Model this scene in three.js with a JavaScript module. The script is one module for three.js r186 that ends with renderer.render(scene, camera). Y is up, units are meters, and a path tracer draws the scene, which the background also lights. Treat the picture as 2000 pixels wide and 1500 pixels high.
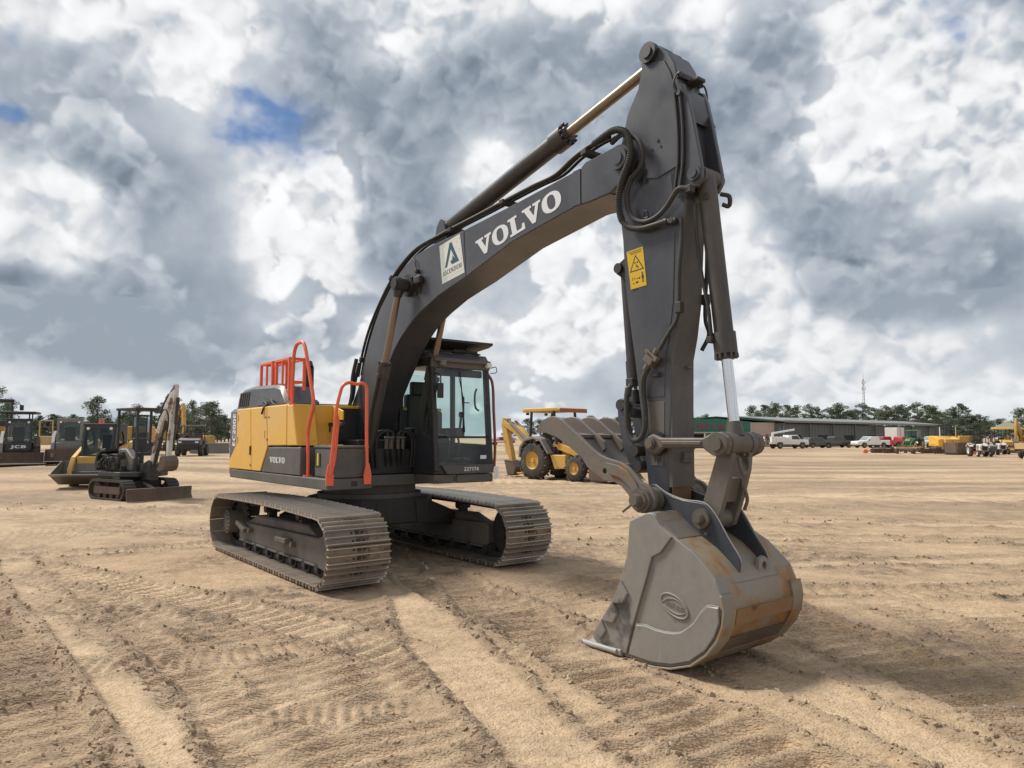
import * as THREE from 'three';
import { mergeGeometries, toCreasedNormals } from 'three/addons/utils/BufferGeometryUtils.js';
import { ImprovedNoise } from 'three/addons/math/ImprovedNoise.js';
import { RoundedBoxGeometry } from 'three/addons/geometries/RoundedBoxGeometry.js';
import { TextGeometry } from 'three/addons/geometries/TextGeometry.js';
import { FontLoader } from 'three/addons/loaders/FontLoader.js';

// ---------------------------------------------------------------- camera, renderer
const scene = new THREE.Scene();
const camera = new THREE.PerspectiveCamera(56.89, 4 / 3, 0.1, 3000);
camera.position.set(0, 1.644, 0);
camera.rotation.x = Math.atan(105.4 / 1384);
camera.updateMatrixWorld();
const renderer = new THREE.WebGLRenderer({ antialias: true });
renderer.toneMapping = THREE.LinearToneMapping;
renderer.toneMappingExposure = 1.07;
renderer.shadowMap.enabled = true;

// ---------------------------------------------------------------- noise and random helpers
function rng(seed) { let a = seed >>> 0; return () => { a = (a + 0x6D2B79F5) >>> 0; let t = a; t = Math.imul(t ^ (t >>> 15), t | 1); t ^= t + Math.imul(t ^ (t >>> 7), t | 61); return ((t ^ (t >>> 14)) >>> 0) / 4294967296; }; }
const IN = new ImprovedNoise();
const n3 = (x, y, z) => IN.noise(x, y, z);
const fbm = (x, y, z, o) => { let s = 0, a = 0.5; for (let i = 0; i < o; i++) { s += a * IN.noise(x, y, z); x = x * 2.03 + 11.7; y = y * 2.03 + 5.1; z = z * 2.03 + 3.3; a *= 0.5; } return s; };
const sstep = (a, b, x) => { const t = Math.min(1, Math.max(0, (x - a) / (b - a))); return t * t * (3 - 2 * t); };
const mix = (a, b, t) => a + (b - a) * t;
const clamp = (x, a, b) => Math.min(b, Math.max(a, x));

// ---------------------------------------------------------------- sky: broken cumulus, given by azimuth, elevation, half widths (degrees) and weight
const BRIGHT = [[-113.1,24.2,2.3,2.0,1.0],[-115.6,24.1,1.8,1.2,0.5],[-108.1,21.0,1.9,1.5,0.8],[-104.6,20.6,2.1,2.7,0.9],[-110.3,19.3,2.0,2.3,0.8],[-109.5,15.7,1.8,3.4,0.7],[-103.7,16.9,2.2,3.5,0.7],[-104.8,12.2,2.7,2.4,0.5],[-109.4,12.3,1.4,2.3,0.5],[-110.8,9.1,1.1,1.9,0.35],[-124.3,16.5,3.0,1.5,0.75],[-122.9,12.7,2.0,2.4,0.7],[-125.9,14.2,1.6,2.7,0.5],[-116.8,28.4,3.6,2.4,0.6],[-121.1,28.3,3.1,1.6,0.4],[-125.6,27.1,1.4,1.3,0.4],[-99.4,28.8,2.0,2.6,0.35],[-96.0,30.7,2.3,1.5,0.45],[-91.7,32.2,1.9,1.5,0.4],[-90.4,20.9,3.0,2.4,0.8],[-85.8,17.3,2.3,2.4,0.4],[-85.0,10.9,5.3,3.3,0.85],[-88.7,7.2,3.7,2.5,0.65],[-93.3,8.9,2.5,2.5,0.5],[-81.7,6.4,4.1,1.6,0.5],[-91.7,4.8,3.3,1.2,0.5],[-64.0,26.0,1.7,2.8,0.7],[-61.7,24.9,2.8,2.7,0.95],[-58.2,22.2,3.8,2.7,0.95],[-54.6,22.3,2.3,2.9,0.85],[-62.5,21.1,2.7,2.1,0.7],[-55.8,26.9,1.5,1.6,0.6],[-54.5,17.6,2.1,2.6,0.6],[-57.5,16.5,1.7,1.4,0.8],[-63.5,29.4,2.5,1.3,0.5],[-62.9,19.1,2.5,1.3,0.6],[-72.2,10.0,2.2,2.7,0.8],[-69.9,9.5,2.5,1.9,0.7],[-66.4,8.2,3.1,1.3,0.6],[-72.8,14.7,1.5,3.5,0.5],[-73.6,29.8,1.2,2.9,0.45],[-57.3,6.8,2.9,1.0,0.5],[-67.9,5.2,7.1,1.5,0.4],[-59.9,3.9,6.2,1.1,0.45],[-78.3,17.4,1.5,1.6,0.3],[-90.0,2.3,41.3,1.9,0.35],[-116.9,3.1,8.2,1.1,0.4],[-123.0,1.9,4.4,1.0,0.3],[-99.9,8.8,2.4,1.6,0.4]];
const DARK = [[-122.7,7.2,5.9,2.8,0.8],[-115.3,7.3,5.7,2.2,0.6],[-105.1,27.3,4.6,4.4,0.75],[-106.6,24.0,2.0,1.9,0.4],[-83.6,28.3,5.8,4.9,0.75],[-90.0,27.8,4.2,4.2,0.5],[-99.2,19.1,4.2,5.9,0.6],[-96.4,24.1,3.6,3.1,0.4],[-69.4,27.6,3.4,3.2,0.6],[-69.5,23.6,3.9,4.4,0.35],[-65.5,14.8,4.0,3.3,0.55],[-58.1,11.1,4.7,2.1,0.7],[-66.3,11.2,4.1,1.9,0.4],[-119.1,18.8,3.3,2.5,0.6],[-116.3,16.0,2.6,2.9,0.4],[-125.1,10.0,1.9,2.0,0.6],[-121.6,24.8,2.9,2.3,0.35],[-125.5,19.5,2.1,2.0,0.3],[-102.4,15.0,2.3,4.0,0.3],[-95.9,15.3,3.2,3.2,0.4],[-74.6,23.4,2.8,3.8,0.35],[-55.0,13.1,2.5,1.7,0.5],[-75.7,6.2,4.7,1.6,0.2],[-117.1,10.9,3.2,1.8,0.3]];
const BLUE = [[-109.7,22.5,2.8,1.9,1.0],[-107.6,24.1,2.0,1.1,0.5],[-110.9,24.5,1.3,1.1,0.5],[-126.1,21.1,1.1,0.7,0.45],[-126.2,25.8,0.6,1.3,0.3],[-57.3,28.2,1.5,1.4,0.75],[-56.8,26.3,0.9,1.0,0.7]];
{ // the same kind of cloud goes on all round and overhead
  const r = rng(77);
  for (let k = 0; k < 230; k++) {
    const el = 3 + 84 * Math.pow(r(), 1.3), az = -180 + 360 * r(), s = 0.6 + 0.028 * el, w = (2 + 3.2 * r()) * s * 1.25, h = (1.6 + 2.4 * r()) * s * 1.15, v = 0.4 + 0.5 * r();
    if (az > -131 && az < -49 && el < 34) { r(); continue; }
    (r() < 0.6 ? BRIGHT : DARK).push([az, el, w, h, v]);
    if (r() < 0.05 && el > 12) BLUE.push([az + 4 * r(), el, w * 0.6, h * 0.5, 0.9]);
  }
}
function makeSky(W, H) {
  const gw = 1440, gh = 361, B = new Float32Array(gw * gh), Q = new Float32Array(gw * gh);       // coarse fields, quarter of a degree
  const put = (list, f, sign) => {
    for (const [az, el, rx, ry, w] of list) {
      const c = Math.max(0.12, Math.cos(el * Math.PI / 180)), dx = Math.min(180, 2.6 * rx / c), j0 = Math.max(0, Math.floor((el - 2.6 * ry) * 4)), j1 = Math.min(gh - 1, Math.ceil((el + 2.6 * ry) * 4));
      for (let j = j0; j <= j1; j++) for (let i = Math.floor((az - dx + 180) * 4); i <= (az + dx + 180) * 4; i++) {
        const a = (i / 4 - 180 - az) * c / rx, b = (j / 4 - el) / ry, g = Math.exp(-(a * a + b * b) * 0.75);
        f[j * gw + ((i % gw) + gw) % gw] += sign * w * g;
      }
    }
  };
  put(BRIGHT, B, 1); put(DARK, B, -1); put(BLUE, Q, 1);
  const at = (f, az, el) => {
    const x = ((az + 180) * 4 + gw) % gw, y = clamp(el * 4, 0, gh - 1.001), i = Math.floor(x), j = Math.floor(y), u = x - i, v = y - j, i1 = (i + 1) % gw, ii = i % gw;
    return mix(mix(f[j * gw + ii], f[j * gw + i1], u), mix(f[(j + 1) * gw + ii], f[(j + 1) * gw + i1], u), v);
  };
  const T = new Float32Array(4096 * 3); { const r = rng(4242); for (let i = 0; i < T.length; i++) T[i] = r(); }
  const cell = (x, y, z) => {          // round lumps: 1 in a lump's middle, 0 between lumps
    const X = Math.floor(x - 0.5), Y = Math.floor(y - 0.5), Z = Math.floor(z - 0.5); let m = 9;
    for (let c = 0; c < 8; c++) {
      const i = X + (c & 1), j = Y + ((c >> 1) & 1), k = Z + (c >> 2), h = 3 * ((Math.imul(i, 73856093) ^ Math.imul(j, 19349663) ^ Math.imul(k, 83492791)) & 4095);
      const a = i + T[h] - x, b = j + T[h + 1] - y, d = k + T[h + 2] - z, q = a * a + b * b + d * d; if (q < m) m = q;
    }
    return 1 - Math.min(1, m);
  };
  const puff = (x, y, z) => 0.50 * cell(x, y, z) + 0.30 * cell(x * 2.1 + 3.3, y * 2.1, z * 2.1) + 0.20 * cell(x * 4.4, y * 4.4 + 7.1, z * 4.4) - 0.62;
  const data = new Float32Array(W * H * 4);
  for (let j = 0; j < H; j++) {
    const el = ((j + 0.5) / H - 0.5) * 180, ce = Math.cos(el * Math.PI / 180), se = Math.sin(el * Math.PI / 180);
    for (let i = 0; i < W; i++) {
      const k = (j * W + i) * 4; let r = 0.52, g = 0.47, b = 0.40;
      if (el > -0.2) {
        const az = ((i + 0.5) / W - 0.5) * 360, ca = Math.cos(az * Math.PI / 180), sa = Math.sin(az * Math.PI / 180);
        const x = ca * ce, y = se * (1.15 + 0.9 * Math.exp(-el / 9)), z = sa * ce;                  // clouds low down are seen edge on
        const wx = n3(x * 6 + 3, y * 6, z * 6), wy = n3(x * 6, y * 6 + 9, z * 6 + 2);
        const be = 1.8 * wy, ba = 2.0 * wx / Math.max(0.25, ce);
        const big = at(B, az + ba, el + be), wsp = fbm(x * 24, y * 24, z * 24 + 4, 4), soft = fbm(x * 4, y * 5, z * 4, 4);
        let L = mix(0.34, 0.62, sstep(-0.6, 0.7, big + 1.0 * soft)) * (1 + 0.3 * wsp), edgeOnly = 0, cover = 0;   // a thin high layer
        for (let k = 0; k < 2; k++) {                                                           // two decks of cumulus, the nearer one coarser
          const f = k ? 3.1 : 4.6, s = k ? 9 : 15, o = 7.7 * k;
          const low = fbm(x * f + o, y * f, z * f + o, 3), px = x * s + wsp * 0.35 + o, py = y * s + wsp * 0.35, pz = z * s, e = 0.2;
          const p = puff(px, py, pz), q = puff(px - e * 0.5 * ca + e * 0.3 * sa, py + e, pz - e * 0.5 * sa - e * 0.3 * ca);
          const d = 1.55 * low + 0.5 * p + 0.24 * Math.abs(big) + (k ? -0.05 : 0.0);
          const fuzz = 0.07 + 0.5 * sstep(-0.12, 0.22, n3(x * 7 + o, y * 7 + 4, z * 7)), a = sstep(-0.03, fuzz, d + 0.14 * wsp);
          const inner = sstep(0.03, 0.6, d), lit = sstep(-0.55, 0.65, big + 0.35 * soft), relief = clamp((p - q) * 1.5, -0.27, 0.27);
          const rim = mix(0.44, 0.98, sstep(-0.5, 0.5, big + 0.4 * soft)), body = mix(0.30, 0.74, lit);
          const Lk = mix(rim, body, inner) + relief * mix(0.45, 1.0, lit) + 0.10 * wsp;
          L = mix(L, Lk, a * (k ? 0.92 : 0.85)); cover = Math.max(cover, a * inner);
        }
        L = clamp(L, 0.22, 2); L = L < 0.72 ? L : 0.72 + 0.25 * (1 - Math.exp(-(L - 0.72) / 0.25));
        const gl = clamp((L - 0.28) / 0.45, 0, 1);
        r = L * mix(0.79, 0.99, gl); g = L * mix(0.955, 1.0, gl); b = L * mix(1.16, 1.02, gl);
        const Qv = at(Q, az + ba * 0.25, el + be * 0.25), near = sstep(0.08, 0.35, Qv), hq = Qv - 0.9 * wsp - 0.3 * cover * sstep(-0.2, 0.4, big);
        const t1 = near * Math.max(0.92 * sstep(0.22, 0.85, hq), 0.34 * sstep(-0.1, 0.4, hq)) * clamp(0.72 + 1.6 * fbm(x * 17 + 2, y * 26, z * 17, 4), 0.25, 1);   // blue through the gaps, thin cloud round them
        r = mix(r, 0.115, t1); g = mix(g, 0.225, t1); b = mix(b, 0.46, t1);
        const hz = Math.exp(-Math.max(0, el) / 3.2) * 0.55;                                  // whitish air low down
        r = mix(r, 0.58, hz); g = mix(g, 0.64, hz); b = mix(b, 0.68, hz);
      }
      data[k] = r; data[k + 1] = g; data[k + 2] = b; data[k + 3] = 1;
    }
  }
  const t = new THREE.DataTexture(data, W, H, THREE.RGBAFormat, THREE.FloatType);
  t.mapping = THREE.EquirectangularReflectionMapping; t.magFilter = t.minFilter = THREE.LinearFilter; t.needsUpdate = true;
  return t;
}
const skyTexture = makeSky(4096, 2048);
scene.background = skyTexture; scene.environment = skyTexture;

// ---------------------------------------------------------------- sun: left of the camera and a little ahead of it, widened by thin cloud
const sun = new THREE.DirectionalLight(new THREE.Color(1.0, 0.95, 0.87), 4.2);
sun.position.set(-47, 61, -30); sun.target.position.set(-1, 0, -9); scene.add(sun, sun.target);
sun.castShadow = true; sun.shadow.radius = 25; sun.shadow.mapSize.set(4096, 4096);
Object.assign(sun.shadow.camera, { left: -60, right: 60, top: 60, bottom: -60, near: 1, far: 260 }); sun.shadow.bias = -0.0005;

// ---------------------------------------------------------------- textures and materials
const toS = c => c <= 0.0031308 ? c * 12.92 : 1.055 * Math.pow(c, 1 / 2.4) - 0.055;
function lattice(seed, f) { const r = rng(seed), a = new Float32Array(f * f); for (let i = 0; i < f * f; i++) a[i] = r(); return a; }
const LAT = new Map();
function tn(u, v, fu, fv, seed) {   // tiling value noise 0..1
  const key = seed * 4096 + fu * 1 + fv * 1e7; let a = LAT.get(key);
  if (!a) { const r = rng(seed * 131 + fu * 7 + fv); a = new Float32Array(fu * fv); for (let i = 0; i < a.length; i++) a[i] = r(); LAT.set(key, a); }
  const x = u * fu, y = v * fv, i = Math.floor(x), j = Math.floor(y); let s = x - i, t = y - j; s = s * s * (3 - 2 * s); t = t * t * (3 - 2 * t);
  const i0 = ((i % fu) + fu) % fu, i1 = (i0 + 1) % fu, j0 = ((j % fv) + fv) % fv, j1 = (j0 + 1) % fv;
  return mix(mix(a[j0 * fu + i0], a[j0 * fu + i1], s), mix(a[j1 * fu + i0], a[j1 * fu + i1], s), t);
}
const tfbm = (u, v, f, o, seed, ay = 1) => { let s = 0, a = 0.5, t = 0; for (let i = 0; i < o; i++) { const k = f << i; s += a * tn(u, v, k, Math.max(1, Math.round(k * ay)), seed + i); t += a; a *= 0.55; } return s / t; };
function dataTex(n, f, srgb = true, rep = 1) {
  const d = new Uint8Array(n * n * 4);
  for (let j = 0; j < n; j++) for (let i = 0; i < n; i++) { const c = f((i + 0.5) / n, (j + 0.5) / n), k = (j * n + i) * 4; for (let q = 0; q < 3; q++) d[k + q] = clamp(Math.round(255 * (srgb ? toS(c[q]) : c[q])), 0, 255); d[k + 3] = 255; }
  const t = new THREE.DataTexture(d, n, n); t.wrapS = t.wrapT = THREE.RepeatWrapping; t.magFilter = THREE.LinearFilter; t.minFilter = THREE.LinearMipmapLinearFilter; t.generateMipmaps = true;
  if (srgb) t.colorSpace = THREE.SRGBColorSpace; t.repeat.set(rep, rep); t.needsUpdate = true; return t;
}
const fineBump = dataTex(256, (u, v) => { const a = tfbm(u, v, 8, 5, 900); return [a, a, a]; }, false, 1);
let matSeed = 10; const ROUGH = new Map();
// paint with a film of dust in patches and runs, scuffs and specks; base, dust and chip are linear colours; uv are metres
function paint(base, { dust = [0.36, 0.28, 0.2], amt = 0.3, chip = null, chipAmt = 0, rough = 0.5, metal = 0, bump = 0.0006, coat = 0, runs = 0.5, rep = 0.5, n = 256, scratch = 0 } = {}) {
  const s = matSeed += 17;
  const map = dataTex(n, (u, v) => {
    const patch = tfbm(u, v, 3, 5, s), run = tfbm(u, v, 24, 3, s + 5, 0.12), speck = tn(u, v, 96, 96, s + 9), grain = tfbm(u, v, 40, 2, s + 11);
    let m = amt * clamp(0.25 + 1.5 * (patch - 0.35) + runs * (run - 0.5), 0, 1.2) + 0.12 * amt * (grain - 0.5) * 2;
    if (speck > 0.93) m += 0.18 * amt;
    m = clamp(m, 0, 0.95);
    const c = base.map((b, k) => mix(b * (0.94 + 0.12 * grain), dust[k], m));
    if (chip) { const q = sstep(0.62 - 0.3 * chipAmt, 0.72 - 0.3 * chipAmt, 0.55 * patch + 0.45 * tfbm(u, v, 12, 4, s + 3)); for (let k = 0; k < 3; k++) c[k] = mix(c[k], chip[k] * (0.75 + 0.5 * grain), q); }
    if (scratch) { const l1 = tn(u + 0.11 * v, v, 130, 5, s + 31), l2 = tn(u - 0.23 * v, v * 1, 90, 3, s + 37), k = scratch * (sstep(0.9, 0.99, l1) * sstep(0.5, 0.8, tn(u, v, 7, 9, s + 41)) + sstep(0.93, 0.995, l2) * sstep(0.55, 0.85, tn(u, v, 6, 6, s + 43))); for (let q = 0; q < 3; q++) c[q] = mix(c[q], dust[q] * 1.25, clamp(0.55 * k, 0, 0.6)); }
    return c;
  });
  const rk = Math.round(rough * 12) / 12 + 10 * rep; if (!ROUGH.has(rk)) { const q = dataTex(128, (u, v) => { const a = clamp(rough + 0.35 * (tfbm(u, v, 4, 4, s + 21) - 0.45), 0.08, 1); return [a, a, a]; }, false); q.repeat.set(rep, rep); ROUGH.set(rk, q); }
  const rm = ROUGH.get(rk); map.repeat.set(rep, rep);
  const o = { map, roughness: 1, roughnessMap: rm, metalness: metal };
  if (bump) { o.bumpMap = fineBump; o.bumpScale = bump; }
  return coat ? new THREE.MeshPhysicalMaterial({ ...o, clearcoat: coat, clearcoatRoughness: 0.25 }) : new THREE.MeshStandardMaterial(o);
}
const flat = (r, g, b, rough = 0.6, metal = 0) => new THREE.MeshStandardMaterial({ color: new THREE.Color().setRGB(r, g, b), roughness: rough, metalness: metal });
const SAND = [0.42, 0.31, 0.2];
const M = {
  grey: paint([0.040, 0.043, 0.054], { dust: [0.135, 0.133, 0.135], amt: 0.3, rough: 0.36, coat: 0.25, scratch: 0.6, n: 512 }),
  greyDusty: paint([0.075, 0.073, 0.072], { dust: [0.25, 0.21, 0.165], amt: 0.36, rough: 0.6 }),
  bucket: paint([0.20, 0.19, 0.178], { dust: [0.33, 0.28, 0.22], amt: 0.4, rough: 0.5, chip: [0.10, 0.094, 0.088], chipAmt: 0.1, scratch: 0.8, n: 512 }),
  bucketRust: paint([0.215, 0.195, 0.16], { dust: [0.29, 0.19, 0.09], amt: 0.5, runs: 1.2, rough: 0.5, chip: [0.25, 0.125, 0.04], chipAmt: 0.42 }),
  rust: paint([0.24, 0.115, 0.042], { dust: [0.22, 0.17, 0.12], amt: 0.5, rough: 0.7, chip: [0.1, 0.05, 0.025], chipAmt: 0.2 }),
  rustDark: paint([0.085, 0.055, 0.042], { dust: [0.2, 0.15, 0.11], amt: 0.6, rough: 0.8 }),
  bareSteel: paint([0.34, 0.34, 0.33], { dust: [0.3, 0.26, 0.2], amt: 0.55, rough: 0.6, metal: 0.1 }),
  weld: flat(0.27, 0.26, 0.245, 0.65, 0),
  ear: paint([0.035, 0.042, 0.055], { dust: [0.2, 0.18, 0.15], amt: 0.18, rough: 0.38 }),
  thumb: paint([0.105, 0.098, 0.088], { dust: [0.24, 0.19, 0.145], amt: 0.4, rough: 0.6, chip: [0.2, 0.11, 0.06], chipAmt: 0.15 }),
  pin: paint([0.085, 0.08, 0.072], { dust: [0.24, 0.185, 0.13], amt: 0.45, rough: 0.6, metal: 0.2 }),
  black: paint([0.014, 0.014, 0.016], { dust: [0.18, 0.155, 0.12], amt: 0.07, rough: 0.5 }),
  under: paint([0.022, 0.022, 0.023], { dust: [0.16, 0.125, 0.09], amt: 0.16, rough: 0.75 }),
  hose: paint([0.014, 0.014, 0.015], { dust: [0.2, 0.17, 0.13], amt: 0.12, rough: 0.55 }),
  hoseDusty: paint([0.022, 0.022, 0.022], { dust: [0.2, 0.175, 0.14], amt: 0.2, rough: 0.65 }),
  frame: paint([0.075, 0.073, 0.070], { dust: [0.24, 0.2, 0.155], amt: 0.45, rough: 0.75 }),
  yellow: paint([0.73, 0.40, 0.03], { dust: [0.58, 0.40, 0.18], amt: 0.28, rough: 0.4, coat: 0.3 }),
  yellowOld: paint([0.58, 0.34, 0.06], { dust: [0.36, 0.26, 0.16], amt: 0.42, rough: 0.55, chip: [0.16, 0.09, 0.05], chipAmt: 0.08 }),
  tan: paint([0.5, 0.36, 0.16], { dust: [0.38, 0.3, 0.2], amt: 0.4, rough: 0.6 }),
  orange: paint([0.82, 0.12, 0.045], { dust: [0.55, 0.3, 0.2], amt: 0.3, rough: 0.45 }),
  redDull: paint([0.24, 0.06, 0.045], { dust: [0.3, 0.18, 0.13], amt: 0.4, rough: 0.6 }),
  chrome: paint([0.72, 0.73, 0.75], { dust: [0.4, 0.38, 0.35], amt: 0.06, rough: 0.12, metal: 1, bump: 0 }),
  rodDusty: paint([0.24, 0.21, 0.17], { dust: [0.26, 0.19, 0.12], amt: 0.5, rough: 0.35, metal: 0.7 }),
  barrel: paint([0.032, 0.032, 0.035], { dust: [0.22, 0.18, 0.14], amt: 0.16, rough: 0.4 }),
  barrelDusty: paint([0.05, 0.049, 0.048], { dust: [0.22, 0.17, 0.12], amt: 0.3, rough: 0.55, chip: [0.16, 0.09, 0.05], chipAmt: 0.12 }),
  white: paint([0.72, 0.72, 0.7], { dust: [0.5, 0.44, 0.36], amt: 0.3, rough: 0.45 }),
  whiteOld: paint([0.62, 0.6, 0.56], { dust: [0.3, 0.22, 0.15], amt: 0.4, rough: 0.6, chip: [0.14, 0.09, 0.065], chipAmt: 0.38, rep: 1.2 }),
  carWhite: paint([0.78, 0.78, 0.78], { amt: 0.06, rough: 0.25, coat: 0.8, bump: 0 }),
  carRed: paint([0.42, 0.02, 0.025], { amt: 0.06, rough: 0.25, coat: 0.8, bump: 0 }),
  carBlack: paint([0.025, 0.028, 0.032], { amt: 0.08, rough: 0.25, coat: 0.8, bump: 0 }),
  carTeal: paint([0.03, 0.05, 0.06], { amt: 0.08, rough: 0.25, coat: 0.8, bump: 0 }),
  green: paint([0.03, 0.16, 0.045], { amt: 0.3, rough: 0.5 }),
  tyre: paint([0.018, 0.018, 0.019], { dust: [0.24, 0.19, 0.14], amt: 0.35, rough: 0.85 }),
  skidDark: paint([0.018, 0.02, 0.026], { dust: [0.18, 0.155, 0.13], amt: 0.14, rough: 0.5 }),
  skidGrey: paint([0.16, 0.16, 0.15], { dust: [0.28, 0.23, 0.18], amt: 0.4, rough: 0.6 }),
  letter: flat(0.66, 0.68, 0.71, 0.45),
  lamp: flat(0.75, 0.75, 0.72, 0.15),
  glass: new THREE.MeshPhysicalMaterial({ color: new THREE.Color().setRGB(0.80, 0.91, 0.87), roughness: 0.03, transmission: 1, thickness: 0, ior: 1.5 }),
  glassDark: new THREE.MeshPhysicalMaterial({ color: new THREE.Color().setRGB(0.50, 0.58, 0.60), roughness: 0.03, transmission: 1, thickness: 0, ior: 1.5 }),
};
M.grouser = paint([0.46, 0.42, 0.37], { dust: [0.44, 0.37, 0.29], amt: 0.4, rough: 0.28, metal: 0.55, rep: 0.9 });
M.shoes = [0, 1, 2, 3].map(i => paint([0.13 + 0.025 * i, 0.112 + 0.02 * i, 0.096 + 0.015 * i], { dust: [0.33, 0.265, 0.195], amt: 0.45, rough: 0.45, metal: 0.25, rep: 0.9, chip: [0.13, 0.075, 0.05], chipAmt: 0.1 + 0.1 * (i % 2) }));

// ---------------------------------------------------------------- geometry helpers
const V = (x, y, z) => new THREE.Vector3(x, y, z);
function fin(g) { if (g.index) g = g.toNonIndexed(); for (const k of Object.keys(g.attributes)) if (k !== 'position' && k !== 'normal') g.deleteAttribute(k); if (!g.attributes.normal) g.computeVertexNormals(); g.morphAttributes = {}; g.clearGroups(); return g; }
function boxUV(g) {   // uv in metres, by the side that each face looks to
  const p = g.attributes.position, uv = new Float32Array(p.count * 2), a = V(), b = V(), c = V(), e = V(), f = V();
  for (let i = 0; i < p.count; i += 3) {
    a.fromBufferAttribute(p, i); b.fromBufferAttribute(p, i + 1); c.fromBufferAttribute(p, i + 2); e.subVectors(b, a); f.subVectors(c, a).cross(e);
    const x = Math.abs(f.x), y = Math.abs(f.y), z = Math.abs(f.z);
    for (const [q, v] of [[i, a], [i + 1, b], [i + 2, c]]) { uv[q * 2] = x >= y && x >= z ? v.z : v.x; uv[q * 2 + 1] = y > x && y > z ? v.z : v.y; }
  }
  g.setAttribute('uv', new THREE.BufferAttribute(uv, 2)); return g;
}
function geo(list) { const l = (Array.isArray(list) ? list : [list]).flat(3).map(fin); const g = l.length > 1 ? mergeGeometries(l, false) : l[0]; return boxUV(g); }
const used = new Map();
const numbered = n => { const k = used.get(n) || 0; used.set(n, k + 1); return k ? n + '_' + String(k).padStart(3, '0') : n; };
function part(parent, name, list, mat, label) { const m = new THREE.Mesh(geo(list), mat); m.name = name; m.castShadow = m.receiveShadow = true; if (label) m.userData.label = label; parent.add(m); return m; }
function sub(parent, name, label) { const g = new THREE.Group(); g.name = name; if (label) g.userData.label = label; parent.add(g); return g; }
function thing(name, label, category, x, z, turn = 0, group, y) { const g = new THREE.Group(); g.name = numbered(name); g.userData = { label, category }; if (group) g.userData.group = group; g.position.set(x, y ?? groundH(x, z), z); g.rotation.y = turn; scene.add(g); return g; }
function tagMesh(m, label, category, group, kind) { m.name = numbered(m.name); if (label) m.userData.label = label; if (category) m.userData.category = category; if (group) m.userData.group = group; if (kind) m.userData.kind = kind; return m; }
const bx = (w, h, d, x, y, z, r = 0.008) => { const q = Math.min(r, w * 0.3, h * 0.3, d * 0.3); const g = new RoundedBoxGeometry(w, h, d, 1, q); g.translate(x, y, z); return g; };
const box2 = (x0, x1, y0, y1, z0, z1, r) => bx(x1 - x0, y1 - y0, z1 - z0, (x0 + x1) / 2, (y0 + y1) / 2, (z0 + z1) / 2, r);
function shapeOf(pts, holes = []) { const s = new THREE.Shape(pts.map(p => new THREE.Vector2(p[0], p[1]))); for (const [x, y, r] of holes) { const h = new THREE.Path(); h.absarc(x, y, r, 0, Math.PI * 2, true); s.holes.push(h); } return s; }
function plate(pts, z0, z1, b = 0.006, holes, crease = 0.5) {   // outline in x, y; thickness along z
  b = Math.min(b, (z1 - z0) * 0.35);
  let g = new THREE.ExtrudeGeometry(shapeOf(pts, holes), { depth: z1 - z0 - 2 * b, bevelEnabled: b > 0, bevelThickness: b, bevelSize: b, bevelOffset: -b, bevelSegments: 1, curveSegments: 16, steps: 1 });
  g.translate(0, 0, z0 + b); return crease ? toCreasedNormals(fin(g), crease) : fin(g);
}
const plateX = (pts, x0, x1, b, h) => { const g = plate(pts.map(p => [-p[0], p[1]]), x0, x1, b, h); g.rotateY(Math.PI / 2); return g; };   // outline in z, y; thickness along x
const plateY = (pts, y0, y1, b, h) => { const g = plate(pts.map(p => [p[0], -p[1]]), y0, y1, b, h); g.rotateX(-Math.PI / 2); return g; };   // outline in x, z; thickness along y
function cyl(a, b, r0, r1 = r0, seg = 18, cap = true) { const A = V(...a), B = V(...b), d = B.clone().sub(A), l = d.length(); const g = new THREE.CylinderGeometry(r1, r0, l, seg, 1, !cap); g.translate(0, l / 2, 0); g.applyQuaternion(new THREE.Quaternion().setFromUnitVectors(V(0, 1, 0), d.normalize())); g.translate(A.x, A.y, A.z); return g; }
const disc = (x, y, z0, z1, r, seg = 24) => cyl([x, y, z0], [x, y, z1], r, r, seg);
function tube(pts, r, n, seg = 8, closed = false) { const c = new THREE.CatmullRomCurve3(pts.map(p => V(...p)), closed, 'centripetal'); return new THREE.TubeGeometry(c, n || pts.length * 5, r, seg, closed); }
function bar(a, b, w, h) { const A = V(...a), B = V(...b), d = B.clone().sub(A), l = d.length(); const g = new RoundedBoxGeometry(w, l, h, 1, Math.min(w, h) * 0.2); g.translate(0, l / 2, 0); g.applyQuaternion(new THREE.Quaternion().setFromUnitVectors(V(0, 1, 0), d.normalize())); g.translate(A.x, A.y, A.z); return g; }
function hex(x, y, z0, z1, r) { return cyl([x, y, z0], [x, y, z1], r, r, 6); }
const mir = p => p.map(([x, y]) => [x, y]);
const sansBold = await new FontLoader().loadAsync('fonts/droid/droid_sans_bold.typeface.json');
const serifBold = await new FontLoader().loadAsync('fonts/droid/droid_serif_bold.typeface.json');
function text(str, font, w, h, { depth = 0.003, bold = 0, slant = 0 } = {}) {   // letters that fill w by h, lower left at the origin, in x, y
  const g = new TextGeometry(str, { font, size: 1, depth: 1, curveSegments: 5, bevelEnabled: bold > 0, bevelThickness: 0.01, bevelSize: bold, bevelSegments: 1 });
  g.computeBoundingBox(); const b = g.boundingBox; g.translate(-b.min.x, -b.min.y, -b.min.z); g.scale(w / (b.max.x - b.min.x), h / (b.max.y - b.min.y), depth / (b.max.z - b.min.z));
  if (slant) g.applyMatrix4(new THREE.Matrix4().makeShear(0, 0, slant, 0, 0, 0)); return fin(g);
}
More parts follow.
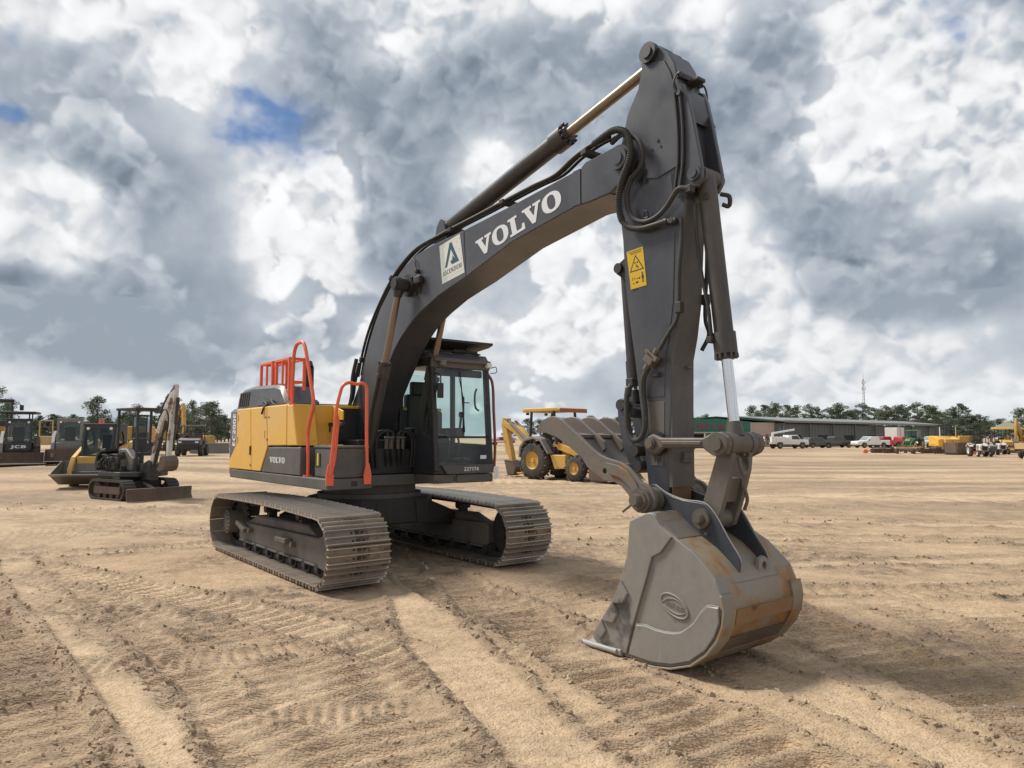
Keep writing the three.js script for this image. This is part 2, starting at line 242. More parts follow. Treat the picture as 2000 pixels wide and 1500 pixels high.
function canvasTex(w, h, draw) { const c = document.createElement('canvas'); c.width = w; c.height = h; draw(c.getContext('2d'), w, h); const t = new THREE.CanvasTexture(c); t.colorSpace = THREE.SRGBColorSpace; return t; }
function decal(parent, name, quad, z, tex, rough = 0.5, th = 0.002) {   // a thin printed sheet on a side plate: corners lower left, lower right, upper right, upper left in x, y
  const g = new THREE.BufferGeometry(), P = [], U = [], I = [0, 1, 2, 0, 2, 3];
  quad.forEach(([x, y], i) => { P.push(x, y, z); U.push([0, 1, 1, 0][i], [0, 0, 1, 1][i]); });
  g.setAttribute('position', new THREE.Float32BufferAttribute(P, 3)); g.setAttribute('uv', new THREE.Float32BufferAttribute(U, 2)); g.setIndex(I); g.computeVertexNormals();
  const m = new THREE.Mesh(g, new THREE.MeshStandardMaterial({ map: tex, roughness: rough, side: THREE.DoubleSide })); m.name = name; parent.add(m); return m;
}
// ---------------------------------------------------------------- ground: graded sandy lot with track and tyre prints, one sheet out to the horizon
// prints: line in x, z; half width; kind; depth; spacing of the bars; slant of the bars; how pale the pressed sand is
const PRINTS = [
  { l: [[-6.4, -9.4], [-4.66, -8.31], [-3.63, -7.64], [-2.05, -6.58], [-1.25, -5.92], [-0.62, -5.36]], w: 0.24, bars: 0.19, slant: 0.05, d: 0.06, pale: 1.25, rim: 0.025 },
  { l: [[-6.6, -9.3], [-5.4, -8.35], [-3.9, -7.2], [-2.9, -6.35]], w: 0.19, bars: 0.18, slant: 0.05, d: 0.045, pale: 0.85, rim: 0.02 },
  { l: [[-7.2, -10.4], [-5.7, -8.46], [-3.74, -6.23], [-2.67, -4.95], [-2.04, -4.11], [-1.5, -3.2]], w: 0.17, ribs: 0.05, d: 0.022, pale: 0.7, rim: 0.03, smooth: 1 },
  { l: [[-4.7, -7.6], [-4.1, -7.0], [-3.0, -5.85], [-2.15, -4.9], [-1.75, -4.3]], w: 0.22, bars: 0.18, slant: 0.05, d: 0.055, pale: 0.55, rim: 0.02 },
  { l: [[-5.6, -7.4], [-4.18, -5.92], [-3.07, -4.66], [-2.31, -3.73], [-1.7, -2.9]], w: 0.24, bars: 0.19, slant: 0.05, d: 0.065, pale: 0.1, rim: 0.03 },
  { l: [[-1.75, -4.25], [-1.44, -4.37], [-0.9, -4.5], [-0.32, -4.57]], w: 0.13, bars: 0.085, slant: 0, d: 0.04, pale: 0.1, rim: 0.012 },
  { l: [[-2.2, -11.5], [-1.2, -8.2], [-0.62, -6.1], [-0.13, -4.75], [0.26, -3.79], [0.55, -2.9]], w: 0.26, ribs: 0.09, d: 0.03, pale: 0.55, rim: 0.035, smooth: 1 },
  { l: [[-1.2, -9.2], [-0.7, -8.0], [-0.1, -6.9], [0.72, -5.5]], w: 0.42, bars: 0.21, slant: 0.05, d: 0.075, pale: 0.15, rim: 0.03 },
  { l: [[-0.1, -7.2], [0.45, -5.75], [0.86, -4.72], [1.21, -4.0], [1.5, -3.3], [1.8, -2.4]], w: 0.33, bars: 0.23, slant: 0.05, d: 0.085, pale: 0.45, rim: 0.03 },
  { l: [[2.05, -8.6], [2.46, -6.96], [2.86, -5.45], [3.05, -4.33], [3.2, -3.0]], w: 0.34, bars: 0.22, slant: 0.05, d: 0.075, pale: 0.2, rim: 0.03 },
  { l: [[1.25, -6.6], [1.62, -5.55], [2.1, -4.35], [2.36, -3.5], [2.6, -2.5]], w: 0.2, ribs: 0.045, d: 0.035, pale: 0.5, rim: 0.035, smooth: 0.6 },
  { l: [[3.6, -7.4], [3.75, -6.2], [3.7, -5.0], [3.6, -3.6]], w: 0.22, bars: 0.12, slant: 0.05, d: 0.04, pale: 0.2, rim: 0.03 },
  { l: [[-3.2, -12.9], [-4.6, -11.2], [-6.4, -10.2], [-9.0, -9.8]], w: 0.24, bars: 0.13, slant: 0.05, d: 0.04, pale: 0.8, rim: 0.03 },
  { l: [[-7.4, -8.2], [-5.6, -7.6], [-4.2, -6.9], [-3.2, -6.9]], w: 0.2, bars: 0.12, slant: 0.05, d: 0.035, pale: 0.4, rim: 0.025 },
  { l: [[-3.6, -5.2], [-2.2, -5.5], [-0.9, -6.3]], w: 0.18, bars: 0.1, slant: 0.05, d: 0.03, pale: 0.3, rim: 0.02 },
  { l: [[1.6, -8.3], [2.8, -7.9], [4.2, -7.7], [6.2, -7.9]], w: 0.3, bars: 0.19, slant: 0.05, d: 0.05, pale: 0.4, rim: 0.03 },
  { l: [[1.0, -9.6], [2.6, -9.4], [4.4, -9.5], [7.5, -9.9]], w: 0.22, ribs: 0.06, d: 0.03, pale: 0.8, rim: 0.03, smooth: 1 },
  { l: [[0.3, -8.6], [1.1, -7.6], [1.7, -6.7]], w: 0.3, bars: 0.19, slant: 0.05, d: 0.055, pale: 0.25, rim: 0.03 },
  { l: [[4.4, -7.0], [4.35, -5.6], [4.2, -4.2]], w: 0.26, bars: 0.17, slant: 0.05, d: 0.05, pale: 0.4, rim: 0.03 },
  { l: [[-9.6, -17.4], [-11.8, -16.6], [-13.6, -18.2], [-13.2, -20.8], [-10.5, -21.6]], w: 0.5, bars: 0.2, slant: 0, d: 0.03, pale: 1, rim: 0.05 },
  { l: [[-7.4, -19.6], [-8.2, -18.2], [-10.2, -17.6], [-12.0, -18.4]], w: 0.8, d: 0.02, pale: 1.1, rim: 0.04, smooth: 1 },
  { l: [[-30, -43.5], [-26, -30.6], [-22, -31.5], [-16, -33], [-8, -33]], w: 0.7, d: 0.02, pale: 0.9, rim: 0.03, smooth: 1 },
  { l: [[-8, -13.2], [-4.9, -12.4], [-1, -13.6], [6, -16.5], [16, -19]], w: 0.25, bars: 0.1, slant: 0.05, d: 0.03, pale: 0.5, rim: 0.03 },
  { l: [[0.8, -11.2], [4, -11.8], [9, -11.2], [16, -9.8]], w: 0.25, bars: 0.1, slant: 0.05, d: 0.03, pale: 0.6, rim: 0.04 },
  { l: [[0.6, -13.1], [5, -14.0], [11, -13.2], [20, -11.5]], w: 0.28, ribs: 0.08, d: 0.03, pale: 0.7, rim: 0.04, smooth: 1 },
  { l: [[-2, -22], [6, -20.5], [14, -20], [30, -22]], w: 0.35, d: 0.03, pale: 0.9, rim: 0.05, smooth: 1 },
  { l: [[-4, -24], [6, -23.4], [14, -23], [34, -27]], w: 0.35, d: 0.03, pale: 0.7, rim: 0.05, smooth: 1 },
  { l: [[4, -31], [14, -29.5], [30, -33], [50, -40]], w: 0.4, d: 0.03, pale: 1, rim: 0.05, smooth: 1 },
];
for (const p of PRINTS) {
  const c = new THREE.CatmullRomCurve3(p.l.map(q => V(q[0], 0, q[1])), false, 'centripetal'), n = Math.ceil(c.getLength() / 0.25); p.s = [];
  let len = 0, prev = null; for (let i = 0; i <= n; i++) { const q = c.getPoint(i / n); if (prev) len += Math.hypot(q.x - prev.x, q.z - prev.z); p.s.push([q.x, q.z, len]); prev = q; }
  p.len = len; p.b = [Math.min(...p.s.map(q => q[0])) - 1, Math.max(...p.s.map(q => q[0])) + 1, Math.min(...p.s.map(q => q[1])) - 1, Math.max(...p.s.map(q => q[1])) + 1];
}
const rise = (x, z) => 0.52 * sstep(-21, -36, z) * sstep(-4, -17, x);                     // the far left of the lot lies a little higher
const EX = { x: -2.01, z: -10.1, th: 0.666 };
const toEx = (x, z) => { const a = x - EX.x, b = z - EX.z; return [a * Math.sin(EX.th) + b * Math.cos(EX.th), -a * Math.cos(EX.th) + b * Math.sin(EX.th)]; };
function surface(x, z) {   // height, and how pale, dark (damp soil, painted print shade) and crumbly the soil is
  let h = rise(x, z), pale = 0, dark = 0, crumb = 0, keep = 1;
  const D = Math.hypot(x, z), near = sstep(34, 10, D);
  h += 0.05 * fbm(x * 0.16, 3.3, z * 0.16, 3) * sstep(2, 12, D) + 0.02 * fbm(x * 0.7, 7.7, z * 0.7, 3);
  let rough = 1, dk2 = 0, lump = 0;  // print darkening: damp soil plus relief shade painted into the colour
  if (near > 0) for (const p of PRINTS) {
    if (x < p.b[0] || x > p.b[1] || z < p.b[2] || z > p.b[3]) continue;
    let best = 9, bs = 0, side = 0;
    for (let i = 1; i < p.s.length; i++) {
      const [ax, az, la] = p.s[i - 1], [qx, qz, lb] = p.s[i], dx = qx - ax, dz = qz - az, L = dx * dx + dz * dz, t = clamp(((x - ax) * dx + (z - az) * dz) / L, 0, 1), ex = x - ax - dx * t, ez = z - az - dz * t, e = ex * ex + ez * ez;
      if (e < best) { best = e; bs = la + (lb - la) * t; side = Math.sign(ex * dz - ez * dx); }
    }
    const ed = n3(x * 5, 1.1, z * 5) * 0.035 + n3(x * 1.3, 4.1, z * 1.3) * 0.06, e = Math.sqrt(best) + ed; if (e > p.w + 0.18) continue;
    const ends = sstep(0, 0.5, bs) * sstep(0, 0.5, p.len - bs), worn = sstep(-0.75, -0.1, n3(x * 0.9 + 8, 2.2, z * 0.9)), inn = sstep(p.w + 0.02, p.w - 0.03, e) * ends;
    const ridge = Math.exp(-(((e - p.w - 0.05) / 0.05) ** 2)) * ends * p.rim * (0.5 + 0.9 * Math.max(0, n3(x * 3, 5.5, z * 3) + 0.4));
    let g = 0;
    if (p.bars) { const ph = bs / p.bars + p.slant * side * Math.sqrt(best) / p.bars + 0.12 * n3(x * 1.5, 9.1, z * 1.5) + 0.06 * n3(x * 6, 9.4, z * 6); const f = ph - Math.floor(ph); g = sstep(0.06, 0.34, f) * sstep(0.90, 0.62, f) * (0.5 + 0.5 * worn) * clamp(0.9 + 0.5 * n3(x * 2.3, 6.2, z * 2.3), 0.4, 1.1); }
    else if (p.ribs) { const f = e * side / p.ribs; g = 0.22 * (0.5 + 0.5 * Math.cos(f * 6.283)) * worn; }
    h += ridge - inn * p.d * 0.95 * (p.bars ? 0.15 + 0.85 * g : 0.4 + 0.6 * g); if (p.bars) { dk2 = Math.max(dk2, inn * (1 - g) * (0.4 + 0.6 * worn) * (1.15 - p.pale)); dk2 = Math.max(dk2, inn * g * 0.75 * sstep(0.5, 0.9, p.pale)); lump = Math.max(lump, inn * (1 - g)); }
    pale = Math.max(pale, inn * p.pale * (p.bars ? 0.85 - 0.2 * g : 0.9) * (0.5 + 0.5 * worn)); crumb = Math.max(crumb, ridge * 22);
    rough *= 1 - inn * (p.smooth ? 0.85 * p.smooth : 0.72);
  }
  if (near > 0) for (const [ax, az, sp, lo, hi, o] of [[0.75, 0.66, 0.19, -30, 0.2, 3], [0.34, 0.94, 0.22, 0.9, 30, 8], [0.5, 0.87, 0.2, -1.6, 1.6, 14]]) {   // older, worn rows of grouser prints everywhere
    const m = sstep(-0.02, 0.16, fbm(x * 0.42 + o, 4.4, z * 0.42 + o, 3)) * sstep(lo - 0.6, lo + 0.6, x) * sstep(hi + 0.6, hi - 0.6, x) * rough; if (m < 0.01) continue;
    const ph = (x * ax + z * az) / sp + 0.35 * n3(x * 0.8 + o, 1.7, z * 0.8) + 0.08 * n3(x * 5, o, z * 5), f = ph - Math.floor(ph), g = sstep(0.08, 0.36, f) * sstep(0.92, 0.62, f) * clamp(0.85 + 0.9 * n3(x * 1.9, o, z * 1.9), 0.2, 1.1);
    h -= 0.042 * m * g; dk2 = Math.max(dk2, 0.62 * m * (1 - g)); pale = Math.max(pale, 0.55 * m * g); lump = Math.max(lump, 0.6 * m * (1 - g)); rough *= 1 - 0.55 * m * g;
  }
  // clods and crumbled crust between the prints
  const patch = fbm(x * 0.55 + 5, 8.8, z * 0.55, 4), pt2 = fbm(x * 0.17, 2.8, z * 0.17 + 4, 3);
  const crust = sstep(-0.02, 0.22, patch + 0.4 * pt2) * rough;
  if (near > 0) {
    const c1 = fbm(x * 5.5, 1.9, z * 8, 4), c2 = Math.abs(n3(x * 9, 6.1, z * 11)), c3 = Math.abs(n3(x * 17, 3.7, z * 18));
    h += near * rough * ((0.012 + 0.034 * crust) * c1 + 0.026 * (0.12 + crust + 0.25 * lump) * (c2 - 0.2) + 0.015 * (0.3 + crust + 0.3 * lump) * (c3 - 0.2)) + near * 0.002 * n3(x * 19, 1.5, z * 19);
    const [ex, er] = toEx(x, z);                                                        // the machine has settled a little and pushed soil from under bucket and tracks
    h = mix(h, -0.012, sstep(2.6, 2.1, Math.abs(ex)) * sstep(0.5, 0.36, Math.abs(Math.abs(er) - 1.18)) * 0.9);
    const bd = Math.max(Math.abs(ex - 5.6) / 0.8, Math.abs(er) / 0.75); h = mix(h, -0.05 + 0.02 * c1, sstep(1.25, 0.8, bd));
    h += 0.035 * Math.exp(-(((ex - 4.85) / 0.14) ** 2)) * sstep(0.75, 0.5, Math.abs(er)) * (0.7 + 1.2 * c1);
    const mini = Math.hypot(x + 10.4, (z + 19.6)); h = mix(h, rise(x, z), sstep(2.6, 1.6, mini));
  }
  const mottle = clamp(0.75 + 1.3 * n3(x * 4.1, 2.9, z * 6.3) + 0.9 * n3(x * 11, 5.2, z * 15), 0.1, 1.35);
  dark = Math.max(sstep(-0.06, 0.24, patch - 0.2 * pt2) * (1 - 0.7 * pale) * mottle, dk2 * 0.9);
  const streak = fbm(x * 0.05 + pt2, 1.2, z * 0.42 + 0.03 * x, 5);                                   // wheel-drawn bands far out
  const farw = sstep(10, 26, D); h += farw * 0.035 * streak * sstep(140, 60, D);
  pale = clamp(pale + farw * 1.0 * clamp(0.1 + 2.6 * streak, -0.3, 0.85) + 0.35 * sstep(0.05, 0.35, -patch) + 0.45 * Math.exp(-(((x + 4.6) / 2.6) ** 2) - (((z + 8.6) / 2.2) ** 2)) * clamp(0.4 + 2 * patch, 0, 1) + 0.5 * sstep(2.6, 1.4, Math.hypot((x + 10.4) / 1.6, z + 19.4)), 0, 1.15);
  dark = mix(dark, clamp(0.25 - 2.4 * streak, 0, 0.95), farw * 0.8);
  return { h, pale, dark, crumb };
}
const groundH = (x, z) => rise(x, z);
{
  const xs = [], zs = [];
  const half = []; for (let x = 0; x < 700;) { half.push(x); x += 0.024 + 0.020 * Math.max(0, x - 4.6); } half.push(1500);
  for (let i = half.length - 1; i > 0; i--) xs.push(-half[i]); xs.push(...half);
  zs.push(400, 120, 40, 16, 8, 4, 2, 0.5); for (let d = 0.2; d < 900;) { zs.push(-d); d += d < 2.4 ? 0.1 : 0.013 + 0.00062 * d * d + (d > 60 ? 0.04 * (d - 60) : 0); } zs.push(-1500);
  const nx = xs.length, nz = zs.length, pos = new Float32Array(nx * nz * 3), col = new Float32Array(nx * nz * 3), uv = new Float32Array(nx * nz * 2), idx = new Uint32Array((nx - 1) * (nz - 1) * 6);
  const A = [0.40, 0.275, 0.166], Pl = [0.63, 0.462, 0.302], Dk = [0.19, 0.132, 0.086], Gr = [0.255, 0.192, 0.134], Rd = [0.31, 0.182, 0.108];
  for (let j = 0, k = 0; j < nz; j++) for (let i = 0; i < nx; i++, k++) {
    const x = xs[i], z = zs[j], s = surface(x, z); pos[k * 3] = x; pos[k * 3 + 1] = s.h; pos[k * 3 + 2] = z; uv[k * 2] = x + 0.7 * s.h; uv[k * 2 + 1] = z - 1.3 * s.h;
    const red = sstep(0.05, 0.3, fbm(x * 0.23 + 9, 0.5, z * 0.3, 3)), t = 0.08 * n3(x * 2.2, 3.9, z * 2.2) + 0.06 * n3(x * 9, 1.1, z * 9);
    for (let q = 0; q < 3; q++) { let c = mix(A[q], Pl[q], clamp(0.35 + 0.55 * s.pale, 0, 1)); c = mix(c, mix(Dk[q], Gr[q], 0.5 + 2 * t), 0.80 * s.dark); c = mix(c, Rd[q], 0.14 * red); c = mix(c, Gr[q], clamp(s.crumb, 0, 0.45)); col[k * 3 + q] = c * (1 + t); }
  }
  for (let j = 0, k = 0; j < nz - 1; j++) for (let i = 0; i < nx - 1; i++) { const a = j * nx + i, b = a + 1, c = a + nx, d = c + 1; idx[k++] = a; idx[k++] = b; idx[k++] = c; idx[k++] = b; idx[k++] = d; idx[k++] = c; }
  const g = new THREE.BufferGeometry(); g.setAttribute('position', new THREE.BufferAttribute(pos, 3)); g.setAttribute('color', new THREE.BufferAttribute(col, 3)); g.setAttribute('uv', new THREE.BufferAttribute(uv, 2)); g.setIndex(new THREE.BufferAttribute(idx, 1));
  { const n = idx; for (let k = 0; k < n.length; k += 3) { const t = n[k + 1]; n[k + 1] = n[k + 2]; n[k + 2] = t; } }
  g.computeVertexNormals(); if (g.attributes.normal.getY(nx * 20 + 20) < 0) { for (let k = 0; k < idx.length; k += 3) { const t = idx[k + 1]; idx[k + 1] = idx[k + 2]; idx[k + 2] = t; } g.computeVertexNormals(); }
  const grain = dataTex(1024, (u, v) => { const a = tfbm(u, v, 64, 4, 311), b = tfbm(u, v, 9, 5, 377), c = tn(u, v, 300, 300, 391), q = clamp(0.80 + 0.42 * (a - 0.5) + 0.36 * (b - 0.5) + 0.24 * (c - 0.5), 0, 1); return [q, q * (0.985 + 0.03 * b), q * (0.96 + 0.06 * b)]; });
  const rel = dataTex(1024, (u, v) => { const a = tfbm(u, v, 40, 5, 411), b = tn(u, v, 170, 170, 431), c = tfbm(u, v, 12, 4, 477); const q = 0.45 * a + 0.2 * b + 0.35 * c; return [q, q, q]; }, false);
  grain.repeat.set(0.53, 0.53); rel.repeat.set(0.61, 0.61);
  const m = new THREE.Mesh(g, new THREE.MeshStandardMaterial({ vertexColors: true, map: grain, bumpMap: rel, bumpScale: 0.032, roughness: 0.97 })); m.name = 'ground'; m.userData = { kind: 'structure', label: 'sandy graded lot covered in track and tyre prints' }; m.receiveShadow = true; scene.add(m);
  console.log('ground', nx, nz, idx.length / 3);
  // loose clods of soil
  const r = rng(555), lumps = new THREE.IcosahedronGeometry(1, 1); { const p = lumps.attributes.position; for (let i = 0; i < p.count; i++) { const v = V().fromBufferAttribute(p, i), s = 0.8 + 0.5 * n3(v.x * 1.7, v.y * 1.7 + 3, v.z * 1.7); p.setXYZ(i, v.x * s, v.y * s * 0.6, v.z * s); } lumps.computeVertexNormals(); }
  const spots = []; let tries = 0;
  while (spots.length < 15000 && tries++ < 160000) {
    const d = 2.6 + 15 * Math.pow(r(), 1.5), x = (r() * 2 - 1) * (2 + d * 0.85), z = -d, s = surface(x, z), w = clamp(s.crumb * 1.8 + 0.45 * s.dark - 0.5 * s.pale - 0.02 * Math.max(0, d - 6), 0.01, 1);
    const [ex, er] = toEx(x, z); if (Math.abs(ex) < 2.3 && Math.abs(Math.abs(er) - 1.18) < 0.42) continue;
    if (r() > w) continue; spots.push([x, s.h, z, 0.004 + 0.015 * Math.pow(r(), 4) * (0.5 + w), s.pale]);
  }
  const im = new THREE.InstancedMesh(lumps, new THREE.MeshStandardMaterial({ color: 0xffffff, roughness: 1, bumpMap: fineBump, bumpScale: 0.002 }), spots.length), o = new THREE.Object3D(), c = new THREE.Color();
  spots.forEach(([x, y, z, s, pl], i) => { o.position.set(x, y + s * 0.2, z); o.rotation.set(r() * 6, r() * 6, r() * 6); o.scale.set(s * (0.8 + 0.6 * r()), s * (0.6 + 0.5 * r()), s * (0.8 + 0.6 * r())); o.updateMatrix(); im.setMatrixAt(i, o.matrix); const k = 0.75 + 0.5 * r(); im.setColorAt(i, c.setRGB(0.36 * k, 0.262 * k, 0.172 * k)); });
  im.name = 'soil_clods'; im.userData = { kind: 'stuff', label: 'loose clods of soil scattered between the track prints', category: 'soil' }; im.castShadow = im.receiveShadow = true; scene.add(im);
}
// ---------------------------------------------------------------- the big crawler excavator (x forward, y up, z to the machine's right)
const ex = thing('crawler_excavator', 'large dark grey and yellow crawler excavator with its bucket resting on the sand', 'excavator', EX.x, EX.z, EX.th - Math.PI / 2, undefined, 0);
// --- tracks
function trackPath(xf, xr, r, yc, sag) {           // closed line of the shoes' inner face: position, outward normal
  const pts = []; const N = 400, top = yc + r, bot = yc - r;
  const seg = [];
  for (let i = 0; i <= 60; i++) { const t = i / 60; seg.push([mix(xr, xf, t), bot]); }
  for (let i = 1; i < 60; i++) { const a = -Math.PI / 2 + Math.PI * i / 60; seg.push([xf + r * Math.cos(a), yc + r * Math.sin(a)]); }
  for (let i = 0; i <= 80; i++) { const t = i / 80; seg.push([mix(xf, xr, t), top - sag * Math.sin(Math.PI * t) * (0.6 + 0.4 * Math.sin(3 * Math.PI * t)) + 0.03 * Math.sin(Math.PI * t)]); }
  for (let i = 1; i < 60; i++) { const a = Math.PI / 2 + Math.PI * i / 60; seg.push([xr + r * Math.cos(a), yc + r * Math.sin(a)]); }
  let L = [0]; for (let i = 1; i <= seg.length; i++) { const a = seg[i - 1], b = seg[i % seg.length]; L.push(L[i - 1] + Math.hypot(b[0] - a[0], b[1] - a[1])); }
  const total = L[seg.length];
  return { total, at(s) { s = ((s % total) + total) % total; let i = 1; while (L[i] < s) i++; const a = seg[i - 1], b = seg[i % seg.length], t = (s - L[i - 1]) / (L[i] - L[i - 1]); const dx = b[0] - a[0], dy = b[1] - a[1]; return [mix(a[0], b[0], t), mix(a[1], b[1], t), Math.atan2(dy, dx)]; } };
}
const shoeW = 0.746;
function shoeGeo(p, w) {   // along x, outward is -y; a plate with three bars across it
  const h = 0.042, t = 0.013, a = p / 2 - 0.003;
  const base = geo([plate([[-a, t], [-a, 0], [a, 0], [a, t]], -w / 2, w / 2, 0.003, undefined, 0)]);
  const bars = geo([-a + 0.011, 0, a - 0.011].map((c, k) => plate([[c - 0.012, 0.004], [c - 0.005, -h * (k === 1 ? 0.95 : 1)], [c + 0.005, -h * (k === 1 ? 0.95 : 1)], [c + 0.012, 0.004]], -w / 2 + 0.004, w / 2 - 0.004, 0.002, undefined, 0)));
  return mergeGeometries([base, bars], true);
}
const tp = trackPath(1.745, -1.80, 0.362, 0.412, 0.0), NSH = 51, pitch = tp.total / NSH, shoeG = shoeGeo(pitch, shoeW);
const boltG = geo([-1, 1].flatMap(s => [-0.062, 0.062].map(z => cyl([s * pitch * 0.25, 0.002, z], [s * pitch * 0.25, -0.014, z], 0.012, 0.011, 6)).concat([bx(pitch * 0.2, 0.006, 0.05, s * pitch * 0.25, -0.0015, 0, 0.002)])));
const padR = rng(31);
for (const side of [1, -1]) {
  const T = sub(ex, 'crawler_track'), zc = side * 1.183;
  for (let i = 0; i < NSH; i++) {
    const [x, y, a] = tp.at((i + 0.37) * pitch), m = new THREE.Mesh(shoeG, [M.shoes[Math.floor(padR() * 4)], M.grouser]); m.name = 'track_shoe'; m.position.set(x, y, zc); m.rotation.z = a; m.castShadow = m.receiveShadow = true; T.add(m);
  }
  const bolts = []; for (let i = 0; i < NSH; i++) { const [x, y, a] = tp.at((i + 0.37) * pitch), g = boltG.clone(); g.rotateZ(a); g.translate(x, y, zc); bolts.push(g); }
  { const b = part(T, 'shoe_bolts', bolts, M.under); b.userData.kind = 'stuff'; }
  const chain = []; for (let i = 0; i < NSH; i++) { const [x, y, a] = tp.at((i + 0.37) * pitch); for (const q of [-0.085, 0.085]) { const g = bx(pitch * 0.96, 0.075, 0.03, 0, 0.05, 0, 0.01); g.rotateZ(a); g.translate(x, y, zc + q); chain.push(g); } }
  { const b = part(T, 'link_chain', chain, M.under); b.userData.kind = 'stuff'; }
  const so = side * 1;
  // side frame: a box beam with a sloped top, outer face at z 1.34
  const z0 = zc - 0.15, z1 = zc + 0.15;
  part(T, 'track_frame', [plate([[-1.42, 0.20], [1.38, 0.20], [1.42, 0.24], [1.42, 0.47], [1.36, 0.50], [-1.40, 0.44], [-1.45, 0.40], [-1.45, 0.24]], z0, z1, 0.012), plate([[-1.3, 0.44], [1.2, 0.50], [0.9, 0.6], [-0.9, 0.57]], zc - 0.09, zc + 0.09, 0.02), box2(-1.4, 1.36, 0.175, 0.205, z0 - 0.02, z1 + 0.02)], M.frame);
  part(T, 'idler_guard', [plate([[1.40, 0.18], [1.62, 0.16], [1.70, 0.3], [1.68, 0.5], [1.55, 0.56], [1.40, 0.5]], zc + so * 0.15 - 0.015, zc + so * 0.15 + 0.015, 0.005)], M.frame);
  const zo = zc + so * 0.152, zq = zo + so * 0.09;
  const zz = (a, b) => [Math.min(a, b), Math.max(a, b)];
  for (const [x, y, tilt] of [[0.42, 0.385, 0.02], [-1.15, 0.40, -0.25]]) { const g = bx(0.36, 0.06, 0.10, 0, 0, 0, 0.01); g.rotateZ(tilt); g.translate(x, y, zo + so * 0.05); part(T, 'step', [g, cyl([x + 0.26, y - 0.03, zo - so * 0.02], [x + 0.26, y - 0.03, zo + so * 0.06], 0.035)], M.frame); }
  for (const x of [-1.15, -0.72, -0.28, 0.14, 0.56, 0.98, 1.36]) part(T, 'track_roller', [disc(x, 0.145, zc - 0.12, zc + 0.12, 0.095, 20), disc(x, 0.145, zc - 0.16, zc + 0.16, 0.05, 14), disc(x, 0.145, zc - 0.075, zc - 0.055, 0.115, 20), disc(x, 0.145, zc + 0.055, zc + 0.075, 0.115, 20), bx(0.1, 0.09, 0.34, x, 0.165, zc, 0.01)], M.under);
  for (const x of [-0.55, 0.6]) part(T, 'carrier_roller', [disc(x, 0.685, zc - 0.1, zc + 0.1, 0.055, 16), bx(0.09, 0.14, 0.12, x, 0.58, zc, 0.01)], M.under);
  part(T, 'idler_wheel', [disc(1.745, 0.412, zc - 0.07, zc + 0.07, 0.325, 40), disc(1.745, 0.412, zc - 0.1, zc + 0.1, 0.27, 40), disc(1.745, 0.412, zc - 0.17, zc + 0.17, 0.07, 20)], M.under);
  { const teeth = []; for (let k = 0; k < 21; k++) { const a = k / 21 * 6.2832, g = bx(0.07, 0.075, 0.05, 0, 0.325, 0, 0.014); g.rotateZ(a); g.translate(-1.80, 0.412, zc); teeth.push(g); }
    part(T, 'drive_sprocket', [disc(-1.80, 0.412, zc - 0.03, zc + 0.03, 0.315, 40), ...teeth], M.under);
    const [c0, c1] = zz(zc + so * 0.03, zc + so * 0.255), bolts = []; for (let k = 0; k < 14; k++) { const a = k / 14 * 6.2832; bolts.push(disc(-1.80 + 0.135 * Math.cos(a), 0.405 + 0.135 * Math.sin(a), c0, c1 + (so > 0 ? 0.012 : 0), 0.011, 6)); }
    part(T, 'final_drive_cover', [disc(-1.80, 0.405, c0, c1 - (so > 0 ? 0.02 : 0), 0.165, 40), ...bolts], M.frame); }
}
// --- lower frame
const lower = sub(ex, 'lower_frame');
part(lower, 'centre_box', [plateY([[-0.75, -0.5], [-0.5, -0.72], [0.5, -0.72], [0.75, -0.5], [0.75, 0.5], [0.5, 0.72], [-0.5, 0.72], [-0.75, 0.5]], 0.5, 0.84, 0.02)], M.under);
for (const sx of [1, -1]) for (const sz of [1, -1]) { const g = plateX([[0.30, 0.50], [1.10, 0.40], [1.10, 0.60], [0.55, 0.79], [0.25, 0.83]].map(([z, y]) => [z * sz, y]).reverse(), -0.17, 0.17, 0.012); g.rotateY(sx * sz * -0.32); g.translate(sx * 0.72, 0, 0); part(lower, 'frame_leg', g, M.under); }
part(lower, 'swing_bearing', [cyl([0, 0.83, 0], [0, 0.9, 0], 0.72, 0.72, 56), cyl([0, 0.9, 0], [0, 1.04, 0], 0.64, 0.64, 56)], M.frame);
// --- upper deck
part(ex, 'upper_deck', [box2(-2.3, 1.37, 1.035, 1.165, 0.66, 1.24, 0.015), box2(-2.2, 0.75, 1.02, 1.16, -0.62, 0.655), box2(-1.9, 1.28, 1.045, 1.16, -1.22, -0.625, 0.015), box2(0.78, 1.275, 1.047, 1.162, -0.62, -0.275)], M.greyDusty);
part(ex, 'deck_step', [box2(1.05, 1.372, 1.07, 1.135, 0.855, 0.94, 0.004)], M.black);
{ const hp = [[-1.96, 1.225], [-2.38, 1.225], [-2.46, 1.19], [-2.51, 1.10], [-2.6, 0.72], [-2.66, 0.36], [-2.68, 0]]; part(ex, 'counterweight', [plateY([...hp, ...hp.slice(0, -1).reverse().map(([x, z]) => [x, -z])], 1.045, 2.1, 0.05)], M.grey); }
{ const e = text('EC200E', sansBold, 0.50, 0.15, { bold: 0.02 }); e.rotateZ(Math.PI / 2); e.translate(-2.11, 1.52, 1.2255);
  part(ex, 'model_lettering', [e], M.letter, 'pale model letters up the rear corner'); }
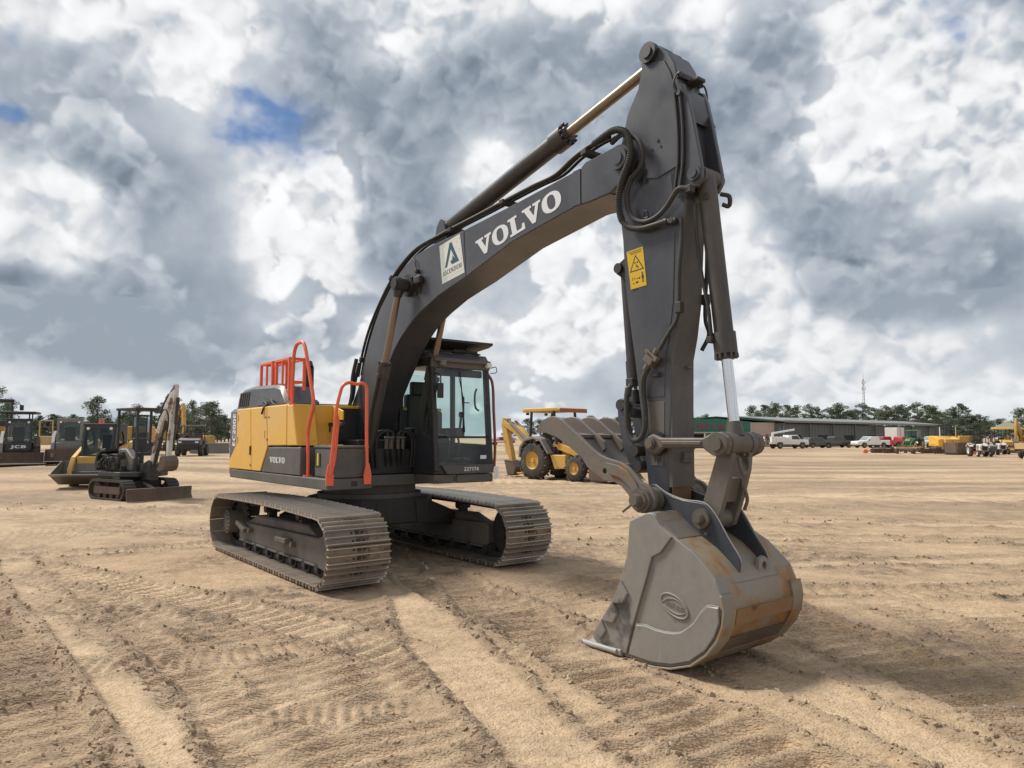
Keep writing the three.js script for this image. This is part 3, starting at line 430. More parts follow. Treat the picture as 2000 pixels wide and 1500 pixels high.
// engine house: side doors in yellow, belt panel in grey
part(ex, 'engine_house', [box2(-1.97, 0.05, 1.165, 2.045, -1.18, 1.19, 0.03), box2(-1.97, -0.3, 1.165, 2.05, -1.2, -1.185)], M.black);
part(ex, 'rear_side_door', [plate([[-2.335, 1.178], [-1.292, 1.178], [-1.388, 2.03], [-1.388, 2.075], [-2.015, 2.085], [-2.015, 1.545], [-2.335, 1.31]], 1.205, 1.243, 0.008)], M.yellow);
part(ex, 'side_door', [plate([[-1.274, 1.178], [-0.915, 1.178], [-0.645, 1.52], [-0.708, 2.08], [-1.368, 2.075], [-1.37, 2.03]], 1.205, 1.243, 0.008)], M.yellow);
part(ex, 'front_side_panel', [plate([[-0.625, 1.54], [0.07, 1.55], [0.055, 2.075], [-0.688, 2.08]], 1.205, 1.243, 0.008)], M.yellow);
part(ex, 'corner_panel', [plate([[0.088, 1.545], [0.44, 1.55], [0.26, 2.075], [0.072, 2.075]], 0.955, 1.243, 0.012)], M.yellow);
part(ex, 'roof_skin', [box2(-2.0, 0.05, 2.046, 2.09, -1.16, 1.215, 0.02)], M.yellow);
part(ex, 'door_handle', [box2(-1.345, -1.325, 1.42, 1.53, 1.243, 1.262, 0.004), box2(-1.39, -1.32, 1.40, 1.42, 1.243, 1.25, 0.004)], M.black);
part(ex, 'belt_panel', [plate([[-0.86, 1.172], [0.55, 1.172], [0.55, 1.53], [-0.605, 1.518]], 0.82, 1.239, 0.012)], M.greyDusty);
{ const t = text('VOLVO', serifBold, 0.56, 0.078, { bold: 0.025 }); t.translate(-0.54, 1.31, 1.238); part(ex, 'side_lettering', t, M.letter, 'white maker lettering on the grey side panel'); }
part(ex, 'tank_wall', [box2(0.06, 0.18, 1.165, 2.08, 0.62, 0.95, 0.01), plate([[0.18, 1.88], [0.5, 1.88], [0.5, 2.0], [0.18, 2.08]], 0.64, 0.66, 0.004), box2(0.06, 0.46, 1.165, 1.56, 0.62, 0.95, 0.01)], M.yellow);
part(ex, 'tank_rail', [box2(0.185, 0.6, 1.80, 1.85, 0.66, 0.72), box2(0.25, 0.28, 1.72, 1.8, 0.72, 0.74), box2(0.45, 0.48, 1.72, 1.8, 0.72, 0.74)], M.black);
{ const hood = sub(ex, 'engine_hood');
  part(hood, 'hood_shell', [plate([[-2.42, 2.06], [-2.44, 2.14], [-2.36, 2.30], [-2.2, 2.40], [-1.7, 2.43], [-0.75, 2.40], [-0.5, 2.36], [-0.28, 2.12], [-0.28, 2.06]], 0.66, 1.12, 0.05), box2(-2.1, -0.6, 2.05, 2.14, -1.1, 0.67, 0.04)], M.grey);
  for (let k = 0; k < 5; k++) part(hood, 'hood_louvre', [plate([[-2.33 + k * 0.1, 2.13], [-2.28 + k * 0.1, 2.13], [-2.2 + k * 0.1, 2.345], [-2.25 + k * 0.1, 2.345]], 1.112, 1.128, 0.002)], M.black);
  part(hood, 'exhaust_stack', [cyl([-0.9, 2.3, 0.55], [-0.9, 2.68, 0.55], 0.06, 0.06), cyl([-0.9, 2.68, 0.55], [-0.95, 2.76, 0.55], 0.058, 0.055)], M.black); }
// roof-edge things: battery cables, blue cap
part(ex, 'filler_cap', [cyl([0.12, 2.06, 0.88], [0.12, 2.13, 0.88], 0.055, 0.05), cyl([0.12, 2.13, 0.88], [0.12, 2.15, 0.88], 0.03)], flat(0.08, 0.13, 0.3, 0.5));
part(ex, 'roof_cables', [tube([[-1.3, 2.09, 1.1], [-1.1, 2.16, 1.15], [-0.9, 2.12, 1.18], [-0.8, 2.07, 1.25], [-0.85, 1.98, 1.262]], 0.014), tube([[-1.25, 2.1, 1.05], [-0.95, 2.2, 1.1], [-0.7, 2.12, 1.15], [-0.6, 2.09, 1.12]], 0.012), bx(0.3, 0.06, 0.14, -1.15, 2.11, 1.1, 0.02)], M.hose);
// grab rails and roof guard in orange
const RR = 0.021;
part(ex, 'grab_rail', [tube([[0.610, 1.175, 1.16], [0.595, 1.5, 1.16], [0.575, 1.7, 1.16], [0.660, 1.91, 1.16], [0.740, 2.05, 1.16], [0.715, 2.17, 1.16], [0.670, 2.27, 1.16], [0.540, 2.57, 1.16], [0.430, 2.80, 1.16], [0.360, 2.875, 1.16], [0.240, 2.885, 1.16], [0.140, 2.87, 1.16], [0.065, 2.78, 1.16], [0.040, 2.6, 1.16], [0.020, 2.3, 1.16], [0.010, 2.06, 1.16]], 0.024, 90), cyl([0.61, 1.165, 1.16], [0.61, 1.185, 1.16], 0.06), bx(0.1, 0.02, 0.1, 0.01, 2.09, 1.16)], M.orange);
{ const gr = [];
  const frame = (x0, x1, z, y0, y1) => [bar([x0, y0, z], [x0, y1, z], 0.04, 0.04), bar([x1, y0, z], [x1, y1, z], 0.04, 0.04), bar([x0 - 0.02, y1, z], [x1 + 0.02, y1, z], 0.04, 0.04), bar([x0, (y0 + y1) / 2 - 0.1, z], [x1, (y0 + y1) / 2 - 0.1, z], 0.028, 0.028)];
  for (const [x0, x1] of [[-1.5, -1.02], [-0.86, -0.36]]) part(ex, 'roof_guard_rail', [...frame(x0, x1, 1.06, 2.07, 2.74), ...frame(x0 + 0.02, x1 + 0.02, 0.86, 2.3, 2.74), bar([x0, 2.74, 0.86], [x0, 2.74, 1.06], 0.035, 0.035), bar([x1, 2.74, 0.86], [x1, 2.74, 1.06], 0.035, 0.035), bar([x0 + 0.24, 2.07, 1.06], [x0 + 0.24, 2.74, 1.06], 0.03, 0.03), bar([x1, 2.42, 0.86], [x1, 2.42, 1.06], 0.03, 0.03)], M.orange);
}
{ const leg = (z, zt) => [plateX([[z - 0.045, 1.09], [z + 0.045, 1.09], [z + 0.05, 1.2], [z + 0.022, 1.34], [z - 0.022, 1.34], [z - 0.05, 1.2]], 1.375, 1.392, 0.003), bx(0.02, 0.02, 0.02, 1.385, 1.1, z)];
  part(ex, 'front_grab_rail', [tube([[1.385, 1.2, 1.215], [1.385, 1.36, 1.20], [1.385, 1.7, 1.17], [1.385, 1.95, 1.15], [1.385, 2.15, 1.11], [1.385, 2.26, 1.07], [1.385, 2.30, 1.0], [1.385, 2.285, 0.9], [1.385, 2.30, 0.82], [1.385, 2.26, 0.77], [1.385, 2.1, 0.76], [1.385, 1.7, 0.755], [1.385, 1.36, 0.745], [1.385, 1.2, 0.735]], RR, 90), leg(1.215), leg(0.735), tube([[1.385, 1.95, 1.15], [1.37, 1.85, 1.115], [1.36, 1.7, 1.12], [1.37, 1.4, 1.15], [1.385, 1.25, 1.19]], 0.016, 30)], M.orange); }
part(ex, 'tool_box', [box2(0.80, 1.34, 1.166, 1.53, 0.70, 1.16, 0.025), box2(0.79, 1.35, 1.525, 1.55, 0.69, 1.17, 0.008)], M.greyDusty);
part(ex, 'box_latch', [box2(0.84, 0.99, 1.30, 1.46, 1.158, 1.168)], M.black);
part(ex, 'warning_label', [box2(0.9, 0.945, 1.31, 1.455, 1.166, 1.171, 0.001)], flat(0.62, 0.48, 0.03));
// --- boom
const boom = sub(ex, 'boom');
const BP = [[-0.36, 1.62], [-0.33, 1.93], [-0.2, 2.08], [0.01, 2.34], [0.18, 2.66], [0.31, 2.92], [0.47, 3.17], [0.64, 3.38], [0.85, 3.56], [1.06, 3.72], [1.29, 3.84], [1.58, 3.93], [1.92, 3.97], [2.65, 4.0], [3.6, 4.06], [4.48, 4.13], [4.92, 4.15], [4.92, 3.79], [4.66, 3.78], [4.48, 3.79], [3.53, 3.665], [2.69, 3.45], [2.4, 3.39], [2.12, 3.33], [1.77, 3.215], [1.58, 3.14], [1.40, 3.04], [1.22, 2.92], [1.05, 2.78], [0.85, 2.55], [0.7, 2.38], [0.57, 2.22], [0.3, 1.84], [0.12, 1.6], [-0.1, 1.48], [-0.28, 1.5]];
part(boom, 'boom_body', [plate(BP, -0.215, 0.215, 0.01, undefined, 0.35)], M.grey);
for (const s of [1, -1]) { const a = s > 0 ? 0.152 : -0.217, b = s > 0 ? 0.217 : -0.152; part(boom, 'boom_tip_plate', [plate([[4.56, 3.79], [4.66, 3.785], [4.92, 3.795], [5.02, 3.84], [5.11, 3.90], [5.17, 3.98], [5.185, 4.06], [5.16, 4.13], [5.10, 4.185], [5.02, 4.20], [4.86, 4.185], [4.62, 4.17], [4.56, 4.14]], a, b, 0.008), disc(5.05, 4.06, s > 0 ? 0.2 : -0.25, s > 0 ? 0.25 : -0.2, 0.095), disc(5.05, 4.06, s > 0 ? 0.2 : -0.262, s > 0 ? 0.262 : -0.2, 0.055)], M.grey);
  const z = s * 0.217; part(boom, 'boom_weld_strip', [plate([[4.46, 3.795], [4.555, 3.795], [4.555, 4.13], [4.455, 4.125]], Math.min(z, z + s * 0.006), Math.max(z, z + s * 0.006), 0.002)], M.grey); part(boom, 'boom_seam', [plate([[2.675, 3.455], [2.69, 3.455], [2.645, 3.995], [2.63, 3.995]], Math.min(z, z + s * 0.003), Math.max(z, z + s * 0.003), 0.001)], M.grey);
  part(boom, 'boom_foot_boss', [disc(-0.12, 1.72, Math.min(s * 0.2, s * 0.29), Math.max(s * 0.2, s * 0.29), 0.15)], M.grey);
  part(boom, 'cylinder_pin', [disc(1.44, 3.56, Math.min(s * 0.21, s * 0.45), Math.max(s * 0.21, s * 0.45), 0.075), disc(1.44, 3.56, Math.min(s * 0.21, s * 0.26), Math.max(s * 0.21, s * 0.26), 0.14)], M.black); }
{ const t = text('VOLVO', serifBold, 1.40, 0.205, { bold: 0.03, slant: 0 }); const a = Math.atan2(3.925 - 3.715, 4.26 - 2.96); t.applyMatrix4(new THREE.Matrix4().makeShear(0, 0, -0.12, 0, 0, 0)); t.rotateZ(0.165); t.translate(2.93, 3.615, 0.2155); part(boom, 'boom_lettering', t, M.letter, 'large white maker lettering along the boom'); }
decal(boom, 'dealer_decal', [[2.20, 3.45], [2.665, 3.505], [2.565, 3.975], [2.13, 3.92]], 0.2175, canvasTex(512, 512, (c, w, h) => {
  c.fillStyle = '#c9cbc4'; c.fillRect(0, 0, w, h); c.fillStyle = '#b5bdb8'; c.fillRect(0, 0, 130, h); c.fillStyle = '#cfd0ca'; c.fillRect(110, 60, w, 300);
  c.fillStyle = '#1d4a55'; c.beginPath(); c.moveTo(95, 330); c.lineTo(250, 40); c.lineTo(305, 40); c.lineTo(430, 330); c.lineTo(270, 330); c.lineTo(235, 285); c.lineTo(285, 265); c.lineTo(300, 215); c.lineTo(350, 275); c.lineTo(275, 130); c.lineTo(155, 330); c.closePath(); c.fill();
  c.font = 'bold 84px sans-serif'; c.textAlign = 'center'; c.fillStyle = '#22302f'; c.fillText('ASCENDUM', 256, 425, 440); c.fillStyle = '#9aa3a0'; c.fillRect(40, 460, 430, 4);
  for (const [x, y] of [[470, 190], [485, 320], [430, 80], [495, 60]]) { c.fillStyle = '#50545a'; c.beginPath(); c.arc(x, y, 7, 0, 7); c.fill(); }
}), 0.5);
// pipes and hoses along the top of the boom
const topline = [[-0.01, 2.51], [0.11, 2.83], [0.32, 3.17], [0.65, 3.51], [0.95, 3.75], [1.25, 3.91], [1.58, 4.02], [2.12, 4.07], [3.06, 4.125], [3.84, 4.175], [4.21, 4.19], [4.44, 4.27], [4.68, 4.32], [4.88, 4.33]];
for (const [dz, dy, r] of [[0.19, 0.0, 0.019], [0.14, 0.02, 0.019], [0.08, 0.025, 0.017], [-0.15, 0.01, 0.019]]) part(boom, 'boom_pipe', [tube(topline.map(([x, y]) => [x - 0.02, y + dy, dz]), r, 80)], M.hose);
for (const [x, y, a] of [[0.09, 2.74, 1.2], [0.93, 3.75, 0.6], [2.35, 4.07, 0.06], [3.35, 4.135, 0.06], [4.6, 4.27, 0.2]]) { const g = bx(0.07, 0.05, 0.42, 0, 0, 0.02, 0.008); g.rotateZ(a); g.translate(x, y, 0); part(boom, 'pipe_clamp', g, M.hoseDusty); }
part(boom, 'boom_foot_hose', [tube([[0.05, 2.75, 0.26], [-0.02, 2.5, 0.28], [0.0, 2.23, 0.3], [-0.12, 2.03, 0.3], [-0.34, 1.95, 0.3], [-0.55, 1.9, 0.28]], 0.028, 40), tube([[0.02, 2.7, 0.2], [-0.06, 2.45, 0.22], [-0.1, 2.2, 0.24], [-0.3, 2.05, 0.24], [-0.5, 2.0, 0.2]], 0.024, 40)], M.hose);
part(boom, 'cylinder_hose', [tube([[1.95, 4.05, 0.02], [1.98, 4.2, 0.03], [2.08, 4.29, 0.03], [2.22, 4.3, 0.02], [2.32, 4.24, 0]], 0.022, 30), tube([[1.75, 4.03, -0.05], [1.8, 4.18, -0.05], [1.95, 4.27, -0.05], [2.2, 4.33, -0.03]], 0.02, 30)], M.hose);
part(boom, 'work_light', [bx(0.05, 0.05, 0.05, 1.66, 3.70, 0.245), tube([[1.5, 3.9, 0.225], [1.58, 3.85, 0.235], [1.64, 3.73, 0.24]], 0.008, 16), bx(0.16, 0.1, 0.07, 1.72, 3.58, 0.26, 0.02), bx(0.12, 0.02, 0.05, 1.6, 3.64, 0.25)], M.black);
function ram(parent, name, a, b, tBarrel, rB, rR, mb, mr, z, eyeR = 0.08, eyeW = 0.12, gland = 1.25, bolts = 10) {   // a, b in x, y: barrel end and rod end
  const g = sub(parent, name), dx = b[0] - a[0], dy = b[1] - a[1], P = t => [a[0] + dx * t, a[1] + dy * t, z], L = Math.hypot(dx, dy), gl = 0.13 / L;
  part(g, 'barrel', [cyl(P(0), P(tBarrel), rB, rB, 28), disc(a[0], a[1], z - eyeW / 2, z + eyeW / 2, eyeR)], mb);
  const bl = []; const ang = Math.atan2(dy, dx); for (let k = 0; k < bolts; k++) { const q = k / bolts * 6.283, u = rB * gland * 0.9; const o = [-Math.sin(ang) * u * Math.cos(q), Math.cos(ang) * u * Math.cos(q), u * Math.sin(q)], p0 = P(tBarrel), p1 = P(tBarrel + 0.035 / L); bl.push(cyl([p0[0] + o[0], p0[1] + o[1], p0[2] + o[2]], [p1[0] + o[0], p1[1] + o[1], p1[2] + o[2]], 0.012, 0.012, 6)); }
  part(g, 'gland', [cyl(P(tBarrel - gl * 1.3), P(tBarrel), rB * gland, rB * gland, 28), cyl(P(tBarrel), P(tBarrel + 0.04 / L), rB * 0.85, rB * 0.8, 24), ...bl], mb);
  part(g, 'rod', [cyl(P(tBarrel), P(1), rR, rR, 24)], mr);
  part(g, 'rod_eye', [disc(b[0], b[1], z - eyeW / 2, z + eyeW / 2, eyeR), cyl(P(1 - 0.16 / L), P(1 - 0.05 / L), rR * 1.25, rR * 1.7, 20)], mb);
  return g;
}
for (const s of [1, -1]) { const r = ram(ex, 'boom_cylinder', [0.60, 1.32], [1.44, 3.56], 0.56, 0.072, 0.042, M.barrel, M.rodDusty, s * 0.36, 0.09, 0.14, 1.22, 8); part(r, 'feed_pipe', [tube([[0.80, 1.65, s * 0.45], [0.88, 1.95, s * 0.45], [1.03, 2.33, s * 0.445], [1.06, 2.42, s * 0.44]], 0.017, 24), bx(0.07, 0.06, 0.06, 1.06, 2.43, s * 0.43)], M.hoseDusty); }
{ const r = ram(ex, 'arm_cylinder', [2.0, 4.20], [5.34, 4.91], 0.64, 0.098, 0.05, M.barrel, M.rodDusty, 0, 0.09, 0.14, 1.2, 12); part(r, 'cylinder_mount', [plate([[1.85, 3.95], [2.2, 3.97], [2.08, 4.22], [2.0, 4.30], [1.92, 4.22]], -0.13, -0.08, 0.006), plate([[1.85, 3.95], [2.2, 3.97], [2.08, 4.22], [2.0, 4.30], [1.92, 4.22]], 0.08, 0.13, 0.006)], M.grey); }
// --- arm
const arm = sub(ex, 'arm');
const AP = [[5.36, 4.99], [5.45, 4.92], [5.53, 4.85], [5.60, 4.72], [5.64, 4.54], [5.67, 4.37], [5.69, 4.12], [5.70, 3.85], [5.69, 3.6], [5.64, 3.22], [5.605, 2.74], [5.56, 2.47], [5.515, 2.28], [5.505, 1.87], [5.49, 1.71], [5.465, 1.38], [5.46, 1.2], [5.43, 1.10], [5.37, 1.06], [5.30, 1.08], [5.26, 1.16], [5.235, 1.37], [5.20, 1.71], [5.165, 1.97], [5.12, 2.3], [5.05, 2.75], [5.02, 3.0], [5.0, 3.36], [4.97, 3.6], [4.955, 3.85], [4.985, 4.2], [5.03, 4.35], [5.07, 4.47], [5.13, 4.56], [5.195, 4.65], [5.235, 4.8], [5.25, 4.92], [5.29, 4.985]];
part(arm, 'arm_body', [plate(AP, -0.145, 0.145, 0.01, undefined, 0.35)], M.grey);
part(arm, 'arm_front_plate', [plate([[5.508, 1.25], [5.512, 1.9], [5.522, 2.28], [5.568, 2.47], [5.612, 2.74], [5.646, 3.22], [5.692, 3.55], [5.68, 3.55], [5.63, 3.22], [5.595, 2.74], [5.55, 2.47], [5.5, 2.28], [5.49, 1.9], [5.45, 1.25]].map(([x, y]) => [x - 0.004, y]), -0.138, 0.138, 0.003)], M.greyDusty);
part(arm, 'arm_rub_plate', [plate([[5.468, 1.12], [5.476, 1.14], [5.503, 1.42], [5.49, 1.42]], -0.12, 0.12, 0.002)], M.rust);
for (const s of [1, -1]) { const Z = (a, b) => s > 0 ? [a, b] : [-b, -a];
  part(arm, 'arm_top_boss', [disc(5.34, 4.91, ...Z(0.13, 0.185), 0.088), disc(5.34, 4.91, ...Z(0.13, 0.198), 0.05)], M.black);
  part(arm, 'arm_side_panel', [plate([[5.36, 4.82], [5.50, 4.78], [5.56, 4.66], [5.61, 4.5], [5.645, 4.3], [5.66, 4.05], [5.66, 3.85], [5.4, 3.80], [5.2, 3.86], [5.1, 4.0], [5.03, 4.28], [5.09, 4.46], [5.2, 4.61], [5.3, 4.77]], ...Z(0.145, 0.157), 0.004)], M.grey);
  part(arm, 'cylinder_ear', [plate([[5.62, 4.54], [5.69, 4.50], [5.72, 4.42], [5.77, 4.2], [5.825, 3.9], [5.85, 3.76], [5.845, 3.68], [5.80, 3.62], [5.72, 3.62], [5.66, 3.58], [5.6, 3.58], [5.62, 3.9], [5.62, 4.2]], ...Z(0.108, 0.150), 0.008), disc(5.78, 3.73, ...Z(0.145, 0.168), 0.06), disc(5.78, 3.73, ...Z(0.145, 0.18), 0.035)], M.grey);
  part(arm, 'arm_lower_panel', [plate([[5.20, 3.28], [5.575, 3.31], [5.545, 2.74], [5.50, 2.47], [5.455, 2.28], [5.44, 1.98], [5.235, 1.98], [5.2, 2.3], [5.16, 2.7]], ...Z(0.145, 0.150), 0.002)], M.grey);
  part(arm, 'arm_foot_panel', [plate([[5.26, 1.94], [5.44, 1.94], [5.42, 1.42], [5.29, 1.42]], ...Z(0.145, 0.149), 0.002)], M.greyDusty); }
part(arm, 'cylinder_ear_web', [plate([[5.62, 4.48], [5.70, 4.46], [5.74, 4.28], [5.72, 4.2], [5.64, 4.4]], -0.12, 0.12, 0.006)], M.grey);
decal(arm, 'warning_sticker', [[5.095, 2.91], [5.275, 2.92], [5.24, 3.262], [5.05, 3.25]], 0.1525, canvasTex(256, 448, (c, w, h) => {
  c.fillStyle = '#c9a50e'; c.fillRect(0, 0, w, h); c.strokeStyle = '#8c7a20'; c.lineWidth = 10; c.strokeRect(0, 0, w, h); c.fillStyle = '#2a2208'; c.fillRect(24, 20, 208, 8); c.font = 'bold 34px sans-serif'; c.textAlign = 'center'; c.fillText('WARNING', 138, 58, 190);
  c.strokeStyle = '#1c1606'; c.lineWidth = 13; c.beginPath(); c.moveTo(128, 78); c.lineTo(228, 248); c.lineTo(28, 248); c.closePath(); c.stroke();
  c.fillRect(100, 150, 20, 18); c.fillRect(136, 150, 20, 18); c.beginPath(); c.moveTo(125, 176); c.lineTo(165, 224); c.lineTo(140, 224); c.lineTo(125, 200); c.lineTo(108, 224); c.fill();
  c.fillRect(40, 318, 10, 34); c.fillRect(66, 318, 10, 34); c.fillRect(92, 338, 62, 8); c.beginPath(); c.moveTo(148, 324); c.lineTo(172, 342); c.lineTo(148, 360); c.fill(); c.fillRect(40, 384, 30, 10); c.fillRect(92, 372, 40, 22);
  c.beginPath(); c.arc(206, 296, 13, 0, 7); c.fill(); c.fillRect(188, 312, 36, 44); c.fillRect(192, 356, 11, 46); c.fillRect(209, 356, 11, 46);
}));
part(arm, 'oil_stain_bolts', [disc(5.42, 4.12, 0.155, 0.166, 0.014, 8), disc(5.36, 4.06, 0.155, 0.164, 0.009, 8), disc(5.45, 4.06, 0.155, 0.164, 0.009, 8)], M.black);
part(arm, 'top_hinge_block', [bx(0.2, 0.03, 0.1, 5.66, 4.56, 0.0, 0.008), bx(0.04, 0.05, 0.31, 5.64, 4.6, 0, 0.01), disc(5.66, 4.43, 0.15, 0.185, 0.02, 10), tube([[5.66, 4.6, 0.1], [5.64, 4.6, 0.16], [5.62, 4.54, 0.185], [5.625, 4.47, 0.185], [5.65, 4.44, 0.18]], 0.008, 24), tube([[5.66, 4.6, -0.1], [5.67, 4.57, -0.16], [5.70, 4.35, -0.165], [5.75, 4.2, -0.17]], 0.008, 24)], M.black);
for (const [z, dx] of [[0.165, 0], [0.165, 0.05]]) part(arm, 'arm_pipe', [tube([[5.61 + dx, 4.45, z], [5.635 + dx, 4.14, z], [5.63 + dx, 3.86, z], [5.60 + dx, 3.62, z + 0.01]], 0.013, 30)], M.hose);
// the ribbed hoses that loop round the boom tip
function ribbed(pts, r, n, k) { const c = new THREE.CatmullRomCurve3(pts.map(p => V(...p)), false, 'centripetal'), g = [new THREE.TubeGeometry(c, n, r, 10)]; for (let i = 1; i < k; i++) { const t = i / k, p = c.getPointAt(t), d = c.getTangentAt(t), q = new THREE.TorusGeometry(r * 1.04, r * 0.16, 5, 12); q.applyQuaternion(new THREE.Quaternion().setFromUnitVectors(V(0, 0, 1), d)); q.translate(p.x, p.y, p.z); g.push(q); } return g; }
part(arm, 'ribbed_hose', ribbed([[4.70, 4.31, 0.2], [4.87, 4.33, 0.22], [4.98, 4.33, 0.24], [5.08, 4.30, 0.26], [5.17, 4.24, 0.27], [5.215, 4.14, 0.275], [5.22, 4.03, 0.275], [5.18, 3.94, 0.275], [5.12, 3.85, 0.27], [5.06, 3.72, 0.25], [5.045, 3.6, 0.23], [5.07, 3.5, 0.22]], 0.026, 70, 64), M.hoseDusty);
part(arm, 'loop_hose', [tube([[5.07, 3.5, 0.22], [5.13, 3.44, 0.21], [5.25, 3.40, 0.2], [5.41, 3.395, 0.195], [5.50, 3.40, 0.19]], 0.025, 30), cyl([5.5, 3.40, 0.19], [5.62, 3.385, 0.185], 0.022), cyl([5.5, 3.40, 0.19], [5.535, 3.396, 0.189], 0.029), hex(5.58, 3.39, 0.16, 0.21, 0.025)], M.hoseDusty);
part(arm, 'loop_hose', [tube([[4.9, 4.27, 0.16], [5.05, 4.28, 0.2], [5.2, 4.21, 0.22], [5.27, 4.15, 0.225], [5.31, 4.05, 0.225], [5.29, 3.93, 0.22], [5.17, 3.84, 0.215], [5.12, 3.76, 0.205], [5.11, 3.66, 0.2], [5.14, 3.56, 0.2], [5.2, 3.49, 0.2], [5.31, 3.445, 0.2], [5.44, 3.46, 0.2], [5.53, 3.51, 0.2], [5.62, 3.585, 0.21], [5.68, 3.62, 0.22], [5.76, 3.60, 0.2]], 0.022, 90), bx(0.06, 0.06, 0.06, 5.76, 3.6, 0.19)], M.hoseDusty);
part(arm, 'hose_bracket', [bx(0.05, 0.03, 0.05, 5.31, 3.475, 0.17), tube([[5.30, 3.47, 0.18], [5.30, 3.53, 0.2], [5.33, 3.53, 0.2], [5.33, 3.47, 0.18]], 0.006, 16)], M.black);
part(arm, 'feed_pipe', [tube([[5.66, 3.4, 0.17], [5.655, 3.2, 0.17], [5.62, 2.95, 0.165], [5.61, 2.68, 0.165], [5.59, 2.58, 0.17], [5.52, 2.49, 0.175], [5.42, 2.36, 0.18]], 0.017, 60), bx(0.06, 0.09, 0.05, 5.62, 2.68, 0.165)], M.hoseDusty);
{ const g = bx(0.1, 0.1, 0.09, 0, 0, 0, 0.012), h = bx(0.15, 0.04, 0.05, 0, 0.03, 0.02, 0.008), k = cyl([0, -0.11, 0], [0, 0.1, 0], 0.026); for (const q of [g, h, k]) { q.rotateZ(-0.7); q.translate(5.355, 2.29, 0.195); } part(arm, 'hose_coupler', [g, h, k], M.pin); }
part(arm, 'lower_hose', [tube([[5.31, 2.22, 0.19], [5.26, 2.14, 0.19], [5.245, 2.02, 0.185], [5.262, 1.89, 0.185], [5.26, 1.73, 0.185], [5.215, 1.64, 0.19], [5.14, 1.625, 0.19], [5.08, 1.70, 0.19], [5.055, 1.88, 0.18], [5.05, 2.03, 0.16], [5.06, 2.1, 0.12]], 0.023, 70)], M.hoseDusty);
part(arm, 'lower_fitting', [bx(0.08, 0.07, 0.08, 5.05, 2.12, 0.1), cyl([5.05, 2.0, 0.16], [5.055, 2.07, 0.15], 0.03), bx(0.07, 0.04, 0.05, 5.37, 2.16, 0.165)], M.hoseDusty);
part(arm, 'far_pipe', [tube([[5.66, 3.3, -0.16], [5.645, 3.0, -0.165], [5.625, 2.78, -0.165], [5.62, 2.6, -0.17], [5.65, 2.49, -0.17], [5.59, 2.36, -0.15]], 0.017, 50), bx(0.06, 0.09, 0.05, 5.63, 2.78, -0.165)], M.hose);
part(arm, 'arm_front_lug', [bx(0.03, 0.02, 0.06, 5.53, 2.22, -0.06)], M.pin); part(arm, 'arm_tow_lug', [bx(0.03, 0.06, 0.1, 5.515, 1.5, -0.03), bx(0.025, 0.03, 0.12, 5.515, 1.46, -0.03)], M.pin);
// bucket cylinder, links
{ const r = ram(ex, 'bucket_cylinder', [5.78, 3.73], [6.0, 1.61], 0.68, 0.074, 0.042, M.barrelDusty, M.chrome, 0, 0.072, 0.20, 1.2, 12);
  part(r, 'feed_pipe', [tube([[5.74, 3.5, 0.1], [5.755, 3.2, 0.1], [5.79, 2.91, 0.095], [5.84, 2.65, 0.09], [5.855, 2.5, 0.09], [5.86, 2.42, 0.085]], 0.015, 40), bx(0.05, 0.05, 0.09, 5.86, 2.40, 0.08), bx(0.05, 0.06, 0.06, 5.82, 3.55, 0.05), tube([[5.84, 3.6, -0.1], [5.9, 3.57, -0.13], [5.88, 3.5, -0.15], [5.84, 3.52, -0.12]], 0.018, 20)], M.hoseDusty); }
for (const s of [1, -1]) { const Z = (a, b) => s > 0 ? [a, b] : [-b, -a];
  part(ex, 'tipping_link', [plate([[5.30, 1.60], [5.32, 1.655], [5.37, 1.675], [5.45, 1.645], [5.86, 1.645], [5.94, 1.68], [6.02, 1.69], [6.08, 1.65], [6.095, 1.59], [6.07, 1.53], [6.0, 1.50], [5.93, 1.52], [5.86, 1.565], [5.47, 1.565], [5.42, 1.52], [5.36, 1.515], [5.31, 1.545]], ...Z(0.175, 0.225), 0.012), plate([[5.47, 1.59], [5.85, 1.59], [5.85, 1.62], [5.47, 1.62]], ...Z(0.22, 0.235), 0.005), disc(5.36, 1.6, ...Z(0.15, 0.25), 0.05), hex(5.36, 1.6, ...Z(0.25, 0.262), 0.04), disc(6.0, 1.6, ...Z(0.16, 0.25), 0.085), disc(6.0, 1.6, ...Z(0.25, 0.268), 0.05)], M.pin);
  part(ex, 'link_boss', [disc(5.36, 1.6, ...Z(0.145, 0.178), 0.1)], M.black); }
part(ex, 'link_pin', [disc(6.0, 1.6, -0.16, 0.16, 0.083), disc(6.0, 1.6, -0.165, -0.10, 0.09), disc(6.0, 1.6, 0.10, 0.165, 0.09), hex(6.05, 1.52, -0.02, 0.0, 0.015)], M.pin);
{ const lk = sub(ex, 'bucket_link'), LP = [[5.93, 1.56], [6.06, 1.56], [6.04, 1.40], [5.98, 1.2], [5.93, 1.06], [5.90, 0.98], [5.83, 0.95], [5.76, 0.98], [5.75, 1.06], [5.80, 1.2], [5.88, 1.42]];
  for (const z of [0.085, -0.135]) part(lk, 'link_plate', [plate(LP, z, z + 0.05, 0.006)], M.thumb);
  part(lk, 'link_web', [plate([[5.86, 1.36], [5.98, 1.34], [5.93, 1.16], [5.82, 1.16]], -0.09, 0.09, 0.01), disc(5.82, 1.04, -0.15, 0.15, 0.08), tube([[6.06, 1.5, 0.06], [6.07, 1.42, 0.05], [6.06, 1.37, 0.0], [6.07, 1.42, -0.05], [6.06, 1.5, -0.06]], 0.014, 24), tube([[6.06, 1.37, 0.0], [6.04, 1.28, -0.03], [6.03, 1.18, -0.08], [5.99, 1.1, -0.1]], 0.014, 24)], M.thumb);
}
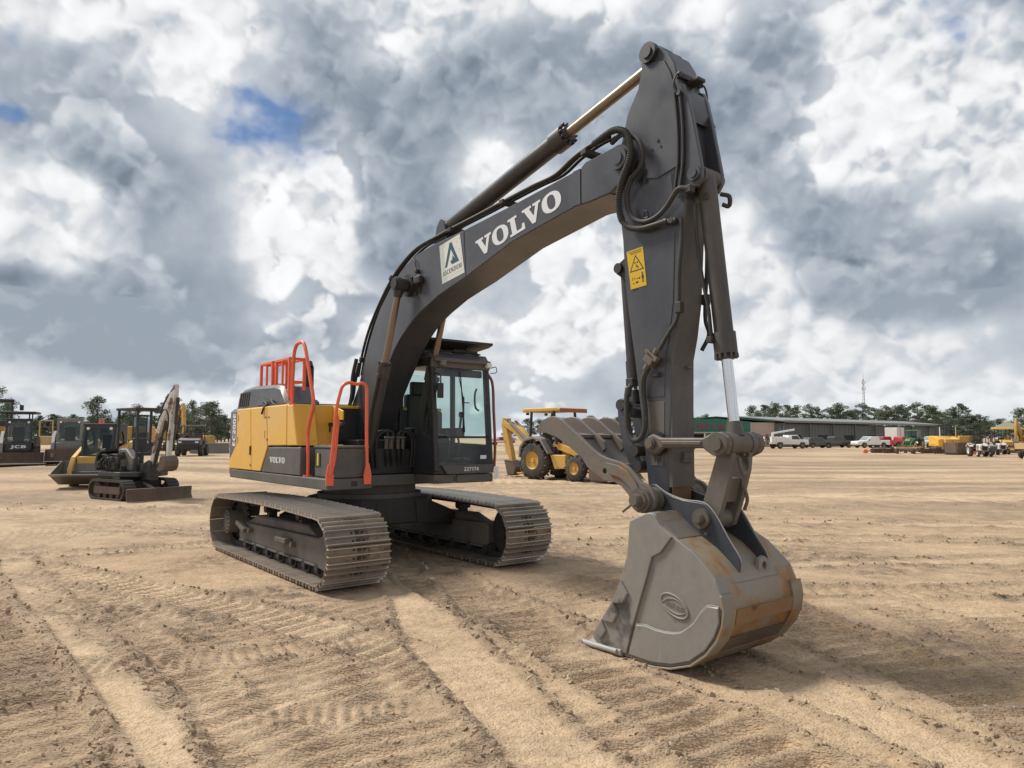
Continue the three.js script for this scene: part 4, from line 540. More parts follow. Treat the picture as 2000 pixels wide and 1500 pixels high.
// --- bucket
const bk = sub(ex, 'bucket'); bk.position.set(-0.03, -0.012, 0); bk.scale.z = 0.91;
const SP = [[5.40, 1.01], [5.56, 1.08], [5.61, 1.092], [5.64, 1.08], [5.69, 1.01], [5.81, 0.93], [5.97, 0.85], [6.07, 0.77], [6.16, 0.69], [6.21, 0.58], [6.23, 0.47], [6.215, 0.37], [6.17, 0.27], [6.08, 0.16], [5.95, 0.06], [5.77, -0.005], [5.62, -0.03], [5.44, -0.04], [5.28, -0.03], [5.04, -0.01], [4.97, 0.03], [4.99, 0.09], [5.09, 0.22], [5.2, 0.37], [5.28, 0.52], [5.37, 0.75]];
for (const s of [1, -1]) { const Z = (a, b) => s > 0 ? [a, b] : [-b, -a];
  part(bk, 'side_plate', [plate(SP, ...Z(0.502, 0.53), 0.004)], M.bucket);
  part(bk, 'side_cutter', [plate([[5.398, 1.012], [5.56, 1.082], [5.61, 1.094], [5.64, 1.08], [5.69, 1.012], [5.805, 0.935], [5.70, 0.81], [5.615, 0.765], [5.565, 0.62], [5.41, 0.21], [5.345, -0.005], [5.2, 0.0], [5.04, 0.05], [4.99, 0.09], [5.09, 0.22], [5.2, 0.37], [5.28, 0.52], [5.368, 0.75]], ...Z(0.53, 0.552), 0.005)], M.bucket);
  part(bk, 'side_wear_plate', [plate([[5.45, 0.235], [5.55, 0.25], [5.65, 0.238], [5.74, 0.24], [5.82, 0.25], [5.88, 0.27], [5.98, 0.345], [6.06, 0.45], [6.11, 0.495], [6.20, 0.50], [6.205, 0.40], [6.16, 0.295], [6.08, 0.185], [5.95, 0.085], [5.79, 0.025], [5.6, -0.005], [5.37, 0.0]], ...Z(0.53, 0.556), 0.006)], M.bucket);
  part(bk, 'wear_weld', [tube([[5.45, 0.238], [5.55, 0.253], [5.65, 0.241], [5.74, 0.243], [5.82, 0.253], [5.88, 0.273], [5.98, 0.348], [6.06, 0.453], [6.11, 0.498], [6.20, 0.503]].map(([x, y]) => [x, y, s * 0.542]), 0.005, 60, 6)], M.weld);
  for (const pr of [[[5.315, 0.545], [5.385, 0.46], [5.335, 0.375], [5.225, 0.36]], [[5.225, 0.365], [5.275, 0.28], [5.225, 0.205], [5.115, 0.205]], [[5.10, 0.205], [5.145, 0.13], [5.09, 0.055], [5.0, 0.085]]]) part(bk, 'edge_protector', [plate(pr, ...Z(0.545, 0.578), 0.008)], M.bucket);
  part(bk, 'back_strap', [(() => { const o = SP.slice(9, 18), pts = [...o.map(([x, y]) => [5.66 + (x - 5.66) * 1.035, 0.42 + (y - 0.42) * 1.035]), ...o.slice().reverse()]; return plate(pts, ...Z(0.40, 0.553), 0.004); })()], M.bucketRust);
}
{ const shellLine = SP.slice(3, 21), inner = shellLine.map(([x, y]) => { const dx = 5.66 - x, dy = 0.45 - y, l = Math.hypot(dx, dy); return [x + dx / l * 0.03, y + dy / l * 0.03]; });
  part(bk, 'shell', [plate([...shellLine, ...inner.reverse()], -0.505, 0.505, 0.0, undefined, 0.6)], M.bucketRust, 'curved bucket back with rust streaks');
  const band = (i0, i1, th) => { const o = SP.slice(i0, i1), f = 1 + th; return [...o.map(([x, y]) => [5.66 + (x - 5.66) * f, 0.42 + (y - 0.42) * f]), ...o.slice().reverse()]; };
  part(bk, 'heel_plate', [plate(band(10, 12, 0.035), -0.39, 0.39, 0.004)], M.rust, 'rust-brown heel plate across the bucket back');
  part(bk, 'heel_plate', [plate(band(12, 14, 0.025), -0.39, 0.39, 0.004)], M.rustDark); part(bk, 'heel_plate', [plate(band(13, 16, 0.035), -0.39, 0.39, 0.004)], M.bucketRust);
  part(bk, 'cutting_edge', [plate([[4.86, -0.035], [4.90, -0.002], [5.30, 0.018], [5.30, -0.03]], -0.57, 0.57, 0.006)], M.bareSteel, 'bright worn cutting edge of the bucket');
  part(bk, 'edge_end_cap', [cyl([4.87, -0.01, 0.57], [5.27, 0.0, 0.575], 0.024, 0.02, 10), hex(4.88, -0.01, 0.57, 0.6, 0.025)], M.bareSteel);
  part(bk, 'top_plate', [plate([[5.50, 1.03], [5.60, 1.09], [5.72, 1.0], [5.83, 0.925], [5.81, 0.90], [5.7, 0.96], [5.6, 1.04], [5.52, 1.0]], -0.5, 0.5, 0.004)], M.thumb);
  part(bk, 'torque_tube', [disc(5.56, 1.03, -0.5, 0.5, 0.06)], M.bucket); }
const EP0 = [[5.27, 1.16], [5.29, 1.24], [5.34, 1.275], [5.40, 1.25], [5.46, 1.215], [5.55, 1.185], [5.65, 1.165], [5.84, 1.152], [5.92, 1.09], [5.98, 1.0], [6.05, 0.9], [6.13, 0.79], [6.145, 0.73], [6.13, 0.66], [6.0, 0.74], [5.85, 0.84], [5.7, 0.93], [5.6, 1.0], [5.5, 1.05], [5.36, 1.05], [5.30, 1.08]];
const EP = EP0.map(([x, y]) => [x + 0.022, y + 0.01]);
for (const s of [1, -1]) { const Z = (a, b) => s > 0 ? [a, b] : [-b, -a];
  part(bk, 'bucket_ear', [plate(EP, ...Z(0.172, 0.205), 0.004)], M.ear, 'near-black bucket ear plate with bright edge');
  part(bk, 'ear_edge_weld', [tube([[5.36, 1.272], [5.46, 1.217], [5.55, 1.188], [5.65, 1.168], [5.84, 1.154], [5.92, 1.092], [6.05, 0.902], [6.13, 0.792], [6.145, 0.735], [6.13, 0.67]].map(([x, y]) => [x + 0.022, y + 0.01, s * 0.1885]), 0.006, 60, 6)], M.weld);
  part(bk, 'ear_boss', [disc(5.845, 1.05, ...Z(0.2, 0.235), 0.075), disc(5.845, 1.05, ...Z(0.2, 0.275), 0.04), hex(5.845, 1.05, ...Z(0.275, 0.283), 0.034), bx(0.03, 0.03, 0.03, 5.885, 0.94, s * 0.215)], M.pin);
  part(bk, 'ear_gusset', [plate([[5.60, 1.0], [5.7, 0.93], [5.85, 0.84], [6.0, 0.745], [6.13, 0.665], [6.145, 0.64], [6.1, 0.66], [5.9, 0.775], [5.7, 0.89]], ...Z(0.205, 0.30), 0.006)], M.bucket); }
part(bk, 'ear_base', [plate([[6.0, 0.80], [6.10, 0.735], [6.19, 0.64], [6.15, 0.62], [6.0, 0.72]], -0.3, 0.3, 0.005)], M.bucketRust);
part(bk, 'lifting_eye', [plateX([[-0.07, 0.62], [0.07, 0.62], [0.075, 0.70], [0.06, 0.76], [0.0, 0.785], [-0.06, 0.76], [-0.075, 0.70]].map(([z, y]) => [z - 0.12, y]), 6.13, 6.17, 0.006, [[0.12, 0.715, 0.036]])], M.bucket);
{ const ov = []; for (let i = 0; i < 40; i++) { const a = i / 40 * 6.283; ov.push([5.81 + 0.125 * Math.cos(a) * 0.97 - 0.03 * Math.sin(a) * 0.2, 0.44 + 0.075 * Math.sin(a) - 0.028 * Math.cos(a)]); }
  const ring = new THREE.TubeGeometry(new THREE.CatmullRomCurve3(ov.map(([x, y]) => V(x, y, 0.535)), true), 80, 0.008, 8, true), t = text('WERK-BRAU', sansBold, 0.17, 0.032, { depth: 0.012 }); t.rotateZ(-0.2); t.translate(5.725, 0.44, 0.528);
  part(bk, 'maker_badge', [plate(ov, 0.526, 0.535, 0.002), ring, t, tube([[5.70, 0.452, 0.536], [5.76, 0.485, 0.538], [5.83, 0.487, 0.538], [5.92, 0.44, 0.536]], 0.005, 24, 6), tube([[5.70, 0.435, 0.536], [5.78, 0.40, 0.538], [5.86, 0.388, 0.538], [5.91, 0.405, 0.536]], 0.005, 24, 6)], M.bucket, 'raised oval maker badge'); }
part(ex, 'bucket_pin', [disc(5.37, 1.15, -0.30, 0.30, 0.055), disc(5.37, 1.15, 0.205, 0.25, 0.1), disc(5.37, 1.15, -0.25, -0.205, 0.1)], M.pin);
// --- hydraulic thumb
const th = sub(ex, 'thumb');
const TP = [[4.05, 1.695], [4.1, 1.77], [4.16, 1.812], [4.23, 1.835], [4.30, 1.842], [4.37, 1.832], [4.44, 1.80], [4.50, 1.755], [4.57, 1.71], [4.64, 1.667], [4.72, 1.61], [4.81, 1.55], [4.89, 1.505], [4.96, 1.48], [5.05, 1.463], [5.14, 1.443], [5.22, 1.408], [5.29, 1.352], [5.35, 1.295], [5.42, 1.275], [5.47, 1.23], [5.495, 1.17], [5.48, 1.10], [5.42, 1.055], [5.35, 1.05], [5.29, 1.085], [5.25, 1.135], [5.21, 1.19], [5.14, 1.25], [5.05, 1.285], [4.94, 1.288], [4.84, 1.34], [4.74, 1.395], [4.68, 1.47], [4.58, 1.53], [4.47, 1.59], [4.35, 1.65], [4.2, 1.69]];
const TI = [...TP.slice(0, 11), [4.74, 1.55], [4.70, 1.52], [4.58, 1.54], [4.47, 1.6], [4.35, 1.655], [4.2, 1.69]];
for (const [z, full] of [[0.33, 1], [0.10, 0], [-0.13, 0], [-0.36, 1]]) part(th, 'thumb_tine', [plate(full ? TP : TI, z - 0.017, z + 0.017, 0.004, full ? [[4.955, 1.37, 0.028]] : [])], M.thumb);
part(th, 'thumb_cross_plate', [plate([[4.47, 1.69], [4.60, 1.672], [4.60, 1.645], [4.47, 1.66]], -0.36, 0.33, 0.004), plate([[4.56, 1.66], [4.64, 1.60], [4.76, 1.46], [4.90, 1.36], [4.89, 1.335], [4.75, 1.435], [4.62, 1.575], [4.545, 1.64]], -0.36, 0.33, 0.004)], M.thumb);
part(th, 'thumb_cross_tube', [disc(5.0, 1.385, -0.36, 0.31, 0.045)], M.thumb);
for (const s of [1, -1]) { const Z = (a, b) => s > 0 ? [a, b] : [-b, -a];
  part(th, 'thumb_arm_doubler', [plate([[4.98, 1.44], [5.12, 1.42], [5.22, 1.375], [5.31, 1.29], [5.36, 1.2], [5.31, 1.17], [5.24, 1.25], [5.14, 1.32], [5.02, 1.345]], ...Z(s > 0 ? 0.347 : 0.377, s > 0 ? 0.365 : 0.395), 0.004)], M.thumb);
  part(th, 'thumb_hub', [disc(5.37, 1.155, ...Z(0.255, 0.385), 0.098), disc(5.37, 1.155, ...Z(0.385, 0.405), 0.075), disc(5.37, 1.155, ...Z(0.405, 0.455), 0.05), hex(5.37, 1.155, ...Z(0.455, 0.463), 0.042), cyl([5.33, 1.12, s * 0.435], [5.25, 1.06, s * 0.45], 0.01)], M.pin); }
{ // the ram and links that move it, on the back of the arm
  const r = ram(ex, 'thumb_cylinder', [4.91, 3.14], [5.0, 1.90], 0.80, 0.055, 0.035, M.barrel, M.chrome, 0, 0.06, 0.12, 1.15, 6);
  part(r, 'cylinder_bracket', [plate([[5.04, 3.32], [4.97, 3.22], [4.87, 3.17], [4.87, 3.10], [4.98, 3.02], [5.04, 3.0]], 0.065, 0.095, 0.005), plate([[5.04, 3.32], [4.97, 3.22], [4.87, 3.17], [4.87, 3.10], [4.98, 3.02], [5.04, 3.0]], -0.095, -0.065, 0.005), disc(4.91, 3.14, -0.12, 0.12, 0.045)], M.black);
  for (const z of [0.075, -0.11]) part(r, 'thumb_link', [plate([[4.88, 1.96], [4.92, 1.99], [4.98, 1.97], [5.02, 1.9], [5.01, 1.8], [5.05, 1.62], [5.12, 1.46], [5.13, 1.38], [5.07, 1.36], [5.0, 1.44], [4.93, 1.62], [4.885, 1.82]], z, z + 0.035, 0.006)], M.grey);
  part(r, 'thumb_link_pin', [disc(4.94, 1.93, -0.14, 0.14, 0.048), disc(5.07, 1.86, -0.13, 0.15, 0.045), disc(5.10, 1.54, -0.14, 0.15, 0.05), disc(5.14, 1.41, -0.16, 0.15, 0.04)], M.hoseDusty); }
// --- cab
const cab = sub(ex, 'cab');
const zr = -0.27, zl = -1.22;   // right and left sides
const FB = 1.285, FT = 1.17;    // front at the sill and at the head
const fx = y => mix(FB, FT, (y - 1.29) / 1.33);
part(cab, 'cab_base', [box2(-0.45, 1.27, 1.165, 1.285, zl, zr, 0.015)], M.black);
part(cab, 'front_sill', [plateX([[zl + 0.005, 1.168], [zr - 0.19, 1.168], [zr - 0.1, 1.285], [zl + 0.005, 1.285]], 1.27, 1.302, 0.006)], M.greyDusty);
for (const z of [zr - 0.035, zl + 0.035]) { part(cab, 'front_post', [bar([fx(1.2) - 0.035, 1.2, z], [FT - 0.035, 2.66, z], 0.075, 0.07)], M.black); part(cab, 'rear_post', [bar([-0.4, 1.2, z], [-0.36, 2.66, z], 0.09, 0.07)], M.black); part(cab, 'middle_post', [bar([0.32, 1.2, z], [0.30, 2.68, z], 0.07, 0.06)], M.black); part(cab, 'side_head_rail', [box2(-0.4, FT, 2.62, 2.70, z - 0.035, z + 0.035, 0.01)], M.black); }
part(cab, 'right_lower_panel', [plate([[-0.4, 1.2], [1.22, 1.2], [1.2, 1.62], [0.95, 1.72], [0.5, 1.66], [-0.4, 1.7]], zr - 0.03, zr - 0.008, 0.004)], M.skidDark);
part(cab, 'left_door_panel', [plate([[-0.4, 1.2], [1.22, 1.2], [1.2, 1.55], [-0.4, 1.6]], zl + 0.008, zl + 0.03, 0.004)], M.skidDark);
part(cab, 'rear_panel', [box2(-0.43, -0.39, 1.2, 1.75, zl + 0.05, zr - 0.05)], M.skidDark);
part(cab, 'head_beam', [box2(FT - 0.06, FT + 0.03, 2.585, 2.70, zl, zr, 0.012), box2(FT + 0.0, FT + 0.08, 2.66, 2.71, zl + 0.02, zr - 0.02, 0.01)], M.greyDusty);
part(cab, 'roof', [plate([[-0.46, 2.70], [1.18, 2.705], [1.12, 2.79], [-0.42, 2.78]], zl - 0.005, zr + 0.005, 0.02)], M.grey);
part(cab, 'roof_window', [box2(0.45, 1.08, 2.785, 2.815, zl + 0.1, zr - 0.1, 0.01)], M.skidGrey);
part(cab, 'roof_lamp_bar', [bx(0.1, 0.06, 0.2, 1.05, 2.83, -0.78), bx(0.08, 0.05, 0.12, 1.02, 2.83, -1.05), bx(0.06, 0.05, 0.06, 1.02, 2.825, -0.5), tube([[1.1, 2.81, zl + 0.1], [1.12, 2.83, -0.8], [1.1, 2.81, zr - 0.1]], 0.012, 20)], M.black);
part(cab, 'rain_visor', [plate([[0.5, 2.90], [1.12, 2.95], [1.2, 2.975], [1.2, 2.945], [1.1, 2.915], [0.5, 2.86]], zl - 0.06, zr + 0.02, 0.01)], M.black, 'flat black visor above the cab roof');
part(cab, 'visor_bracket', [bx(0.04, 0.13, 0.04, 0.75, 2.84, zr - 0.12), bx(0.04, 0.13, 0.04, 0.75, 2.84, zl + 0.12), bx(0.05, 0.1, 0.05, 1.02, 2.86, -0.95)], M.black);
part(cab, 'yellow_roof_block', [bx(0.14, 0.07, 0.12, 0.75, 2.81, zr + 0.02, 0.01)], M.yellow);
part(cab, 'pillar_bar', [bar([fx(1.66), 1.655, zl + 0.1], [fx(1.66), 1.655, zr - 0.2], 0.022, 0.03)], M.black);
{ const pane = (name, a) => { const g = new THREE.BufferGeometry(); g.setAttribute('position', new THREE.Float32BufferAttribute([...a[0], ...a[1], ...a[2], ...a[0], ...a[2], ...a[3]], 3)); g.computeVertexNormals(); return part(cab, name, g, M.glass); };
  const z0 = zr - 0.07, z1 = zl + 0.07; pane('windscreen', [[fx(1.67), 1.67, z0], [fx(1.67), 1.67, z1], [fx(2.58), 2.58, z1], [fx(2.58), 2.58, z0]]); pane('lower_windscreen', [[fx(1.29), 1.29, z0], [fx(1.29), 1.29, z1], [fx(1.64), 1.64, z1], [fx(1.64), 1.64, z0]]);
  for (const z of [zr - 0.02, zl + 0.02]) { pane('side_window', [[0.36, 1.66, z], [1.17, 1.7, z], [1.12, 2.62, z], [0.34, 2.62, z]]); pane('side_window', [[-0.36, 1.7, z], [0.28, 1.66, z], [0.26, 2.62, z], [-0.34, 2.62, z]]); }
  pane('rear_window', [[-0.41, 1.75, z0], [-0.41, 1.75, z1], [-0.38, 2.62, z1], [-0.38, 2.62, z0]]); }
part(cab, 'operator_seat', [bx(0.5, 0.16, 0.48, 0.25, 1.62, -0.78, 0.05), bx(0.14, 0.62, 0.46, 0.0, 1.98, -0.78, 0.06), bx(0.1, 0.2, 0.26, -0.02, 2.38, -0.78, 0.04), bx(0.3, 0.25, 0.3, 0.2, 1.42, -0.78)], M.skidDark);
part(cab, 'console', [bx(0.5, 0.14, 0.14, 0.45, 1.72, -0.46, 0.03), bx(0.5, 0.14, 0.14, 0.45, 1.72, -1.08, 0.03), cyl([0.66, 1.78, -0.46], [0.69, 1.96, -0.46], 0.018), cyl([0.66, 1.78, -1.08], [0.69, 1.96, -1.08], 0.018), bx(0.06, 0.08, 0.06, 0.69, 1.98, -0.46, 0.02), bx(0.06, 0.08, 0.06, 0.69, 1.98, -1.08, 0.02)], M.skidDark);
part(cab, 'travel_lever', [tube([[0.95, 1.29, -0.68], [1.0, 1.55, -0.68], [0.92, 1.75, -0.68]], 0.014, 20), tube([[0.95, 1.29, -0.84], [1.0, 1.55, -0.84], [0.92, 1.75, -0.84]], 0.014, 20), bx(0.2, 0.03, 0.12, 1.08, 1.36, -0.68), bx(0.2, 0.03, 0.12, 1.08, 1.36, -0.86)], M.black);
part(cab, 'monitor', [bx(0.04, 0.18, 0.14, 1.02, 1.95, -0.40, 0.01), cyl([1.0, 1.65, -0.38], [1.02, 1.9, -0.4], 0.012)], M.black);
part(cab, 'blind_roll', [bx(0.05, 0.1, 0.78, 1.1, 2.53, -0.75, 0.02)], M.black);
part(cab, 'windscreen_wiper', [bar([fx(2.55) + 0.02, 2.55, -0.72], [fx(1.72) + 0.02, 1.72, -0.75], 0.016, 0.016), bar([fx(2.5) + 0.03, 2.5, -0.68], [fx(2.15) + 0.03, 2.12, -0.76], 0.012, 0.012), bx(0.02, 0.5, 0.022, fx(1.95) + 0.015, 1.95, -0.745, 0.004), bar([fx(2.12) + 0.03, 2.12, -0.74], [fx(2.12) + 0.03, 2.12, -0.84], 0.014, 0.014)], M.black);
part(cab, 'inner_handle', [tube([[fx(2.3) - 0.04, 2.32, -1.02], [fx(2.3) - 0.02, 2.25, -0.98], [fx(2.1) - 0.02, 2.06, -0.98], [fx(2.0) - 0.04, 2.02, -1.04]], 0.014, 24)], M.black);
part(cab, 'mirror', [bx(0.03, 0.2, 0.09, fx(2.2) + 0.06, 2.27, -0.36, 0.01), tube([[FT, 2.5, -0.3], [FT + 0.08, 2.48, -0.36], [FT + 0.1, 2.3, -0.36]], 0.01, 20)], M.black);
for (const [z, y] of [[-1.17, 2.65], [-0.42, 2.64]]) part(cab, 'cab_lamp', [bx(0.06, 0.075, 0.085, FT + 0.06, y, z, 0.012), bx(0.012, 0.055, 0.065, FT + 0.093, y, z, 0.004)], z < -1 ? M.lamp : M.skidGrey);
part(cab, 'cab_grab_rail', [tube([[1.22, 1.22, zl - 0.06], [1.2, 1.5, zl - 0.09], [1.17, 2.0, zl - 0.09], [1.12, 2.45, zl - 0.09], [1.1, 2.55, zl - 0.03]], 0.02, 50)], M.redDull);
part(cab, 'mirror_loop', [tube([[1.17, 2.62, zl - 0.02], [1.19, 2.64, zl - 0.11], [1.19, 2.57, zl - 0.12], [1.17, 2.55, zl - 0.03]], 0.006, 24)], M.black);
part(cab, 'windscreen_sticker', [bx(0.004, 0.05, 0.1, fx(1.4) + 0.006, 1.385, -1.05, 0.001)], flat(0.7, 0.72, 0.72));
part(cab, 'lot_tag', [bx(0.004, 0.17, 0.075, 1.31, 1.17, zl - 0.03, 0.001)], flat(0.78, 0.78, 0.78));
{ const t = text('227174', sansBold, 0.24, 0.05); t.rotateY(Math.PI / 2); t.translate(1.302, 1.205, -0.72); part(cab, 'chalk_number', t, M.letter, 'white handwritten lot number on the sill'); }
part(cab, 'sill_hole', [plateX([[-0.60, 1.075], [-0.575, 1.075], [-0.575, 1.135], [-0.60, 1.135]], 1.273, 1.2785, 0.001)], M.black);
part(cab, 'cab_mount', [bx(0.06, 0.03, 0.05, 1.27, 1.09, -0.32)], M.pin);
// --- latches, hinges and grease that the photograph shows
for (const [x, y] of [[-0.72, 1.93], [-0.60, 1.93], [-1.33, 1.25], [-0.66, 1.62]]) part(ex, 'panel_latch', [disc(x, y, 1.242, 1.2475, 0.016, 12)], M.black);
for (const [x, y] of [[-1.95, 1.95], [-1.95, 1.62], [-0.78, 1.98], [-0.76, 1.7]]) part(ex, 'panel_hinge', [box2(x - 0.012, x + 0.012, y - 0.05, y + 0.05, 1.242, 1.251, 0.003)], M.yellow);
{ const grease = paint([0.012, 0.012, 0.013], { amt: 0.05, rough: 0.25 }), rg = rng(19);
  const smear = (cx, cy, z, w, h, n = 22) => { const p = []; for (let i = 0; i < n; i++) { const a = i / n * 6.2832, q = 0.72 + 0.45 * rg(); p.push([cx + w * q * Math.cos(a), cy + h * q * Math.sin(a) - (Math.sin(a) < -0.3 && rg() < 0.4 ? h * 0.9 : 0)]); } return plate(p, z, z + 0.0012, 0, undefined, 0); };
  part(arm, 'grease_smear', smear(5.22, 3.93, 0.1585, 0.075, 0.09), grease); part(arm, 'grease_smear', smear(5.575, 3.74, 0.1505, 0.03, 0.07), grease); part(arm, 'grease_smear', smear(5.36, 1.52, 0.1505, 0.05, 0.05), grease); part(boom, 'grease_smear', smear(1.66, 3.49, 0.2185, 0.1, 0.05), grease); }
// --- valve pipes between boom foot and cab
const val = sub(ex, 'valve_manifold');
part(val, 'manifold_block', [box2(0.1, 0.62, 1.165, 1.62, -0.24, 0.5, 0.02)], M.black);
for (const [z, zz2] of [[0.14, 0.34], [0.06, 0.28], [-0.03, -0.22], [-0.1, -0.26]]) part(val, 'valve_hose', [tube([[0.74, 1.25, zz2], [0.76, 1.5, zz2 * 1.08], [0.76, 1.66, zz2], [0.76, 1.735, (z + zz2) / 2], [0.76, 1.71, z], [0.76, 1.55, z], [0.76, 1.4, z], [0.7, 1.25, z]], 0.017, 50)], M.hose);
for (const z of [0.15, 0.08, -0.02, -0.09]) part(val, 'hose_fitting', [cyl([0.76, 1.5, z], [0.76, 1.6, z], 0.024, 0.024, 10), cyl([0.76, 1.60, z], [0.76, 1.63, z], 0.03, 0.03, 6)], M.pin);
part(val, 'clamp_bar', [box2(0.74, 0.79, 1.635, 1.665, 0.05, 0.18, 0.006), box2(0.74, 0.79, 1.635, 1.665, -0.12, 0.01, 0.006)], M.pin);
part(val, 'front_screen', [box2(0.64, 0.72, 1.17, 1.5, -0.26, 0.64, 0.01)], M.black);
// ---------------------------------------------------------------- helpers for the machines further off
const turnTo = (hx, hz) => Math.atan2(-hz, hx);
function wheel(parent, x, y, z, r, w, rim = M.yellowOld, lugs = 0, name = 'wheel', rimR = 0.56) {
  const g = sub(parent, name), prof = [[rimR, -0.5], [0.86, -0.5], [0.97, -0.36], [1, -0.15], [1, 0.15], [0.97, 0.36], [0.86, 0.5], [rimR, 0.5]].map(([a, b]) => new THREE.Vector2(a * r, b * w));
  const t = new THREE.LatheGeometry(prof, 36); t.rotateX(Math.PI / 2); t.translate(x, y, z); const gs = [t];
  for (let k = 0; k < lugs; k++) for (const s of [-1, 1]) { const q = bx(r * 0.09, r * 0.12, w * 0.6, 0, r * 1.0, 0, 0.01); q.rotateY(s * 0.55); q.translate(0, 0, s * w * 0.23); q.rotateZ((k + (s > 0 ? 0.5 : 0)) / lugs * 6.2832); q.translate(x, y, z); gs.push(q); }
  part(g, 'tyre', gs, M.tyre);
  const rg = [disc(x, y, z - w * 0.3, z + w * 0.3, r * rimR, 28)], bolts = [];
  for (const s of [-1, 1]) { const tor = new THREE.TorusGeometry(r * rimR * 0.97, r * 0.035, 6, 28); tor.translate(x, y, z + s * w * 0.42); rg.push(tor, cyl([x, y, z + s * w * 0.25], [x, y, z + s * w * 0.44], r * rimR * 0.3, r * rimR * 0.22, 14)); const c = new THREE.CylinderGeometry(r * rimR, r * rimR * 0.8, w * 0.2, 28, 1, true); c.rotateX(s * Math.PI / 2); c.translate(x, y, z + s * w * 0.36); rg.push(c); }
  part(g, 'rim', rg, rim); return g;
}
function quadPane(parent, name, a, mat = M.glassDark) { const g = new THREE.BufferGeometry(); g.setAttribute('position', new THREE.Float32BufferAttribute([...a[0], ...a[1], ...a[2], ...a[0], ...a[2], ...a[3]], 3)); g.computeVertexNormals(); return part(parent, name, g, mat); }
function rubberTrack(parent, x0, x1, r, z, w, mat = M.rustDark) {
  const t = sub(parent, 'rubber_track'), pts = []; for (let i = 0; i <= 14; i++) { const a = -Math.PI / 2 + Math.PI * i / 14; pts.push([x1 - r + r * Math.cos(a), r + r * Math.sin(a)]); } for (let i = 0; i <= 14; i++) { const a = Math.PI / 2 + Math.PI * i / 14; pts.push([x0 + r + r * Math.cos(a), r + r * Math.sin(a)]); }
  const s = shapeOf(pts), inn = new THREE.Path(pts.map(([x, y]) => new THREE.Vector2((x - (x0 + x1) / 2) * (1 - 0.09 / (x1 - x0)) + (x0 + x1) / 2, (y - r) * (1 - 0.045 / r) + r))); s.holes.push(inn);
  const g = new THREE.ExtrudeGeometry(s, { depth: w, bevelEnabled: false }); g.translate(0, 0, z - w / 2); const lugs = [], L = x1 - x0 - 2 * r, N = Math.round((2 * L + 6.283 * r) / 0.1);
  for (let i = 0; i < N; i++) { let q = i / N * (2 * L + 6.283 * r), x, y, a; if (q < L) { x = x0 + r + q; y = 0.0; a = 0; } else if (q < L + 3.1416 * r) { a = (q - L) / r; x = x1 - r + r * Math.sin(a); y = r - r * Math.cos(a); } else if (q < 2 * L + 3.1416 * r) { q -= L + 3.1416 * r; x = x1 - r - q; y = 2 * r; a = Math.PI; } else { q -= 2 * L + 3.1416 * r; a = Math.PI + q / r; x = x0 + r + r * Math.sin(a); y = r - r * Math.cos(a); } const b = bx(0.05, 0.03, w * 0.98, 0, -0.005, 0, 0.005); b.rotateZ(a); b.translate(x, y, z); lugs.push(b); }
  part(t, 'belt', [g, ...lugs], M.tyre); const ws = []; for (let i = 0; i < 4; i++) ws.push(disc(mix(x0 + r * 1.7, x1 - r * 1.7, i / 3), r * 0.45, z - w * 0.3, z + w * 0.3, r * 0.34, 14)); part(t, 'track_wheels', [disc(x0 + r, r, z - w * 0.2, z + w * 0.2, r * 0.8), disc(x1 - r, r, z - w * 0.2, z + w * 0.2, r * 0.8), ...ws, box2(x0 + r, x1 - r, r * 0.6, r * 1.35, z - w * 0.35, z + w * 0.42)], mat); return t;
}
function openBucket(parent, name, x, y, w, d, h, mat, tilt = 0) {   // loader bucket opening forward
  const g = sub(parent, name), prof = [[d, 0], [0.1 * d, 0], [0, 0.12 * h], [-0.03 * d, 0.5 * h], [0.05 * d, h], [0.12 * d, h], [0.03 * d, 0.5 * h], [0.06 * d, 0.16 * h], [0.14 * d, 0.05 * h], [d, 0.04 * h]];
  const place = q => { q.rotateZ(tilt); q.translate(x, y, 0); return q; };
  part(g, 'bucket_shell', [place(plate(prof, -w / 2, w / 2, 0.004))], mat); for (const s of [-1, 1]) part(g, 'bucket_side', [place(plate([[d * 0.98, 0.02], [0.1 * d, 0.02], [0, 0.13 * h], [-0.01 * d, 0.5 * h], [0.07 * d, h * 0.99], [0.3 * d, h * 0.9]], s * w / 2 - 0.012, s * w / 2 + 0.012, 0.003))], mat);
  part(g, 'cutting_lip', [place(box2(d * 0.9, d * 1.05, -0.006, 0.022, -w / 2, w / 2, 0.004))], M.bareSteel); return g;
}
